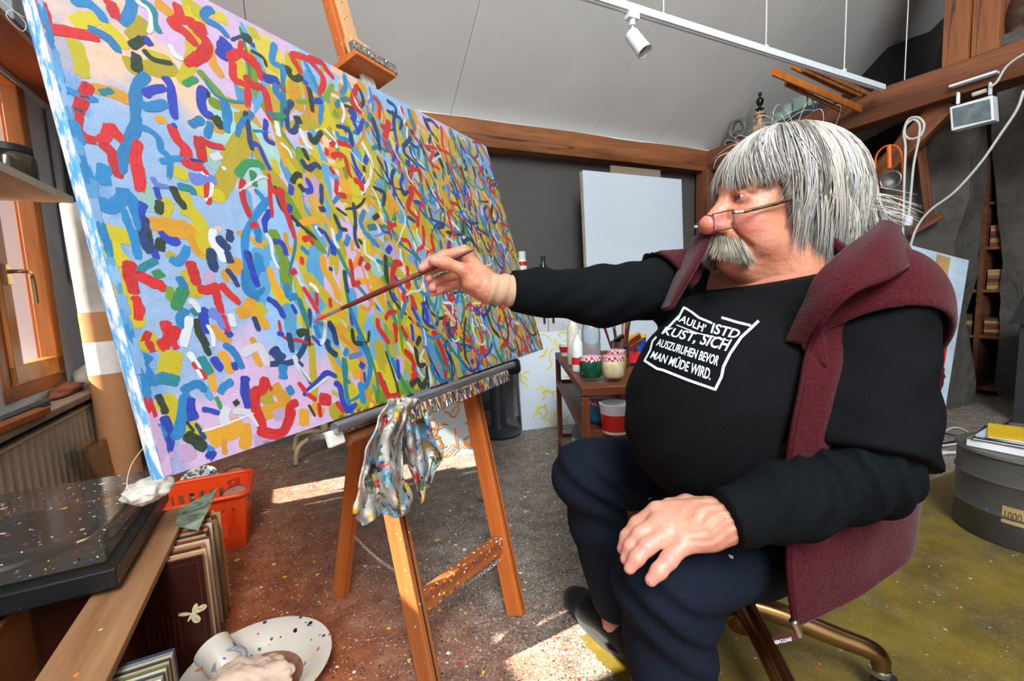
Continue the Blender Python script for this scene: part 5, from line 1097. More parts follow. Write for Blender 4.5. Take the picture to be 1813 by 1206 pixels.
for i in range(6600):
    c = clumps[rh.randint(len(clumps))]; ph = c['ph']; a = abs(math.degrees(ph)); dph = rh.normal()*.085
    if 44 < a < 66 and rh.rand() < .85: continue
    k = .995+.085*c['lay']+.022*rh.rand(); th0 = .04+.8*rh.rand()**1.3*(1 if a > 60 else .75); ze = zend(ph)+c['dz']+.007*rh.normal()
    pts = []; th = th0; sw = c['sw']+(.16 if ph > 0 else -.16)*(1 if a < 60 else .35); out = np.array([math.cos(ph), math.sin(ph), 0])
    while th < 1.62:
        s_ = (th-th0)/1.6; q = shell(th, ph+dph*(1-.7*s_)+sw*(th-th0), k); pts.append(q); th += .09
        if q[2] < ze: break
    q = pts[-1].copy()
    if q[2] > ze:
        drop = q[2]-ze; ns = max(3, int(drop/.009)); backish = max(0, (a-100)/80.); tan = np.array([-math.sin(ph), math.cos(ph), 0])
        for j in range(1, ns+1):
            s_ = j/ns; cu = (-.016*s_*s_-.004*s_)*(1-backish)+(.058*s_*s_)*backish
            pts.append(np.array([q[0], q[1], q[2]-drop*s_])+out*(cu+.005*math.sin(s_*c['f']*2+c['w']))+tan*(c['a']*math.sin(s_*c['f']+c['w'])*s_-dph*.03*s_+(-.012*s_*s_ if ph > 0 else .012*s_*s_)))
    P = np.array(pts)
    if len(P) < 4: continue
    P = P+np.outer(np.linspace(0, 1, len(P))**2, rh.normal(size=3)*.0025)
    d = np.r_[0, np.cumsum(np.linalg.norm(np.diff(P, axis=0), axis=1))]; s_ = np.linspace(0, d[-1], 15); P = np.stack([np.interp(s_, d, P[:, c_]) for c_ in range(3)], 1)
    paths.append(HC+HS*(P@HR)); radii.append(.0005+.0006*rh.rand()); base = HCOL[c['tone']]*.7+HCOL[rh.randint(8)]*.3; cols.append(base*(.60+.3*rh.rand())*(1 if c['lay'] > .35 else .72))  # inner layers darker: shadow between the locks put into strand colour
for i in range(30):      # flyaways over the crown and the nape
    ph = rh.rand()*2*math.pi; th = rh.rand()*1.0; q = shell(th, ph, 1.06); n = (q-hcen)/np.linalg.norm(q-hcen); tdir = rh.normal(size=3); tdir -= n*(tdir@n); tdir /= np.linalg.norm(tdir)
    L = .03+.06*rh.rand(); s = np.linspace(0, 1, 15)[:, None]; P = q+tdir*L*s+n*(.035*rh.rand()*np.sin(s*2.6)); paths.append(HC+HS*(P@HR)); radii.append(.00035); cols.append(hcol())
for i in range(90):      # loose ends swept out at the nape
    ph = math.pi+rh.normal()*.6; q = shell(1.55, ph, 1.08)+np.array([0, 0, -.02-.05*rh.rand()]); s = np.linspace(0, 1, 15)[:, None]; out = np.array([math.cos(ph), math.sin(ph), -.35])
    P = q+out*(.045+.03*rh.rand())*s+np.array([0, 0, -.02*rh.rand()])*s*s; paths.append(HC+HS*(P@HR)); radii.append(.0005); cols.append(hcol())
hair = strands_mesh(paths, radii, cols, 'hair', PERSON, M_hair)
# under-hair cap so that no scalp shows
g = Grid(HC-np.array([.17, .17, .16]), HC+np.array([.17, .17, .17]), .004)
g.ell(hd(*hcen), np.array([.128, .096, .1085])*HS, HR, .01)
for s in (-1, 1): g.cone(hd(-.03, s*.066, -.02), hd(-.035, s*.060, -.085), .034*HS, .026*HS, .02)
g.cone(hd(-.115, -.03, 0), hd(-.115, -.03, -.07), .045*HS, .04*HS, .03); g.cone(hd(-.115, .03, 0), hd(-.115, .03, -.07), .045*HS, .04*HS, .03)
g.ell(hd(.085, 0, -.02), np.array([.075, .13, .115])*HS, HR, .006, 's')
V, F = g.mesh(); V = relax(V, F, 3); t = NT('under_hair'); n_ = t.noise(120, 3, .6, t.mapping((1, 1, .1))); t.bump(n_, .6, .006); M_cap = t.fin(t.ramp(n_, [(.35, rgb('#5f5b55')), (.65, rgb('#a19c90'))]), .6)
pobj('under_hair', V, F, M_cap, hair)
# moustache and brows
paths, radii, cols = [], [], []
for i in range(1500):
    s_ = rh.choice((-1, 1)); u = rh.rand()**.8; y = s_*(.001+.038*u); x0 = .1150-.026*u*u-.004*u; z0 = -.0490-.014*u*u+.006*rh.normal()*.6
    q = np.array([x0+.003*rh.rand(), y, z0]); L = .020+.014*rh.rand()+.018*u; s = np.linspace(0, 1, 9)[:, None]
    dirv = np.array([.42-.55*u, s_*(.35+.35*u), -.8-.25*u]); dirv /= np.linalg.norm(dirv)
    P = q+dirv*L*s+np.array([.010*(1-u)-.002, s_*.002, -.007])*s*s+rh.normal(size=3)*.0016*s; paths.append(HC+HS*(P@HR)); radii.append(.0004+.0003*rh.rand()); cols.append(HCOL[rh.choice([1, 2, 3, 5, 6], p=[.25, .25, .2, .2, .1])]*np.array([.92, .88, .80])*(.55+.3*rh.rand()))
for i in range(420):     # whiskers running down beside the mouth
    s_ = rh.choice((-1, 1)); u = rh.rand(); q = np.array([.088-.012*u, s_*(.030+.007*u+.004*rh.normal()), -.062-.030*u]); s = np.linspace(0, 1, 8)[:, None]
    P = q+np.array([.004, s_*.004, -.02-.01*rh.rand()])*s+np.array([.006, s_*.003, 0])*np.sin(s*3)+rh.normal(size=3)*.002*s; paths.append(HC+HS*(P@HR)); radii.append(.0004); cols.append(HCOL[rh.choice([3, 5, 6])]*np.array([.9, .86, .78])*(.8+.3*rh.rand()))
strands_mesh(paths, radii, cols, 'moustache', PERSON, M_hair)
for s_ in (-1, 1):
    paths, radii, cols = [], [], []
    for i in range(150):
        u = rh.rand(); q = np.array([.0885-.020*u*u, s_*(.014+.036*u), .047+.004*math.sin(u*2.5)+.002*rh.normal()]); s = np.linspace(0, 1, 6)[:, None]
        P = q+np.array([.006-.004*u, s_*.010, -.001-.003*u])*s; paths.append(HC+HS*(P@HR)); radii.append(.00035); cols.append(np.array(rgb('#6e5c50'))*(.7+.6*rh.rand()))
    strands_mesh(paths, radii, cols, 'eyebrow', PERSON, M_hair)
# ---- glasses, low on the nose
M_rim = mat('gunmetal_rim', '#6e6a66', .3, .9, bump=0); t = NT('tortoise_shell'); M_tort = t.fin(t.ramp(t.noise(90, 3), [(.4, rgb('#1c1008')), (.62, rgb('#6b4a14'))]), .3)
M_lens = pane_mat('spectacle_lens', (.97, .97, .98), .08)
GLO = np.array([.5, .9, 0]); gM = WM[PERSON.name]
def hv(x, y, z): return Vector(hd(x, y, z)-GLO)
glasses = thing('glasses', None, None, gM); glasses.parent = PERSON; glasses.matrix_local = Matrix.Identity(4)
for s in (-1, 1):
    c = [(.129, .0195, -.006), (.1285, .0205, -.005), (.119, .062, -.008), (.1185, .063, -.010), (.116, .062, -.037), (.1165, .060, -.038), (.126, .028, -.037), (.128, .022, -.030)]
    c = [(x, s*y, z) for x, y, z in c]; loop = smooth_path([hv(*p) for p in c+[c[0]]], 6)
    m = MB(); m.tube(loop, .0011, 6, False); m.obj('rim', M_rim, glasses, gM, smooth=0)
    m = MB(); n = len(loop)-1; m.add(loop[:-1], [tuple(range(n))]); m.obj('lens', M_lens, glasses, gM)
    m = MB(); m.tube([hv(.1185, s*.063, -.012), hv(.117, s*.068, -.014), hv(.104, s*.071, -.014)], .0028, 8); m.obj('hinge', M_steel, glasses, gM, smooth=40)
    m = MB(); m.tube(smooth_path([hv(.104, s*.071, -.014), hv(.05, s*.080, -.006), hv(.0, s*.086, .004), hv(-.02, s*.086, -.012)], 6), .0032, 8); m.obj('temple', M_tort, glasses, gM, smooth=40)
    m = MB(Matrix.Translation(hv(.117, s*.0125, -.014))); m.lathe([(0, -.004), (.0032, -.002), (.0036, 0), (.0032, .002), (0, .004)], 10); m.obj('nose_pad', mat('clear_nose_pad', '#b9a090', .15, bump=0), glasses, gM, smooth=0)
m = MB(); m.tube(smooth_path([hv(.129, -.020, -.008), hv(.133, 0, -.003), hv(.129, .020, -.008)], 5), .0011, 6); m.obj('bridge', M_rim, glasses, gM, smooth=0)
# ================================================================== brush in the right hand
bt = pl(556, 568, CF, CF.dot(CBL)+.003); bh = at(792, 463, .902); bdir = (bh-bt).normalized(); L = .345
BMx = frame(bt, bdir, Vector((0, 0, 1)))
br = thing('paint_brush', 'long thin brush with dark red handle and red paint on its tip', 'brush', BMx)
t = NT('worn_lacquer'); M_lac = t.splat(t.ramp(t.noise(25, 4, .6, t.mapping((.3, 1, 1))), [(.35, rgb('#3a0c0e')), (.6, rgb('#6a1a1a')), (.75, rgb('#7a5a40'))]), 60, .5, PAL, .25); M_lac = t.fin(M_lac, .35)
RY = Matrix.Rotation(math.pi/2, 4, 'Y')
def lat(prof, nm, m): b = MB(RY); b.lathe(prof, 14); return b.obj(nm, m, br, smooth=40)
lat([(.0004, 0), (.0025, .006), (.0042, .016), (.0038, .028)], 'bristles', mat('wet_red_paint', '#e0321c', .3, bump=.3))
lat([(.0038, .026), (.0040, .03), (.0036, .058), (.0038, .06)], 'ferrule', mat('nickel_ferrule', '#cdb9ae', .25, .95, bump=0))
lat([(.0037, .058), (.0048, .09), (.0056, .13), (.005, .2), (.0042, .28), (.003, .335), (.0015, .345)], 'handle', M_lac)
# ================================================================== swivel stool under the man
M_bronze = mat('worn_bronze_steel', '#8a6a44', .26, 1.0, var=.25, scale=6, bump=.05)
M_rubber = mat('black_rubber', '#16181b', .5, bump=0)
hub = fl(1312, 1090, .13); st = thing('swivel_stool', 'bronze steel swivel stool on castors under the seated man', 'stool', Matrix.Translation((hub.x, hub.y, 0)))
b = MB(); b.lathe([(.0, .10), (.030, .10), (.034, .115), (.045, .16), (.030, .19), (.026, .20), (.026, .34), (.06, .345), (.06, .36)], 24); b.obj('column', M_bronze, st, smooth=40)
b = MB(TR((.03, -.02, 0))); b.lathe([(0, .36), (.17, .36), (.185, .37), (.185, .395), (.17, .405), (0, .405)], 32); b.obj('seat', wood('stool_seat_wood', '#7a4520', '#a8693a', .5), st, smooth=40)
c1 = fl(1483, 1178, .05); a0 = math.atan2(c1.y-hub.y, c1.x-hub.x)
for k in range(5):
    a = a0+k*2*math.pi/5; dx, dy = math.cos(a), math.sin(a); R_ = .285
    P = [(dx*.02, dy*.02, .165), (dx*.10, dy*.10, .150), (dx*.20, dy*.20, .122), (dx*.262, dy*.262, .106), (dx*.284, dy*.284, .088), (dx*R_, dy*R_, .066)]
    b = MB(); sp = smooth_path(P, 6); b.tube(sp, [.026-.008*i/(len(sp)-1) for i in range(len(sp))], 14); lg = b.obj('leg', M_bronze, st, smooth=50)
    b = MB(Matrix.Translation((dx*R_, dy*R_, 0))); b.lathe([(.0, .05), (.019, .05), (.021, .056), (.021, .064), (.012, .068), (0, .068)], 16); b.obj('castor_collar', M_steel, lg, WM[st.name], smooth=40)
    b = MB(Matrix.Translation((dx*R_+.01, dy*R_, .027)) @ Matrix.Rotation(a+.8, 4, 'Z') @ Matrix.Rotation(math.pi/2, 4, 'X'))
    for o_ in (-.011, .011): b.lathe([(0, o_-.007), (.022, o_-.007), (.0265, o_-.004), (.0265, o_+.004), (.022, o_+.007), (0, o_+.007)], 18)
    b.obj('castor_wheel', M_rubber, lg, WM[st.name], smooth=40)
# ================================================================== track lighting
M_white = mat('white_powder_coat', '#dfe6ea', .4, var=.03, bump=0)
trk = thing('lighting_track', 'long white lighting track hung on thin rods below the sloping ceiling', 'track', RTR(2.4, 1.712, 2.19))
b = MB(); b.box((0, 0, 0), (2.6, .034, .034)); b.box((0, 0, -.019), (2.6, .012, .006)); b.obj('rail', M_white, trk, RTR(2.3, 1.712, 2.18, ry=.012), bev=.002)
for (px, py) in ((1175, 20), (1356, 85), (1494, 137), (1602, 130)):
    p = toroom(pl(px, py, UU, 1.712)); zt = CZ+(CY-1.712)*math.tan(SL)
    b = MB(); b.tube([(0, 0, 0), (0, 0, zt-2.18)], .003, 8); b.obj('rod', M_white, trk, RTR(p.x, 1.712, 2.18), smooth=40)
    b = MB(); b.box((0, 0, .02), (.02, .02, .015)); b.obj('rod_clip', M_white, trk, RTR(p.x, 1.712, 2.18), bev=.002)
sp = toroom(pl(1119, 22, UU, 1.712)); spt = thing('spotlight', 'white cylindrical spotlight clipped under the lighting track', 'spotlight', RTR(sp.x, 1.712, 2.16))
b = MB(); b.box((0, 0, 0), (.06, .036, .03)); b.lathe([(.014, -.04), (.014, -.012), (.018, -.012)], 14); b.obj('adapter', M_white, spt, bev=.002)
b = MB(); b.tube([(0, 0, -.03), (.002, 0, -.06), (.028, 0, -.1)], .0065, 8); b.obj('arm', M_white, spt, smooth=40)
head_M = WM[spt.name] @ Matrix.Translation((.012, -.01, -.105)) @ Matrix.Rotation(math.radians(150), 4, 'X') @ Matrix.Rotation(.25, 4, 'Y')
b = MB(); b.lathe([(0, -.045), (.026, -.045), (.031, -.04), (.034, .07), (.036, .075), (.032, .075), (.029, .055), (.018, .03)], 28, close=False); b.obj('lamp_head', M_white, spt, head_M, smooth=35)
b = MB(); b.lathe([(.0, .02), (.012, .022), (.026, .045), (.027, .05), (.0, .052)], 20); b.obj('lens', mat('spot_reflector', '#8d8f90', .12, .9, bump=0), spt, head_M, smooth=40)
# ================================================================== floodlight on the tie beam
fX = 3.66; PP = lambda x, y, X=fX: pl(x, y, VV, X)
fd = thing('floodlight', 'white floodlight hanging from a plate under the old tie beam', 'floodlight', Matrix.Translation(PP(1722, 190)))
q0, q1 = PP(1680, 151), PP(1764, 124); bw = (q1-q0)
b = MB(); b.hexa([q0-Vector((0, 0, .012)), q1-Vector((0, 0, .012)), q1+VV*.2-Vector((0, 0, .012)), q0+VV*.2-Vector((0, 0, .012))], [q0, q1, q1+VV*.2, q0+VV*.2]); b.M = None
o = MB(Matrix.Translation(-WM[fd.name].translation)); o.v = [p-WM[fd.name].translation for p in b.v]; o.f = b.f; o.mi = b.mi; o.obj('mount_plate', M_white, fd)
def fq(pts, d, nm, m, bev=0): # panel through four image points at the lamp's plane, d thick
    P = [PP(*p) for p in pts]; o_ = WM[fd.name].translation; k = MB(); k.hexa([p-o_ for p in P], [p-o_+VV*d for p in P]); return k.obj(nm, m, fd, bev=bev)
fq([(1681, 190), (1757, 168), (1760, 213), (1684, 232)], .07, 'housing', M_white, .004)
k = .9; cx_, cy_ = 1720.5, 200.5
P_ = [(cx_+(x-cx_)*.87, cy_+(y-cy_)*.78) for x, y in [(1681, 190), (1757, 168), (1760, 213), (1684, 232)]]
P3 = [PP(x, y, fX-.004) for x, y in P_]; k = MB(); o_ = WM[fd.name].translation; k.hexa([p-o_ for p in P3], [p-o_+VV*.006 for p in P3]); k.obj('glass_front', mat('grey_flood_glass', '#6f7c80', .08, .3, var=.3, scale=20, bump=0), fd)
for (a, c) in (((1697, 155), (1696, 184)), ((1754, 133), (1753, 168))):
    k = MB(); k.tube([PP(*a, fX+.06)-o_, PP(*c, fX+.05)-o_], .009, 8); k.obj('bracket', M_white, fd, smooth=40)
k = MB(); k.tube([PP(1746, 160, fX+.05)-o_, PP(1722, 168, fX+.05)-o_], .012, 8); k.obj('junction_box', mat('cream_plastic', '#c9c4b2', .6), fd, smooth=40)
# ---- cables along beam and pier
def cable(name, label, pxs, X, r, m, n=8, cat='cable'):
    P = smooth_path([PP(x, y, X) for x, y in pxs], n); o_ = P[len(P)//2]; k = MB(); k.tube([p-o_ for p in P], r, 8); ob = k.obj(name, m, None, Matrix.Translation(o_), smooth=0); return tag(ob, label, cat)
M_cable = mat('grey_white_cable', '#c7c6c0', .5, var=.08, bump=0)
cable('cable', 'white cable running down diagonally in front of the stone pier', [(1813, 160), (1800, 195), (1770, 240), (1735, 290), (1690, 340), (1650, 370), (1628, 395), (1615, 425), (1608, 460)], 3.62, .007, M_cable)
cable('cable', 'white cable arching from the floodlight up over the beam', [(1752, 155), (1765, 145), (1785, 115), (1830, 85)], 3.60, .006, M_cable)
cable('power_cord', 'looped pale power cord hung on the brace with a white socket', [(1597, 470), (1599, 400), (1601, 320), (1603, 260), (1600, 235), (1608, 212), (1625, 208), (1636, 220), (1630, 240), (1612, 246), (1602, 238), (1604, 222), (1618, 212), (1628, 222), (1626, 250), (1618, 290), (1613, 340), (1609, 385)], 3.66, .007, M_cable, 10)
p = PP(1609, 385, 3.66); k = MB(); k.lathe([(0, -.05), (.022, -.05), (.024, -.04), (.022, .0), (.012, .01), (0, .01)], 14); tag(k.obj('plug_socket', M_white, None, TR(p, 0, .12), smooth=40), 'small white socket at the end of the hanging cord', 'socket')
# sieve with an orange handle and an orange hoop
M_or = mat('orange_plastic', '#e0651a', .4, bump=0)
sv = thing('sieve', 'wire sieve with an orange handle hung on the brace', 'sieve', Matrix.Translation(PP(1577, 318)))
o_ = WM[sv.name].translation; fx_ = frame((0, 0, 0), -UU, VV)
k = MB(); k.tube([PP(1574, 258)-o_, PP(1575, 298)-o_], .013, 8); k.obj('handle', M_or, sv, smooth=40)
c = PP(1577, 319)-o_; rr = (PP(1595, 319)-PP(1577, 319)).length
k = MB(); k.tube([c+(UU*math.cos(a)+Vector((0, 0, 1))*math.sin(a))*rr for a in [i*2*math.pi/28 for i in range(29)]], .005, 6, False); k.obj('rim', M_steel, sv, smooth=0)
k = MB(frame(c, UU, -VV)); k.lathe([(rr, 0), (rr*.9, -.02), (rr*.6, -.05), (0, -.065)], 24, close=False); k.obj('mesh_bowl', mat('steel_gauze', '#8d8c88', .45, .6, bump=.6, bscale=500), sv, smooth=0)
k = MB(); k.tube(smooth_path([PP(x, y, 3.68)-PP(1590, 300) for x, y in ((1549, 300), (1552, 275), (1566, 260), (1585, 258), (1596, 272), (1598, 300), (1597, 340), (1590, 372))], 8), .006, 6); tag(k.obj('wire_hoop', M_or, None, Matrix.Translation(PP(1590, 300)), smooth=0), 'thin orange wire hoop hanging beside the sieve', 'hoop')
for (a, c_, w) in (((1628, 235), (1648, 395), .045), ((1612, 412), (1668, 380), .05)):
    timber_ = timber('wood_lath', PP(*a, 3.95), PP(*c_, 3.95), .02, w, M_beam2, up=-UU if abs(a[1]-c_[1]) > 60 else (0, 0, 1), wob=.002, n=6)
    tag(timber_, 'upright brown lath fixed to the stone pier' if w < .05 else 'short slanting brown lath fixed to the stone pier', 'lath')
# ================================================================== ornaments on the tie beam
bz = 2.205
def onbeam(px, X=3.76): 
    p = toroom(pl(px, 200, VV, X)); return RTR(X, p.y, bz)
M_greenst = mat('grey_green_ceramic', '#7f948a', .6, var=.15); M_darkst = mat('dark_slate', '#3a3d42', .7); M_lightwood = wood('light_wood', '#b08a62', '#d2b08a', .65)
o = thing('ring_sculpture', 'small grey ring sculpture on a dark plinth on the beam', 'sculpture', onbeam(1306)); s_ = .105
k = MB(); k.box((0, 0, .015), (.12, .16, .03)); k.obj('plinth', M_darkst, o, bev=.003)
k = MB(); k.tube([(0, .075*math.cos(a), .105+.075*math.sin(a)) for a in [i*2*math.pi/24 for i in range(25)]], [.022+.007*math.sin(i*.8) for i in range(25)], 10, False); k.obj('ring', mat('mottled_stone', '#6b6a5c', .6, var=.35), o, smooth=0)
k = MB(); k.lathe([(0, .03), (.03, .03), (.035, .06), (.02, .09), (0, .1)], 14); k.obj('figure', mat('mottled_stone_dark', '#4c4a42', .6, var=.35), o, smooth=0)
o = thing('turned_figure', 'black turned figure on a pale wooden column and block on the beam', 'figurine', onbeam(1345) @ Matrix.Scale(.74, 4))
k = MB(); k.box((0, 0, .045), (.09, .095, .09)); k.obj('block', M_lightwood, o, bev=.004)
k = MB(); k.lathe([(.035, .09), (.03, .10), (.026, .14), (.03, .17), (.055, .175), (.06, .19), (.04, .2), (.065, .21), (.05, .23), (0, .235)], 12); k.obj('column', M_lightwood, o, smooth=40)
k = MB(); k.lathe([(0, .23), (.02, .235), (.02, .26), (.05, .27), (.018, .285), (.014, .295), (.03, .32), (.042, .355), (.035, .385), (.012, .40), (.01, .415), (.022, .43), (.018, .45), (0, .462)], 20); k.obj('turned_top', mat('black_lacquer', '#0b0b0c', .2, bump=0), o, smooth=60)
o = thing('ceramic_shoe', 'hollow grey-green ceramic shoe form on a dark slab on the beam', 'ornament', onbeam(1387))
k = MB(); k.box((0, 0, .0125), (.12, .2, .025)); k.obj('slab', M_darkst, o, bev=.003)
gx = [(math.cos(a), math.sin(a)) for a in [i*2*math.pi/20 for i in range(20)]]
k = MB(Matrix.Translation((0, .0, .025))); k.grid([[(.05*x*s, .095*y*s-.01*h, h) for x, y in gx] for h, s in ((0, .75), (.03, 1), (.07, .95), (.075, .85), (.06, .75), (.03, .6))], True)
k.grid([[(.05*x*s, -.04+.055*y*s, h) for x, y in gx] for h, s in ((.03, 1.0), (.08, .98), (.115, .7), (.13, .2))], True); k.obj('shoe', M_greenst, o, smooth=0)
o = thing('ceramic_box', 'grey-green ceramic box with upright fins on a dark slab on the beam', 'ornament', onbeam(1432))
k = MB(); k.box((0, 0, .03), (.12, .2, .06)); k.obj('slab', M_darkst, o, bev=.003)
k = MB(); k.box((0, .05, .11), (.1, .1, .1)); k.obj('body', M_greenst, o, bev=.01)
for y in (-.03, -.07): 
    k = MB(); k.box((0, y, .125), (.1, .022, .13)); k.obj('fin', M_greenst, o, bev=.004)
# wooden mouldings lying across the beam
M_mould = wood('moulding_wood', '#6e3c1a', '#a8693a', .55); M_mould2 = wood('moulding_orange', '#a8581c', '#c97c34', .5)
for i, (a, c, m_, w, lb) in enumerate((((1364, 89), (1540, 168), M_mould, .030, 'dull brown moulding highest of the strips laid over the beam'), ((1367, 127), (1506, 186), M_mould2, .045, 'bright orange-brown moulding with a notched end laid over the beam'), ((1391, 149), (1456, 180), M_mould, .025, 'short thin pale moulding lowest of the strips over the beam'), ((1424, 122), (1532, 172), M_mould, .04, 'wide reddish moulding between the orange one and the track'), ((1400, 118), (1520, 176), M_mould2, .022, 'narrow orange moulding laid on top of the wider strips'))):
    pa, pb = pl(*a, UU, 1.86+.03*i), pl(*c, UU, 1.86+.03*i)
    k = MB(); L = (pb-pa).length+.25; k.prism([(-w/2, -.008), (w/2, -.008), (w/2, .004), (w*.2, .010), (-w*.1, .006), (-w/2, .010)], 0, L); o = k.obj('moulding', m_, None, frame(pa, pb-pa, Vector((0, 0, 1))) @ Matrix.Rotation(math.pi/2, 4, 'Y')); tag(o, lb, 'moulding', 'mouldings laid across the tie beam')
# carved horn-like sculpture on a stone block further along the beam
o = thing('carved_sculpture', 'dark carved bird-like sculpture on a grey stone block beside the post', 'sculpture', RTR(3.8, 1.13, bz))
k = MB(); k.box((0, 0, .03), (.14, .17, .06)); k.obj('block', M_stone, o, bev=.004)
k = MB(); k.tube(smooth_path([(0, .035, .06), (0, .03, .12), (0, .0, .19), (0, -.04, .25), (0, -.075, .27), (0, -.10, .30)], 6), [.045, .046, .047, .05, .055, .06, .062, .066, .07, .072, .074, .075, .078, .08, .08, .078, .075, .072, .068, .06, .055, .05, .045, .04, .03, .022, .015, .012, .008, .005, .003], 14); k.obj('carving', wood('dark_carved_wood', '#2c1c12', '#5a3a22', .6), o, smooth=0)
k = MB(); k.box((0, 0, .04), (.12, .16, .08)); tag(k.obj('storage_box', mat('blue_grey_box', '#3f5562', .7), None, RTR(3.82, .93, bz), bev=.004), 'blue-grey box at the end of the tie beam', 'box')
# ================================================================== back of the room
M_canvw = mat('primed_white_canvas', '#cfdbe6', .7, var=.02, scale=2, bump=.15, bscale=400, bdist=.001); M_cside = mat('raw_canvas_side', '#b7ad9b', .85)
def blank_canvas(name, label, M, w, h, th=.03, m=M_canvw):
    o = thing(name, label, 'canvas', M); k = MB(); k.box((0, 0, h/2), (w-.006, th-.004, h-.006)); k.obj('stretcher', M_cside, o, bev=.002)
    k = MB(); k.box((0, -th/2, h/2), (w, .004, h)); k.obj('primed_face', m, o, bev=.0015); return o
pa, pb = toroom(pl(1037, 305, UU, 2.95)), toroom(pl(1213, 310, UU, 2.95)); hgt = (pa.z+pb.z)/2
blank_canvas('blank_canvas', 'large empty white canvas standing against the back wall', RTR((pa.x+pb.x)/2, 2.95, 0, 0, -math.radians(2)), pb.x-pa.x, hgt, .045)
p0, p1 = toroom(pl(1086, 292, UU, 3.1)), toroom(pl(1174, 300, UU, 3.1))
k = MB(); k.box((0, 0, p1.z/2), (p1.x-p0.x, .018, p1.z)); tag(k.obj('plywood_board', wood('grey_plywood', '#7d6d5b', '#9a8a76', .8), None, RTR((p0.x+p1.x)/2, 3.14, 0), bev=.001), 'grey-brown plywood board showing above the empty white canvas', 'board')
# drawn canvases leaning low
def drawn(name, label, pxl, pxr, h, lean, strokes, col, w=None):
    a, b_ = fl(*pxl), fl(*pxr); w = w or (b_-a).length; M = frame(a, b_-a, Vector((0, 0, 1))) @ Matrix.Rotation(-lean, 4, 'X')
    o = thing(name, label, 'canvas', M); k = MB(); k.box((w/2, .012, h/2), (w, .022, h)); k.obj('stretched_canvas', M_canvw, o, bev=.002)
    rng = random.Random(4)
    for i in range(strokes):
        x, z = rng.uniform(.06, .94)*w, rng.uniform(.05, .95)*h; pts = [Vector((x, -.0012-.00002*i, z))]; a = rng.uniform(0, 6.3)
        for _ in range(rng.randint(3, 6)): pts.append(pts[-1]+Vector((math.cos(a)*.03, 0, math.sin(a)*.03))); a += rng.uniform(-1.3, 1.3); pts[-1].x = min(w-.01, max(.01, pts[-1].x)); pts[-1].z = min(h-.01, max(.01, pts[-1].z))
        Q = smooth_path(pts, 4); rows = []; wd = rng.uniform(.0025, .0065)
        for j, q in enumerate(Q):
            t_ = (Q[min(j+1, len(Q)-1)]-Q[max(j-1, 0)]).normalized(); n_ = Vector((-t_.z, 0, t_.x))*wd; rows.append([q+n_, q-n_])
        k = MB(); k.grid(rows); k.obj('brush_mark', col, o)
    return o
M_ymark = mat('thin_yellow_paint', '#e0d21c', .6, bump=0); M_omark = mat('thin_orange_paint', '#ee8a1c', .6, bump=0)
drawn('sketched_canvas', 'white canvas with thin yellow squiggles leaning beside the brown trolley', (925, 763), (992, 754), .66, .10, 34, M_ymark, .56)
drawn('sketched_canvas', 'white canvas with orange squiggles on the floor behind the easel', (742, 818), (839, 803), .50, .12, 26, M_omark)
# low cabinet with bottles
o = thing('cabinet', 'low white cabinet against the back wall behind the yellow-marked canvas', 'cabinet', RTR(1.74, 3.12, 0))
k = MB(); k.box((0, 0, .52), (.62, .34, 1.04)); k.obj('body', mat('cabinet_grey', '#8e9090', .6), o, bev=.004)
for x in (-.155, .155):
    k = MB(); k.box((x, -.18, .52), (.3, .016, .98)); dd = k.obj('door', mat('cabinet_white', '#c9cccd', .5), o, bev=.003); k = MB(); k.box((x*.25, -.195, .75), (.012, .018, .1)); k.obj('handle', M_rubber, dd, WM[o.name], bev=.002)
k = MB(); k.box((0, -.01, 1.05), (.66, .38, .025)); k.obj('worktop', mat('cabinet_top', '#b9bab8', .5), o, bev=.003)
def bottle(name, label, M, prof, m, cap=None, capm=None, band=None, bandm=None, group=None, cat='bottle'):
    o = thing(name, label, cat, M, group); k = MB(); k.lathe(prof, 24); k.obj('body', m, o, smooth=45)
    if cap: k = MB(); k.lathe(cap, 24); k.obj('cap', capm, o, smooth=45)
    if band: k = MB(); k.lathe(band, 24, close=False); k.obj('label_band', bandm, o, smooth=45)
    return o
M_wplastic = mat('white_plastic', '#dfe2e2', .4, bump=0); M_red = mat('red_plastic', '#c81e22', .4, bump=0); M_gglass = mat('green_bottle_glass', '#123a2c', .1, bump=0)
p = toroom(pl(925, 480, UU, 3.05)); bottle('paint_bottle', 'white paint bottle with a red band standing on the low cabinet', RTR(p.x, 3.05, 1.064), [(0, 0), (.032, 0), (.034, .01), (.034, .10), (.026, .12)], M_wplastic, [(.028, .12), (.028, .175), (0, .177)], M_wplastic, [(.0345, .07), (.0345, .1)], M_red)
p = toroom(pl(962, 480, UU, 3.05)); bottle('green_bottle', 'dark green glass bottle with a black cap on the low cabinet', RTR(p.x, 3.05, 1.064), [(0, 0), (.03, 0), (.031, .06), (.014, .095), (.013, .11)], M_gglass, [(.016, .105), (.016, .14), (0, .142)], M_rubber)
k = MB(); k.box((0, 0, .012), (.12, .1, .024)); tag(k.obj('paper_pad', M_wplastic, None, RTR(toroom(pl(948, 486, UU, 3.0)).x, 3.0, 1.064), bev=.002), 'flat white pad between the bottles on the cabinet', 'pad')
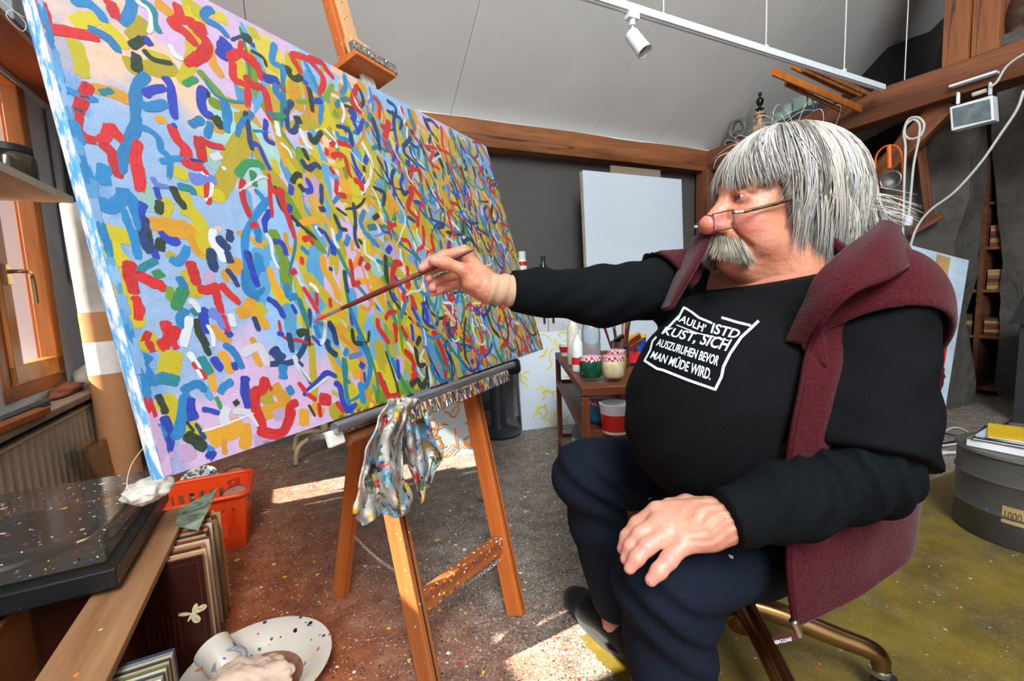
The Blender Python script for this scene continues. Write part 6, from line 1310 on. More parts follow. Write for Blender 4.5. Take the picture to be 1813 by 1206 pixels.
# dark swivel chair behind the easel
p = fl(884, 768); o = thing('office_chair', 'dark grey office chair with a round base behind the easel', 'chair', Matrix.Translation((p.x, p.y, 0)))
M_dgrey = mat('dark_grey_steel', '#3c4148', .4, .5)
k = MB(); k.lathe([(0, .0), (.145, .0), (.15, .015), (.12, .03), (.06, .05), (.05, .08), (.05, .42), (0, .42)], 28); k.obj('pedestal', M_dgrey, o, smooth=40)
k = MB(); k.box((0, 0, .46), (.32, .32, .07)); k.obj('seat', cloth('black_seat', '#15161a'), o, bev=.03, bseg=3)
k = MB(); k.box((0, .15, .70), (.3, .05, .32)); k.obj('backrest', cloth('dark_red_back', '#4a1012'), o, bev=.025, bseg=3)
# cream bent-leg table
p = fl(575, 806); o = thing('pedestal_table', 'small table on cream bent metal legs, behind the painting', 'table', Matrix.Translation((p.x, p.y+.03, 0))); M_cream = mat('chipped_cream_enamel', '#b9a57e', .5, var=.2)
k = MB(); k.lathe([(.022, .1), (.022, .62), (.05, .64), (0, .64)], 16); k.obj('column', M_cream, o, smooth=40)
k = MB(); k.lathe([(0, .64), (.24, .64), (.245, .65), (.24, .665), (0, .665)], 32); k.obj('top', M_cream, o, smooth=40)
for a in (2.9, -.5, 1.2, -2.0):
    k = MB(); k.tube(smooth_path([(math.cos(a)*.01, math.sin(a)*.01, .14), (math.cos(a)*.10, math.sin(a)*.10, .135), (math.cos(a)*.19, math.sin(a)*.19, .11), (math.cos(a)*.22, math.sin(a)*.22, .06), (math.cos(a)*.225, math.sin(a)*.225, .014)], 6), .014, 10); k.obj('leg', M_cream, o, smooth=60)
# corner shelf by the post
o = thing('corner_shelf', 'dark wooden corner shelf beside the corner post', 'shelf', RTR(3.95, 3.15, 1.5))
for z in (-.22, .18, .5): k = MB(); k.box((0, 0, z), (.42, .26, .025)); k.obj('board', M_beam2, o, bev=.002)
for x in (-.2, .2): k = MB(); k.box((x, .1, .1), (.025, .03, .9)); k.obj('upright', M_beam2, o, bev=.002)
k = MB(); k.box((0, 0, .045), (.13, .12, .09)); tag(k.obj('carton', M_wplastic, None, RTR(3.84, 3.10, 1.693), bev=.003), 'small white carton on the corner shelf', 'box')
k = MB(); k.lathe([(0, 0), (.06, 0), (.075, .05), (.05, .1), (.03, .11), (0, .11)], 18); tag(k.obj('clay_pot', mat('brown_clay', '#4b2c1c', .7), None, RTR(3.85, 3.08, 1.293), smooth=40), 'brown clay pot on the lower board of the corner shelf', 'pot')
# ================================================================== brown trolley with paint jars
M_tro = wood('trolley_brown_paint', '#5a2c16', '#8a4a26', .45, 8, .1, .1, splat=(70, .3, .4))
TX0, TX1, TY0, TY1, TZ = .238, .74, 1.575, 2.52, .60
tro = thing('trolley', 'brown painted metal trolley carrying jars and bottles, behind the man', 'trolley', Matrix.Translation(((TX0+TX1)/2, (TY0+TY1)/2, 0)))
o_ = WM[tro.name].translation
def tb(nm, c, d, m=M_tro, bev=.002):
    k = MB(); L = max(range(3), key=lambda i: d[i])
    R_ = {0: Matrix.Identity(4), 1: Matrix.Rotation(math.pi/2, 4, 'Z'), 2: Matrix.Rotation(-math.pi/2, 4, 'Y')}[L]; dd = {0: d, 1: (d[1], d[0], d[2]), 2: (d[2], d[1], d[0])}[L]
    k.box((0, 0, 0), dd); return k.obj(nm, m, tro, Matrix.Translation(c) @ R_, bev=bev)
for x in (TX0+.013, TX1-.013):
    for y in (TY0+.013, TY1-.013): tb('post', (x, y, TZ/2-.02), (.027, .027, TZ-.03))
for z in (TZ-.015, .43, .12):
    for y in (TY0+.012, TY1-.012): tb('rail', ((TX0+TX1)/2, y, z), (TX1-TX0, .022, .03))
    for x in (TX0+.012, TX1-.012): tb('rail', (x, (TY0+TY1)/2, z), (.022, TY1-TY0-.03, .03))
    tb('shelf_panel', ((TX0+TX1)/2, (TY0+TY1)/2, z-.002), (TX1-TX0-.04, TY1-TY0-.04, .008))
def check_mat():
    t = NT('gingham_lid'); ck = t.new('ShaderNodeTexChecker'); ck.inputs['Scale'].default_value = 95; t.l.new(t.mapping((1, 1, 1), (.2, .1, .4)), ck.inputs['Vector']); ck.inputs[1].default_value = (*rgb('#c8283c'), 1); ck.inputs[2].default_value = (*rgb('#ece4ea'), 1)
    return t.fin(ck.outputs[0], .35)
M_lid = check_mat(); M_jarg = mat('dark_green_paint_jar', '#0e4a34', .12, bump=0); M_jarc = mat('cream_paint_jar', '#d8cba0', .15, var=.25, scale=30, bump=0); M_jarb = mat('blue_paint_jar', '#2a8cc0', .12, bump=0)
def jar(label, M, r, h, m):
    return bottle('jam_jar', label, M, [(0, 0), (r*.85, 0), (r, .008), (r, h*.72), (r*.9, h*.82)], m, [(r*.93, h*.78), (r*.97, h*.8), (r*.97, h*.98), (r*.9, h), (0, h)], M_lid, group='jars with gingham lids on the trolley', cat='jar')
def ontop(px, py, z=TZ+.003): p = fl(px, py, z); return TR((p.x, p.y, z))
jar('jar of dark green paint with a gingham lid on the trolley top', ontop(1046, 667), .043, .082, M_jarg); jar('jar of cream paint with a gingham lid beside the green one', ontop(1086, 667), .043, .082, M_jarc)
jar('jar of ochre paint with a gingham lid behind the cream one', ontop(1091, 655), .042, .085, mat('ochre_paint_jar', '#b8a040', .15, bump=0))
jar('jar of bright blue paint with a gingham lid on the middle shelf', ontop(1062, 744, .437), .045, .085, M_jarb); jar('half-hidden jar with a gingham lid on the middle shelf behind the blue one', ontop(1094, 733, .437), .044, .085, mat('dark_paint_jar', '#3a4450', .15, bump=0))
t = NT('clear_pet'); M_pet = t.fin(rgb('#c8d2da'), .08, 0, Transmission_Weight=.75, IOR=1.25)
bottle('water_bottle', 'large clear water bottle standing among the jars', ontop(1047, 645), [(0, 0), (.04, 0), (.043, .01), (.043, .10), (.041, .105), (.043, .115), (.043, .15), (.036, .18), (.016, .215), (.014, .235)], M_pet, [(.017, .23), (.017, .25), (0, .25)], M_wplastic)
bottle('white_bottle', 'tall cream plastic bottle at the trolley edge', ontop(1016, 645), [(0, 0), (.026, 0), (.028, .01), (.027, .17), (.015, .2), (.014, .23)], mat('cream_plastic_bottle', '#d8d2be', .4, bump=0))
bottle('white_bottle', 'slim white tube with red print beside the water bottle', ontop(1023, 657), [(0, 0), (.022, 0), (.024, .01), (.022, .12), (.012, .14), (.012, .155), (0, .155)], M_wplastic, None, None, [(.0245, .03), (.0238, .06)], M_red)
bottle('cup', 'red and white flowered cup at the trolley corner', ontop(1001, 630), [(0, 0), (.022, 0), (.03, .045), (.03, .065), (.026, .065), (.02, .01)], M_wplastic, None, None, [(.0265, .02), (.0315, .05)], M_red, cat='cup')
can = bottle('brush_can', 'ribbed tin can holding brushes on the trolley', ontop(1098, 645), [(.0, .0), (.042, .0), (.042, .03), (.043, .033), (.042, .036), (.042, .06), (.043, .063), (.042, .066), (.042, .10), (.044, .105), (.040, .105), (.039, .02)], M_steel, cat='can')
cm = WM[can.name].translation; rng = random.Random(2)
for i in range(9):
    a = rng.uniform(0, 6.28); r0 = .02; p0 = cm+Vector((math.cos(a)*r0, math.sin(a)*r0, .01)); tp = cm+Vector((math.cos(a)*.07-.02, math.sin(a)*.06, .2+.05*rng.random()))
    M = frame(p0, tp-p0, Vector((0, 1, .1))); o = thing('paint_brush', 'brush standing bristles-up in the tin can', 'brush', M, 'brushes in the tin can'); L = (tp-p0).length
    k = MB(RY); k.lathe([(.003, 0), (.004, L*.5), (.005, L*.72), (.004, L*.76)], 8); k.obj('handle', rng.choice((M_rubber, M_lac, M_mould2)), o, smooth=40)
    k = MB(RY); k.lathe([(.005, L*.75), (.0065, L*.86)], 10); k.obj('ferrule', M_steel, o, smooth=40); k = MB(RY); k.lathe([(.0065, L*.86), (.009, L*.93), (.003, L)], 10); k.obj('bristles', rng.choice((M_rubber, M_mould)), o, smooth=40)
for i, (px, py, w) in enumerate(((1094, 590, .05), (1117, 592, .085))):
    p = fl(1104, 640, TZ)+Vector((.03+.07*i, .12, .002)); q = at(px, py, 2.0); M = frame(p, q-p, Vector((0, 1, .1))); L = .26
    o = thing('flat_brush', ('narrow' if i == 0 else 'wide')+' flat brush with a steel ferrule leaning behind the can', 'brush', M)
    k = MB(); k.box((.07, 0, 0), (.14, .02, .012)); k.obj('handle', M_mould2, o, bev=.004); k = MB(); k.box((.16, 0, 0), (.045, w, .014)); k.obj('ferrule', M_steel, o, bev=.002); k = MB(); k.box((.215, 0, 0), (.07, w*.97, .012)); k.obj('bristles', M_rubber if i == 0 else M_mould2, o, bev=.004)
bottle('tape_roll', 'red and white roll lying beside the tin can', ontop(1120, 640), [(.02, 0), (.045, 0), (.045, .04), (.02, .04)], M_red, cat='roll')
bottle('paint_pot', 'blue paint pot at the back of the trolley', ontop(1126, 628), [(0, 0), (.05, 0), (.05, .09), (0, .09)], mat('blue_pot', '#1f3fa8', .35, bump=0), [(.051, .09), (.051, .105), (0, .105)], mat('yellow_lid', '#e2c21c', .4, bump=0), cat='pot')
bottle('paint_tub', 'white plastic tub with a red side on the middle shelf', ontop(1090, 764, .437), [(0, 0), (.046, 0), (.056, .10), (.058, .105), (.053, .105), (.044, .01)], M_wplastic, None, None, [(.0475, .01), (.0535, .07)], M_red, cat='tub')
bottle('water_jug', 'clear plastic canister on the bottom shelf of the trolley', TR((TX0+.09, 2.0, .125)), [(0, 0), (.07, 0), (.075, .02), (.075, .19), (.05, .23), (.02, .25), (.02, .27)], M_pet, [(.024, .265), (.024, .29), (0, .29)], mat('blue_cap', '#2a6fb8', .4, bump=0), [(.0755, .06), (.0755, .16)], mat('pale_blue_label', '#8fc4e0', .5, bump=0), cat='canister')
k = MB(); k.lathe([(0, 0), (.015, .0), (.016, .09), (.008, .11), (.007, .14), (0, .14)], 14); tag(k.obj('paint_tube', M_wplastic, None, TR((TX0+.07, 2.02, .452), .3, 0, math.pi/2), smooth=40), 'white paint tube lying under the trolley top', 'tube')
# ================================================================== right side: board, drum, cables, dark cabinet, bookshelf
a = fl(1560, 770); b_ = fl(1668, 762); tp = at(1716, 461, 2.86); w = (b_-a).length; h = (tp-b_).length
zz_ = (tp-b_).normalized(); xx_ = (b_-a)-zz_*(b_-a).dot(zz_); M = frame(b_-xx_.normalized()*w, xx_, zz_); bo = thing('panel_board', 'white panel with a red stripe leaning behind the man', 'panel', M)
k = MB(); k.box((w/2, .01, h/2), (w, .02, h)); k.obj('board', mat('pale_blue_board', '#b9cbdc', .5), bo, bev=.002)
def patch(x0, x1, z0, z1, col, nm): k = MB(); k.box(((x0+x1)/2*w, -.0015, (z0+z1)/2*h), ((x1-x0)*w, .003, (z1-z0)*h)); k.obj(nm, mat('board_'+nm, col, .5), bo)
patch(.2, .84, .47, .78, '#dfe8e6', 'white_sheet'); patch(.2, .86, .03, .465, '#d0161c', 'red_stripe'); patch(.45, .68, .80, .985, '#b9925f', 'wood_strip'); patch(.2, .70, .04, .30, '#8f959b', 'grey_patch')
dr = Vector((1.845, 1.56, 0)); d_ = thing('steel_drum', 'dented grey steel drum with a handle and a paper tag', 'drum', Matrix.Translation(dr)); M_drum = mat('grey_drum_paint', '#4e4d49', .45, .25, var=.2, scale=5, splat=(28, .25, .4))
k = MB(); k.lathe([(0, 0), (.195, 0), (.2, .006), (.2, .10), (.204, .108), (.2, .116), (.2, .21), (.205, .22), (.2, .23), (.2, .30), (.206, .307), (.2, .315), (0, .315)], 48); k.obj('body', M_drum, d_, smooth=40)
ha = math.atan2(-dr.y, -dr.x)+.30
k = MB(); k.tube(smooth_path([(.205*math.cos(ha+t_), .205*math.sin(ha+t_), z) for t_, z in ((-.22, .205), (-.24, .19), (-.15, .17), (0, .165), (.15, .17), (.24, .19), (.22, .205))], 5), .004, 8); k.obj('handle', M_steel, d_, smooth=0)
k = MB(); k.grid([[(.2015*math.cos(ha-.62+t_*.3), .2015*math.sin(ha-.62+t_*.3), z) for t_ in [i/6 for i in range(7)]] for z in (.15, .09)]); pt = k.obj('paper_tag', mat('tan_paper', '#a58a5c', .8), d_)
def arc_text(s, parent, r, a0_, a1_, z0, z1, m):
    v, f = text_mesh(s, .0); k = MB(); k.add([(r*math.cos(a0_+(a1_-a0_)*x), r*math.sin(a0_+(a1_-a0_)*x), z0+(z1-z0)*y) for x, y, _ in v], f); return k.obj('lettering', m, parent, WM[d_.name])
arc_text('1000', pt, .2025, ha-.58, ha-.38, .105, .135, mat('ink', '#4a3c24', .8, bump=0))
zb = .316
for i, (lab, col, sx, sy, th, rz, dx) in enumerate((('thick white-edged book at the bottom of the pile on the drum', '#6b6a58', .23, .30, .028, .5, 0), ('black and yellow magazine in the pile on the drum', '#1a1a1a', .21, .29, .008, .62, .0), ('pale blue magazine in the pile on the drum', '#a9bccb', .21, .28, .006, .55, .01), ('yellow magazine topmost of the pile on the drum', '#c9a21c', .2, .27, .007, .75, .02))):
    M = TR((dr.x-.02+dx, dr.y-.02, zb), rz); o = thing('book' if i == 0 else 'magazine', lab, 'book' if i == 0 else 'magazine', M)
    k = MB(); k.box((0, 0, th/2), (sx-.004, sy-.004, th-.003)); k.obj('pages', M_wplastic, o); k = MB(); k.box((0, 0, th-.0008), (sx, sy, .0016)); k.obj('cover', mat('cover_%d' % i, col, .4), o); k = MB(); k.box((0, 0, .0008), (sx, sy, .0016)); k.obj('cover', mat('coverb_%d' % i, col, .4), o)
    if i == 1: k = MB(); k.box((-.02, -.128, th+.0004), (.1, .02, .0006)); k.obj('title_bar', mat('yellow_print', '#e0c81c', .5), o)
    zb += th+.0006
rng = random.Random(8)
for i, (pts, m_, lb) in enumerate(((((1655, 775), (1690, 757), (1720, 770), (1735, 790), (1700, 800), (1650, 800)), M_cable, 'white cable coiled widest on the grey floor'), (((1640, 792), (1700, 782), (1740, 800), (1772, 810)), M_rubber, 'black cable lying on the grey floor by the drum'), (((1648, 808), (1690, 802), (1730, 812), (1750, 800), (1712, 786), (1660, 790)), M_cable, 'thin white cable in a flat loop on the grey floor'), (((1660, 765), (1700, 772), (1745, 770), (1790, 745)), M_rubber, 'black cable running towards the dark cabinet'))):
    P = smooth_path([fl(x, y, .006+.006*i) for x, y in pts], 8); o_ = P[0]; k = MB(); k.tube([p-o_ for p in P], .0055, 6); tag(k.obj('floor_cable', m_, None, Matrix.Translation(o_), smooth=0), lb, 'cable')
p = fl(1784, 745)+Vector((.065, -.335, 0)); cb_ = thing('dark_cabinet', 'dark old cabinet with brown panels and a pitched top by the pier', 'cabinet', TR((p.x+.27, p.y+.22, 0), RA+.1)); M_dk = mat('dark_grey_wood', '#2b2a2c', .6, var=.2); M_pan = wood('dark_brown_panel', '#2c140b', '#4e2616', .4)
k = MB(); k.box((0, 0, .31), (.5, .5, .62)); k.obj('body', M_dk, cb_, bev=.004); k = MB(); k.prism([(-.29, .0), (.29, .0), (0, .16)], -.29, .29, Matrix.Translation((0, 0, .62)) @ Matrix.Rotation(math.pi/2, 4, 'X')); k.obj('pitched_top', M_dk, cb_)
for z in (.12, .31, .5):
    for (x, y, rz) in ((-.251, 0, math.pi/2), (0, -.251, 0)): k = MB(); k.box((0, 0, 0), (.38, .012, .16)); k.obj('panel', M_pan, cb_, WM[cb_.name] @ Matrix.Translation((x, y, z)) @ Matrix.Rotation(rz, 4, 'Z'), bev=.004)
bk = toroom(pl(1728, 520, VV, 4.75)); bs = thing('bookcase', 'brown wooden bookcase in the dark gap between the stone piers', 'bookcase', RTR(4.75, bk.y, 0))
for y in (-.3, -.02, .3): k = MB(); k.box((.14, y, .9), (.3, .03, 1.8)); k.obj('upright', M_beam2, bs, bev=.002)
for z in (.05, .45, .8, 1.12, 1.45, 1.78): k = MB(); k.box((.14, 0, z), (.28, .6, .022)); k.obj('shelf', M_beam, bs, bev=.002)
bcols = ['#8a5a34', '#6b4a2c', '#a07a48', '#4a3a30', '#7a3a24', '#b08a58']; BM_ = [mat('book_%d' % i, c, .7, bump=0) for i, c in enumerate(bcols)]
i = 0
for z in (.462, .812, 1.132):
    for sd in (-.27, .02):
        zz = z
        for j in range(6):
            th = rng.uniform(.02, .035); k = MB(); k.box((.1, sd+.11, th/2), (.16, .22, th-.001)); m_ = rng.choice(BM_); bn = ['reddish tan', 'dark tan', 'ochre', 'dark grey-brown', 'rust red', 'light ochre'][BM_.index(m_)]; sn = {.462: 'lower', .812: 'middle', 1.132: 'upper'}[z]
            tag(k.obj('book', m_, None, RTR(4.75, bk.y, zz), bev=.002), bn+' book lying flat in a pile on the '+sn+' bookcase shelf', 'book', 'books lying in the dark bookcase'); zz += th; i += 1
# ================================================================== left wall: radiator, shelf, tube, stones
M_rad = mat('yellowed_radiator_enamel', '#b3a68e', .5, var=.1, bump=.05); ra = thing('radiator', 'cream ribbed radiator below the window', 'radiator', RTR(WX, 2.0, 0))
fxr = .115; k = MB(); pr = []
y = -1.0
ys = np.linspace(-1.1, .83, 150)
rows = [[(fxr+(.006 if (i//2) % 2 else 0)-.004, yy, z) for i, yy in enumerate(ys)] for z in (.075, .515)]; k.grid(rows); k.obj('ribbed_front', M_rad, ra, smooth=30)
k = MB(); k.box((.055, -.135, .295), (.1, 1.92, .44)); k.obj('body', M_rad, ra, bev=.004)
M_gr = mat('grille_dark', '#6d6455', .6)
k = MB(); k.box((.06, -.135, .519), (.12, 1.93, .012)); k.obj('top_frame', M_rad, ra, bev=.003)
for i in range(60):
    if i == 0: k = MB(); k.box((0, 0, 0), (.085, .006, .005)); g0 = k.obj('grille_bar', M_gr, ra, WM[ra.name] @ Matrix.Translation((.062, -.4, .527)))
    else: c = g0.copy(); COL.objects.link(c); c.parent = ra; c.matrix_local = Matrix.Translation((.062, -.4+i*.0195, .527))
# things lying on the sill
SZ = .581
def sillp(px, py, z=SZ): p = fl(px, py, z); return p
bm = bmesh.new(); bmesh.ops.create_icosphere(bm, subdivisions=3, radius=1)
for v in bm.verts: n_ = noise.noise(v.co*1.4+Vector((3, 1, 0)))*.35; v.co = Vector((v.co.x*.05*(1+n_), v.co.y*.06*(1+n_), max(-.8, v.co.z)*.06*(1+n_*.7)+.04))
me = bpy.data.meshes.new('stone'); bm.to_mesh(me); bm.free(); p = pl(160, 690, VV, WX+.05); tag(link('stone', me, mat('pale_stone', '#c9bfae', .9, var=.15, bump=.5, bscale=30, bdist=.006), None, TR((p.x, p.y, SZ)), 0), 'pale rounded stone on the end of the window sill', 'stone')
bm = bmesh.new(); bmesh.ops.create_icosphere(bm, subdivisions=3, radius=1)
for v in bm.verts: n_ = noise.noise(v.co*1.8+Vector((7, 1, 0)))*.4; v.co = Vector((v.co.x*.035*(1+n_), v.co.y*.16*(1+n_), max(-.7, v.co.z)*.028*(1+n_)+.018))
me = bpy.data.meshes.new('driftwood'); bm.to_mesh(me); bm.free(); p = pl(120, 697, VV, WX+.05); tag(link('driftwood', me, wood('red_brown_driftwood', '#5e2e1a', '#8a4c30', .8), None, TR((p.x, p.y, SZ), RA), 0), 'reddish piece of driftwood on the window sill', 'driftwood')
for i, (px, py, L, w, lb, m_) in enumerate(((40, 735, .34, .035, 'dark grey board scrap lying along the sill', M_darkst), (20, 765, .4, .04, 'reddish wooden board scrap lying along the sill', M_winwood2))):
    p = pl(px, py, VV, WX+.07+.05*i); k = MB(); k.box((0, 0, .012), (w, L, .022)); tag(k.obj('board_scrap', m_, None, TR((p.x, p.y, SZ-.03*i*0), RA-.05*i), bev=.002), lb, 'board')
# cardboard tube
tbp = fl(232, 905, .0); ttop = at(143, 372, 2.06); tbp = Vector((tbp.x, tbp.y, .0)); dirt = (ttop-tbp); Lt = dirt.length; tM = frame(tbp+Vector((0, 0, .02)), dirt, Vector((0, 1, 0)))
tu = thing('cardboard_tube', 'tall cardboard tube with a white upper half leaning by the window', 'tube', tM); R_t = .068
k = MB(RY); k.lathe([(R_t*.8, 0), (R_t, 0), (R_t, Lt*.66), (R_t*.9, Lt*.66)], 32, close=False); k.obj('cardboard', mat('brown_cardboard', '#b07a4c', .75, var=.1), tu, smooth=40)
k = MB(RY); k.lathe([(R_t*.97, Lt*.655), (R_t*.975, Lt), (R_t*.85, Lt), (R_t*.85, Lt*.7)], 32, close=False); k.obj('white_sleeve', mat('white_paper_roll', '#b5afa6', .8), tu, smooth=40)
k = MB(RY); k.lathe([(R_t*1.006, Lt*.46), (R_t*1.006, Lt*.565)], 32, close=False); k.obj('paper_label', mat('white_label', '#ddd8cf', .7), tu, smooth=40)
for i, (a, c, lb, m_) in enumerate((((163, 560), (192, 800), 'thin gilt strip leaning against the cardboard tube', M_brass), ((168, 575), (188, 810), 'thin brown lath leaning against the cardboard tube', M_winwood2))):
    pa, pb = at(*a, 2.2-.06*i), at(*c, 2.02-.06*i); pb2 = pb+(pb-pa)*((pb.z-.004)/(pa.z-pb.z)); k = MB(); L = (pb2-pa).length; k.box((L/2, 0, 0), (L, .012+.01*i, .008)); tag(k.obj('wood_strip', m_, None, frame(pb2, pa-pb2, Vector((0, -1, 0)))), lb, 'strip')
# picture frame leaning on the wall and glass panes
k0 = thing('picture_frame', 'narrow grey picture frame hanging on the wall between window and painting', 'frame', RTR(WX+.012, 3.1, 1.11))
for (y, z, dy, dz) in ((-.13, .38, .035, .78), (.13, .38, .035, .78), (0, .77, .29, .035), (0, .0, .29, .035)): k = MB(); k.box((.012, y, z), (.024, dy, dz)); k.obj('frame_bar', mat('grey_frame', '#8d8f93', .5), k0, bev=.002)
k = MB(); k.box((.004, 0, .38), (.006, .24, .75)); k.obj('dark_panel', mat('dark_panel', '#3a3c40', .5), k0)
M_gp = pane_mat('dusty_glass', (.80, .79, .74), .22)
for i, (pts, lb) in enumerate(((((112, 808), (160, 772), (212, 845), (140, 880)), 'grey glass pane with a cut corner leaning on the radiator'), (((143, 802), (185, 775), (225, 850), (165, 880)), 'second glass pane leaning in front of the cut one'))):
    X_ = WX+.150+.02*i; P = [pl(x, y, VV, X_) for x, y in pts]; P[2] = P[2]+VV*.03; P[3] = P[3]+VV*.03; o_ = P[3]; k = MB(); k.hexa([p-o_ for p in P], [p-o_+VV*.004 for p in P]); tag(k.obj('sheet_glass', M_gp, None, Matrix.Translation(o_)), lb, 'pane')
# shelf in front of the window with a jar, and the deep plank shelf above it
shp = toroom(pl(127, 349, VV, WX+.22)); M_shelf = wood('pine_shelf', '#b98a58', '#dcb98a', .6)
sh = thing('wall_shelf', 'pale pine shelf board fixed across the window', 'shelf', RTR(WX, shp.y-.36, shp.z-.024)); k = MB(); k.box((0, 0, .012), (.72, .22, .024)); k.obj('board', M_shelf, sh, WM[sh.name] @ Matrix.Translation((.11, 0, 0)) @ Matrix.Rotation(math.pi/2, 4, 'Z'), bev=.002)
k = MB(); k.box((.222, 0, .012), (.005, .72, .025)); k.obj('edge_strip', mat('cream_edge', '#cfc4b2', .6), sh)
jp = toroom(pl(26, 300, VV, WX+.13)); jr = thing('storage_jar', 'brown glass jar with a ribbed black lid on the pine shelf', 'jar', RTR(WX+.12, shp.y-.18, shp.z+.001))
k = MB(); k.lathe([(0, 0), (.062, 0), (.07, .01), (.07, .09), (.06, .108), (.055, .11)], 28); k.obj('glass_body', mat('dark_brown_glass', '#3a3226', .1, var=.3, bump=0), jr, smooth=40)
k = MB(); k.lathe([(.062, .106), (.064, .108), (.064, .128), (.058, .132), (0, .132)], 28); k.obj('lid', M_rubber, jr, smooth=30)
uz = 1.915; uf = Vector((WX+.19, 2.36, 0)); us = thing('plank_shelf', 'deep brown plank shelf high on the wall above the window', 'shelf', RTR(WX, uf.y-.02, uz))
wd_ = uf.x-WX
k = MB(); k.box((0, 0, .016), (1.45, wd_, .03)); k.obj('plank', wood('varnished_plank', '#7a3a12', '#a8581e', .4, 9, .08), us, WM[us.name] @ Matrix.Translation((wd_/2, 0, 0)) @ Matrix.Rotation(math.pi/2, 4, 'Z'), bev=.002)
k = MB(); k.box((.012, 0, -.012), (.024, 1.45, .024)); k.obj('wall_batten', M_plaster, us, bev=.003)
b1 = room(WX+.105, uf.y+.1, uz+.032); k = MB(); k.box((0, 0, .14), (.18, .45, .28)); o = tag(k.obj('storage_box', mat('grey_box', '#8a9096', .6), None, TR(b1, RA), bev=.004), 'grey box with a yellow-green label on the plank shelf', 'box'); WM[o.name] = TR(b1, RA)
k = MB(); k.box((.091, .05, .03), (.002, .06, .014)); k.obj('label', mat('lime_label', '#b8c82c', .6, bump=0), o)
b2 = room(WX+.12, uf.y-.35, uz+.032); k = MB(); k.box((0, 0, .17), (.06, .3, .34)); tag(k.obj('folder', mat('orange_red_folder', '#c8452c', .6), None, TR(b2, RA), bev=.004), 'orange-red folder standing on the plank shelf', 'folder')
# ================================================================== records, crate plank and turntable
PZ = .337; r0 = toroom(fl(322, 915, PZ)); r1 = toroom(fl(213, 1165, PZ)); XR = (r0.x+r1.x)/2
M_plank = wood('crate_plank', '#8a5a34', '#c39468', .65, 10, .07, .2, splat=(34, .3, .5)); M_crate = wood('crate_side', '#9a5a28', '#c88a50', .6, 10, .07)
cr = thing('record_crate', 'open wooden crate of thin boards holding black cases under the turntable', 'crate', RTR(XR-.3, (r0.y+r1.y)/2, 0)); yc = (r0.y+r1.y)/2; Lp = r0.y-r1.y+.16
Bs = toroom(fl(357, 984, .315)); Ysl = Bs.y; XE = Bs.x; XD = XE-.335
def cb2(nm, x, y, z, dx, dy, dz, m):
    k = MB(); k.box((0, 0, 0), (dy, dx, dz)); return k.obj(nm, m, cr, RTR(x, y, z, math.pi/2), bev=.0025)
cb2('divider', XD, yc, .158, .012, Lp, .314, M_crate); cb2('side_board', XD-.22, yc, .165, .014, Lp, .33, M_crate); cb2('bottom', XD-.11, yc, .008, .22, Lp, .016, M_crate)
for y in (yc-Lp/2+.009, yc+Lp/2-.009): k = MB(); k.box((0, 0, 0), (.2, .014, .3)); k.obj('end_board', M_crate, cr, RTR(XD-.11, y, .168), bev=.002)
pk_ = thing('wooden_plank', 'wide dusty wooden plank lying on the record sleeves beneath the turntable', 'plank', RTR(XR-.055, yc, PZ-.009))
k = MB(); k.box((0, 0, 0), (Lp, .11, .018)); k.obj('board', M_plank, pk_, RTR(XR-.055, yc, PZ-.009, math.pi/2), bev=.0025)
k = MB(); k.box((0, 0, 0), (.006, .05, .004)); k.obj('metal_clip', M_steel, pk_, RTR(XR-.06, yc-Lp/2+.03, PZ+.002))
# black boxes inside the crate
for i in range(5):
    k = MB(); k.box((0, 0, 0), (.10, .135, .20)); o = tag(k.obj('cassette_box', mat('black_case_%d' % i, '#17191b', .35, splat=(60, .25, .5)), None, RTR(XD-.11, yc-Lp/2+.095+i*.1385, .12), bev=.004), 'black plastic case standing in the wooden crate', 'case', 'black cases in the crate')
# record sleeves
cname = ['tan', 'pale tan', 'dark brown-red', 'caramel brown', 'cream', 'rust brown', 'light brown', 'near-black brown', 'orange-tan', 'brick red', 'ivory', 'grey-brown', 'straw coloured', 'cocoa brown']
slc = ['#c98f5e', '#d8b48a', '#5a2a1c', '#b5794a', '#e0c8a4', '#7a3a22', '#caa27a', '#3a2a24', '#d09a6a', '#a84a2a', '#e4d2b4', '#8a6a4a', '#c4a070', '#6a4030']
SM = [mat('sleeve_%d' % i, c, .5, bump=0) for i, c in enumerate(slc)]; rng = random.Random(12)
for i in range(16):
    yy = Ysl+.02+i*.0175; lean = .008; k = MB(); k.box((-.1575, 0, .1575), (.315, .0055, .315)); o = k.obj('record_sleeve', SM[i % len(SM)], None, RTR(XE+rng.uniform(-.01, .012), yy, .001, rng.uniform(-.008, .008), lean), bev=.0008)
    tag(o, cname[i % len(cname)]+' record sleeve on edge in the row behind the butterfly sleeve', 'record', 'record sleeves standing behind the dark brown one')
M_sl = mat('dark_brown_sleeve', '#35130a', .35, var=.12, bump=0)
so = thing('record_sleeve', 'dark brown record sleeve with a pale butterfly and faint red print', 'record', RTR(XE, Ysl, .001, 0, -.02)); k = MB(); k.box((-.1575, 0, .1575), (.315, .005, .315)); k.obj('sleeve', M_sl, so, bev=.0008)
M_rp = mat('faint_red_print', '#7a3420', .5, bump=0); M_bw = mat('butterfly_cream', '#e4d2a4', .6, var=.1, bump=0); M_dot = mat('butterfly_dots', '#5a1c18', .6, bump=0)
def flat(nm, poly, m, dy, par=so): k = MB(); k.add([(x, -.0028-dy, z) for x, z in poly], [tuple(range(len(poly)))]); return k.obj(nm, m, par)
flat('print_line', [(-.010, .30), (-.0108, .30), (-.0108, .02), (-.010, .02)], M_rp, .0001); flat('print_line', [(-.15, .300), (-.15, .3008), (-.010, .3008), (-.010, .300)], M_rp, .0001)
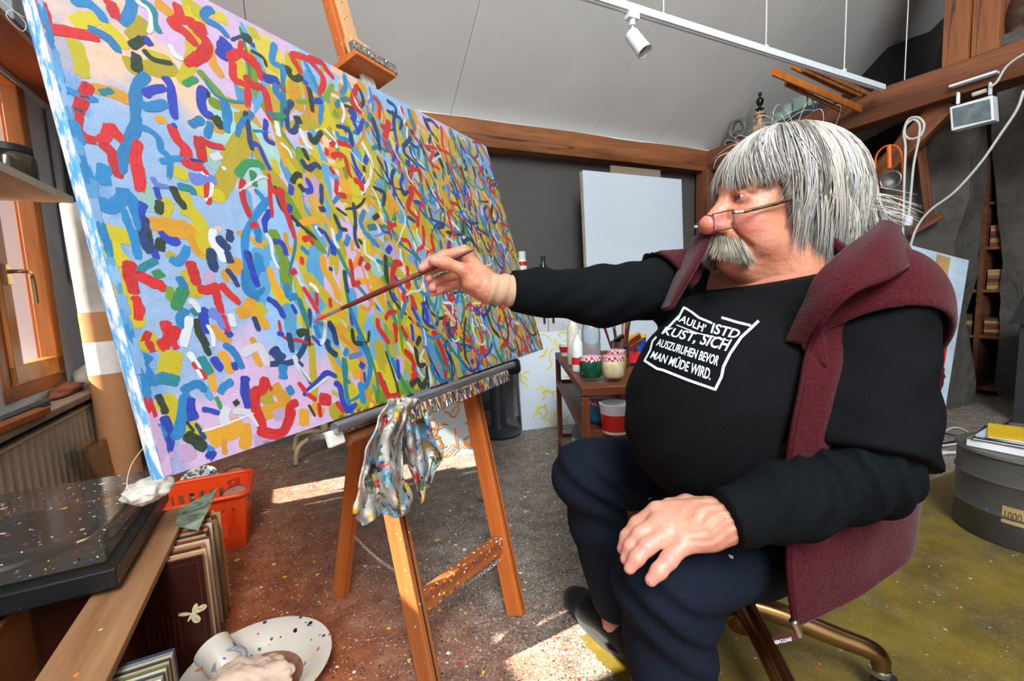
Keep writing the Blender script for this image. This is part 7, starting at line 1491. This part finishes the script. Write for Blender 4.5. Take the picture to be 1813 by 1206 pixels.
for cidx in range(7):
    for r_ in range(14):
        if rng.random() < .75: z = .185-r_*.0075; x = -.062-cidx*.0105; k = [(x, z), (x-.002, z), (x-.002, z-.005), (x, z-.005)]; flat('print_mark', k, M_rp, .00012)
def wing(cx, cz, L, W, ang, n=16):
    out = []
    for i in range(n):
        a = 2*math.pi*i/n; x = L*(.5+.5*math.cos(a)); z = W*math.sin(a)*(.55+.45*math.cos(a*.5)**2); out.append((cx+x*math.cos(ang)-z*math.sin(ang), cz+x*math.sin(ang)+z*math.cos(ang)))
    return out
bx, bz_ = -.034, .168
for L, W, an in ((.034, .010, .35), (.030, .011, -1.2), (.026, .006, 1.1), (.030, .006, 2.9)): flat('butterfly_wing', wing(bx, bz_, L, W, an), M_bw, .0003)
flat('butterfly_body', wing(bx-.012, bz_-.018, .030, .005, .9), M_bw, .0005)
for dx, dz in ((.020, .006), (.026, .010), (.006, -.016), (.010, -.022), (.015, .008)): flat('wing_spot', [(bx+dx+.0016*math.cos(a), bz_+dz+.0016*math.sin(a)) for a in [i*math.pi/4 for i in range(8)]], M_dot, .0008)
ft = toroom(fl(305, 1150, .30)); fc = ['#2a3a5a', '#8a8478', '#c0b8a0', '#3a3a38', '#b8a878', '#6a6a40', '#d0c8b8', '#44484c', '#a89888', '#e0d8c8', '#2c2c2c']
fname = ['navy blue', 'warm grey', 'pale beige', 'charcoal', 'sand coloured', 'olive', 'off-white', 'slate grey', 'taupe', 'ivory', 'black']
FMs = [mat('sleeve_f%d' % i, c, .5, bump=0) for i, c in enumerate(fc)]
for i in range(10):
    yy = ft.y-.0085*i; k = MB(); k.box((-.1575, 0, .15), (.315, .0045, .30)); tag(k.obj('record_sleeve', FMs[i % len(FMs)], None, RTR(ft.x-.0006*i+.004, yy, .001, 0, 0), bev=.0008), fname[i % len(fname)]+' record sleeve on edge in the row before the butterfly sleeve', 'record', 'record sleeves in the front row')
# turntable
TB = .339; t0 = toroom(fl(212, 1050, TB)); t1 = toroom(fl(300, 893, TB)); XT = (t0.x+t1.x)/2; Yf, Yb = t0.y, t1.y; dpt = Yb-Yf; wdt = .42
tt = thing('turntable', 'black record player with a paint-flecked clear lid on the crate', 'turntable', RTR(XT-wdt/2, (Yf+Yb)/2, TB)); M_tb = mat('black_deck', '#15191a', .35, var=.2, splat=(60, .2, .4))
k = MB(); k.box((0, 0, .035), (wdt, dpt, .045)); k.obj('plinth', M_tb, tt, bev=.004)
for x in (-1, 1):
    for y in (-1, 1): k = MB(Matrix.Translation((x*(wdt/2-.05), y*(dpt/2-.05), 0))); k.lathe([(0, 0), (.02, 0), (.022, .013), (0, .013)], 14); k.obj('foot', M_rubber, tt, smooth=40)
k = MB(Matrix.Translation((-.04, 0, 0))); k.lathe([(0, .058), (.145, .058), (.15, .064), (.145, .072), (0, .072)], 40); k.obj('platter', mat('platter_rubber', '#1d1d1f', .4), tt, smooth=40)
k = MB(); k.tube(smooth_path([(wdt/2-.06, dpt/2-.07, .08), (wdt/2-.06, .0, .082), (wdt/2-.075, -.08, .078), (wdt/2-.11, -.1, .074)], 5), .005, 8); k.obj('tone_arm', M_brass, tt, smooth=0)
t = NT('splattered_acrylic'); base = t.splat(rgb('#5a544c'), 70, .42, PAL, .5, seed=2); base = t.splat(base, 130, .4, PAL, .6, seed=5)
drops = t.splat((0.0, 0.0, 0.0), 70, .42, [(1.0, 1.0, 1.0)], .5, seed=2); drops2 = t.splat(drops, 130, .4, [(1.0, 1.0, 1.0)], .6, seed=5)
t.fin(base, .09, 0, Alpha=t.math('ADD', t.math('MULTIPLY', drops2, .6), .45, True)); M_acr = t.m
cw, cd, c0, c1_ = wdt-.03, dpt-.045, .06, .125
k = MB(); k.box((-.008, .008, (c0+c1_)/2), (cw, cd, c1_-c0)); o = k.obj('dust_cover', M_acr, tt, bev=.006, bseg=3)
# ================================================================== basket
M_bas = mat('orange_basket_plastic', '#f04a14', .38, var=.06, bump=0)
ba = toroom(fl(378, 984)); bb = toroom(fl(447, 966)); bx1 = bb.x; by0 = (ba.y+bb.y)/2; bw_, bd_, bh_ = .34, .27, .215
bs_ = thing('plastic_basket', 'orange plastic basket with slotted sides, filled with plates and shells', 'basket', RTR(bx1-bw_/2, by0+bd_/2, 0)); fl_r = 1.13
def wallp(a, c, nm):  # a wall as bars between slots, tapering outwards to the rim
    a, c = Vector(a), Vector(c); n = 7; o_ = Vector((0, 0, 0))
    def P(s, z, d=0): q = a.lerp(c, s); k_ = 1+(fl_r-1)*z/bh_; nn = Vector((q.x*k_, q.y*k_, z)); return nn*1.0
    k = MB()
    def slab(s0, s1, z0, z1):
        inn = (c-a).normalized().cross(Vector((0, 0, 1)))*-.004
        A = [P(s0, z0), P(s1, z0), P(s1, z1), P(s0, z1)]; B = [p+inn for p in A]; k.hexa(A, B)
    slab(0, 1, 0, .055); slab(0, 1, .165, bh_); slab(0, .12, .055, .165); slab(.88, 1, .055, .165)
    for i in range(n): s = .12+.76*(i+.5)/n; slab(s-.76/n*.24, s+.76/n*.24, .055, .165)
    k.obj(nm, M_bas, bs_)
cw_, cd_ = bw_/2/fl_r, bd_/2/fl_r; cs = [(-cw_, -cd_, 0), (cw_, -cd_, 0), (cw_, cd_, 0), (-cw_, cd_, 0)]
for i in range(4): wallp(cs[i], cs[(i+1) % 4], 'side')
k = MB(); k.box((0, 0, .003), (2*cw_, 2*cd_, .005)); k.obj('bottom', M_bas, bs_)
rim = [(math.copysign(bw_/2+.004, x)-math.copysign(.03, x)*(1-abs(cc)), math.copysign(bd_/2+.004, y)-math.copysign(.03, y)*(1-abs(ss)), bh_) for x, y, cc, ss in [(sx, sy, math.cos(t_), math.sin(t_)) for (sx, sy, st_) in ((1, 1, 0), (-1, 1, 1), (-1, -1, 2), (1, -1, 3)) for t_ in [st_*math.pi/2+j*math.pi/10 for j in range(6)]]]
k = MB(); k.tube(rim+[rim[0]], .010, 8, False); k.obj('rim', M_bas, bs_, smooth=60)
bMx = WM[bs_.name]
M_pk = mat('pink_plaster_lid', '#d8a08a', .7); M_cl = pane_mat('crumpled_clear_wrap', (.86, .82, .78), .18)
for i, (px, py, lb) in enumerate(((415, 832, 'pink round cake of plaster in clear wrap at the back of the basket'), (416, 866, 'pink round cake of plaster in clear wrap at the front of the basket'))):
    p = fl(px, py, .215); M = TR((p.x, p.y, .165), .3*i, math.radians(22), 0); o = thing('wrapped_disc', lb, 'disc', M); r_ = .047; k = MB(); k.lathe([(0, 0), (r_*.95, 0), (r_, .006), (r_, .03), (r_*.93, .036), (0, .036)], 28); k.obj('plaster_disc', M_pk, o, smooth=40)
    k = MB(); k.lathe([(r_*1.08, -.01), (r_*1.18, .01), (r_*1.15, .034), (r_*1.02, .045), (0, .046)], 9, close=False); k.obj('clear_wrap', M_cl, o)
    k = MB()
    for j in range(3): k.box((-.008+.008*j, -.004+.003*(j % 2), .0365), (.006, .010, .0006))
    k.obj('pencil_mark', M_dot, o)
p = fl(352, 838, .215); t = NT('blue_white_glaze'); M_pl = t.fin(t.ramp(t.noise(60, 4), [(.50, rgb('#c9c2ae')), (.56, rgb('#3a4660'))]), .25)
k = MB(); k.lathe([(0, 0), (.05, 0), (.075, .012), (.078, .016), (.05, .006), (0, .006)], 32); tag(k.obj('plate', M_pl, None, TR((p.x, p.y, .17), 0, math.radians(38), math.radians(12)), smooth=40), 'blue and white patterned plate propped in the basket', 'plate')
# marbled glass tile resting over the sleeves
p = [fl(318, 905, .335), fl(385, 868, .335), fl(352, 940, .335), fl(310, 932, .335)]; o_ = p[0]; t = NT('marbled_green'); M_mb = t.fin(t.ramp(t.noise(14, 5, .6, None, 1.2), [(.35, rgb('#5c6a58')), (.5, rgb('#9aa890')), (.7, rgb('#d4d4c0'))]), .25)
k = MB(); k.hexa([q-o_ for q in p], [q-o_+Vector((0, 0, .006)) for q in p]); tag(k.obj('marbled_tile', M_mb, None, Matrix.Translation(o_)), 'green-white marbled tile lying on the record sleeves', 'tile')
# white cloth bundle at the canvas corner
bm = bmesh.new(); bmesh.ops.create_icosphere(bm, subdivisions=4, radius=1)
for v in bm.verts: n_ = noise.noise(v.co*2.2)*.3+noise.noise(v.co*6)*.12; v.co = Vector((v.co.x*.05*(1+n_), v.co.y*.055*(1+n_), v.co.z*.028*(1+n_)))
me = bpy.data.meshes.new('cloth_wad'); bm.to_mesh(me); bm.free(); p = toroom(fl(268, 862, .47)); tag(link('cloth_wad', me, mat('off_white_cloth', '#d9d3c6', .9, bump=.5, bscale=90, bdist=.004), None, TR(fl(262, 868, .485), .3), 0), 'crumpled off-white cloth on the turntable lid', 'cloth')
# ================================================================== enamel bowl with cup and cloth
p = fl(452, 1222)+Vector((.012, 0, 0)); bo = thing('enamel_bowl', 'wide white bowl flecked with paint on the floor by the records', 'bowl', Matrix.Translation((p.x, p.y, 0))); M_en = mat('splattered_white_enamel', '#ddd3c4', .35, var=.05, splat=(85, .6, .8), bump=0)
k = MB(); k.lathe([(0, .004), (.09, .004), (.12, .03), (.14, .055), (.168, .062), (.170, .066), (.140, .061), (.117, .036), (.088, .012), (0, .012)], 48); k.obj('bowl', M_en, bo, smooth=50)
k = MB(); k.prism([(.106*math.cos(i*math.pi/20), .106*math.sin(i*math.pi/20)) for i in range(40)], .014, .021); k.obj('murky_water', mat('pinkish_water', '#9a6a54', .1, var=.3, scale=40, bump=0), bo)
bm = bmesh.new(); bmesh.ops.create_icosphere(bm, subdivisions=5, radius=1)
for v in bm.verts: n_ = noise.noise(v.co*1.5+Vector((0, 4, 0)))*.35+abs(noise.noise(v.co*3.4))*.28; v.co = Vector((v.co.x*.10*(1+n_), v.co.y*.075*(1+n_), max(v.co.z, -.5)*.045*(1+n_)+.02))
me = bpy.data.meshes.new('wet_cloth'); bm.to_mesh(me); bm.free(); tag(link('wet_cloth', me, mat('peach_cloth', '#e2c4ac', .9, var=.1, bump=.5, bscale=120, bdist=.003), None, TR((p.x+.015, p.y-.075, .05), .2), 0), 'crumpled pale cloth lying in the enamel bowl', 'cloth')
cp = Vector((p.x-.085, p.y+.0, .062)); cu_ = thing('cup', 'white cup lying tilted on the edge of the enamel bowl', 'cup', TR(cp+Vector((0, 0, .02)), 2.6, math.radians(0), math.radians(68)))
k = MB(); k.lathe([(0, -.04), (.03, -.04), (.036, -.03), (.042, .045), (.040, .046), (.034, -.026), (0, -.034)], 32, close=False); k.obj('cup_body', M_en, cu_, smooth=50)
hq = fl(405, 1165, .085); k = MB(); pts = [fl(x, y, .09+.02*math.sin(i*.6)) for i, (x, y) in enumerate(((378, 1190), (385, 1172), (400, 1156), (418, 1148), (432, 1152), (434, 1166), (430, 1174)))]; k.tube([q-hq for q in smooth_path(pts, 6)], .006, 10); tag(k.obj('glass_loop', M_pet, None, Matrix.Translation(hq), smooth=0), 'clear curved glass loop resting on the enamel bowl', 'loop')
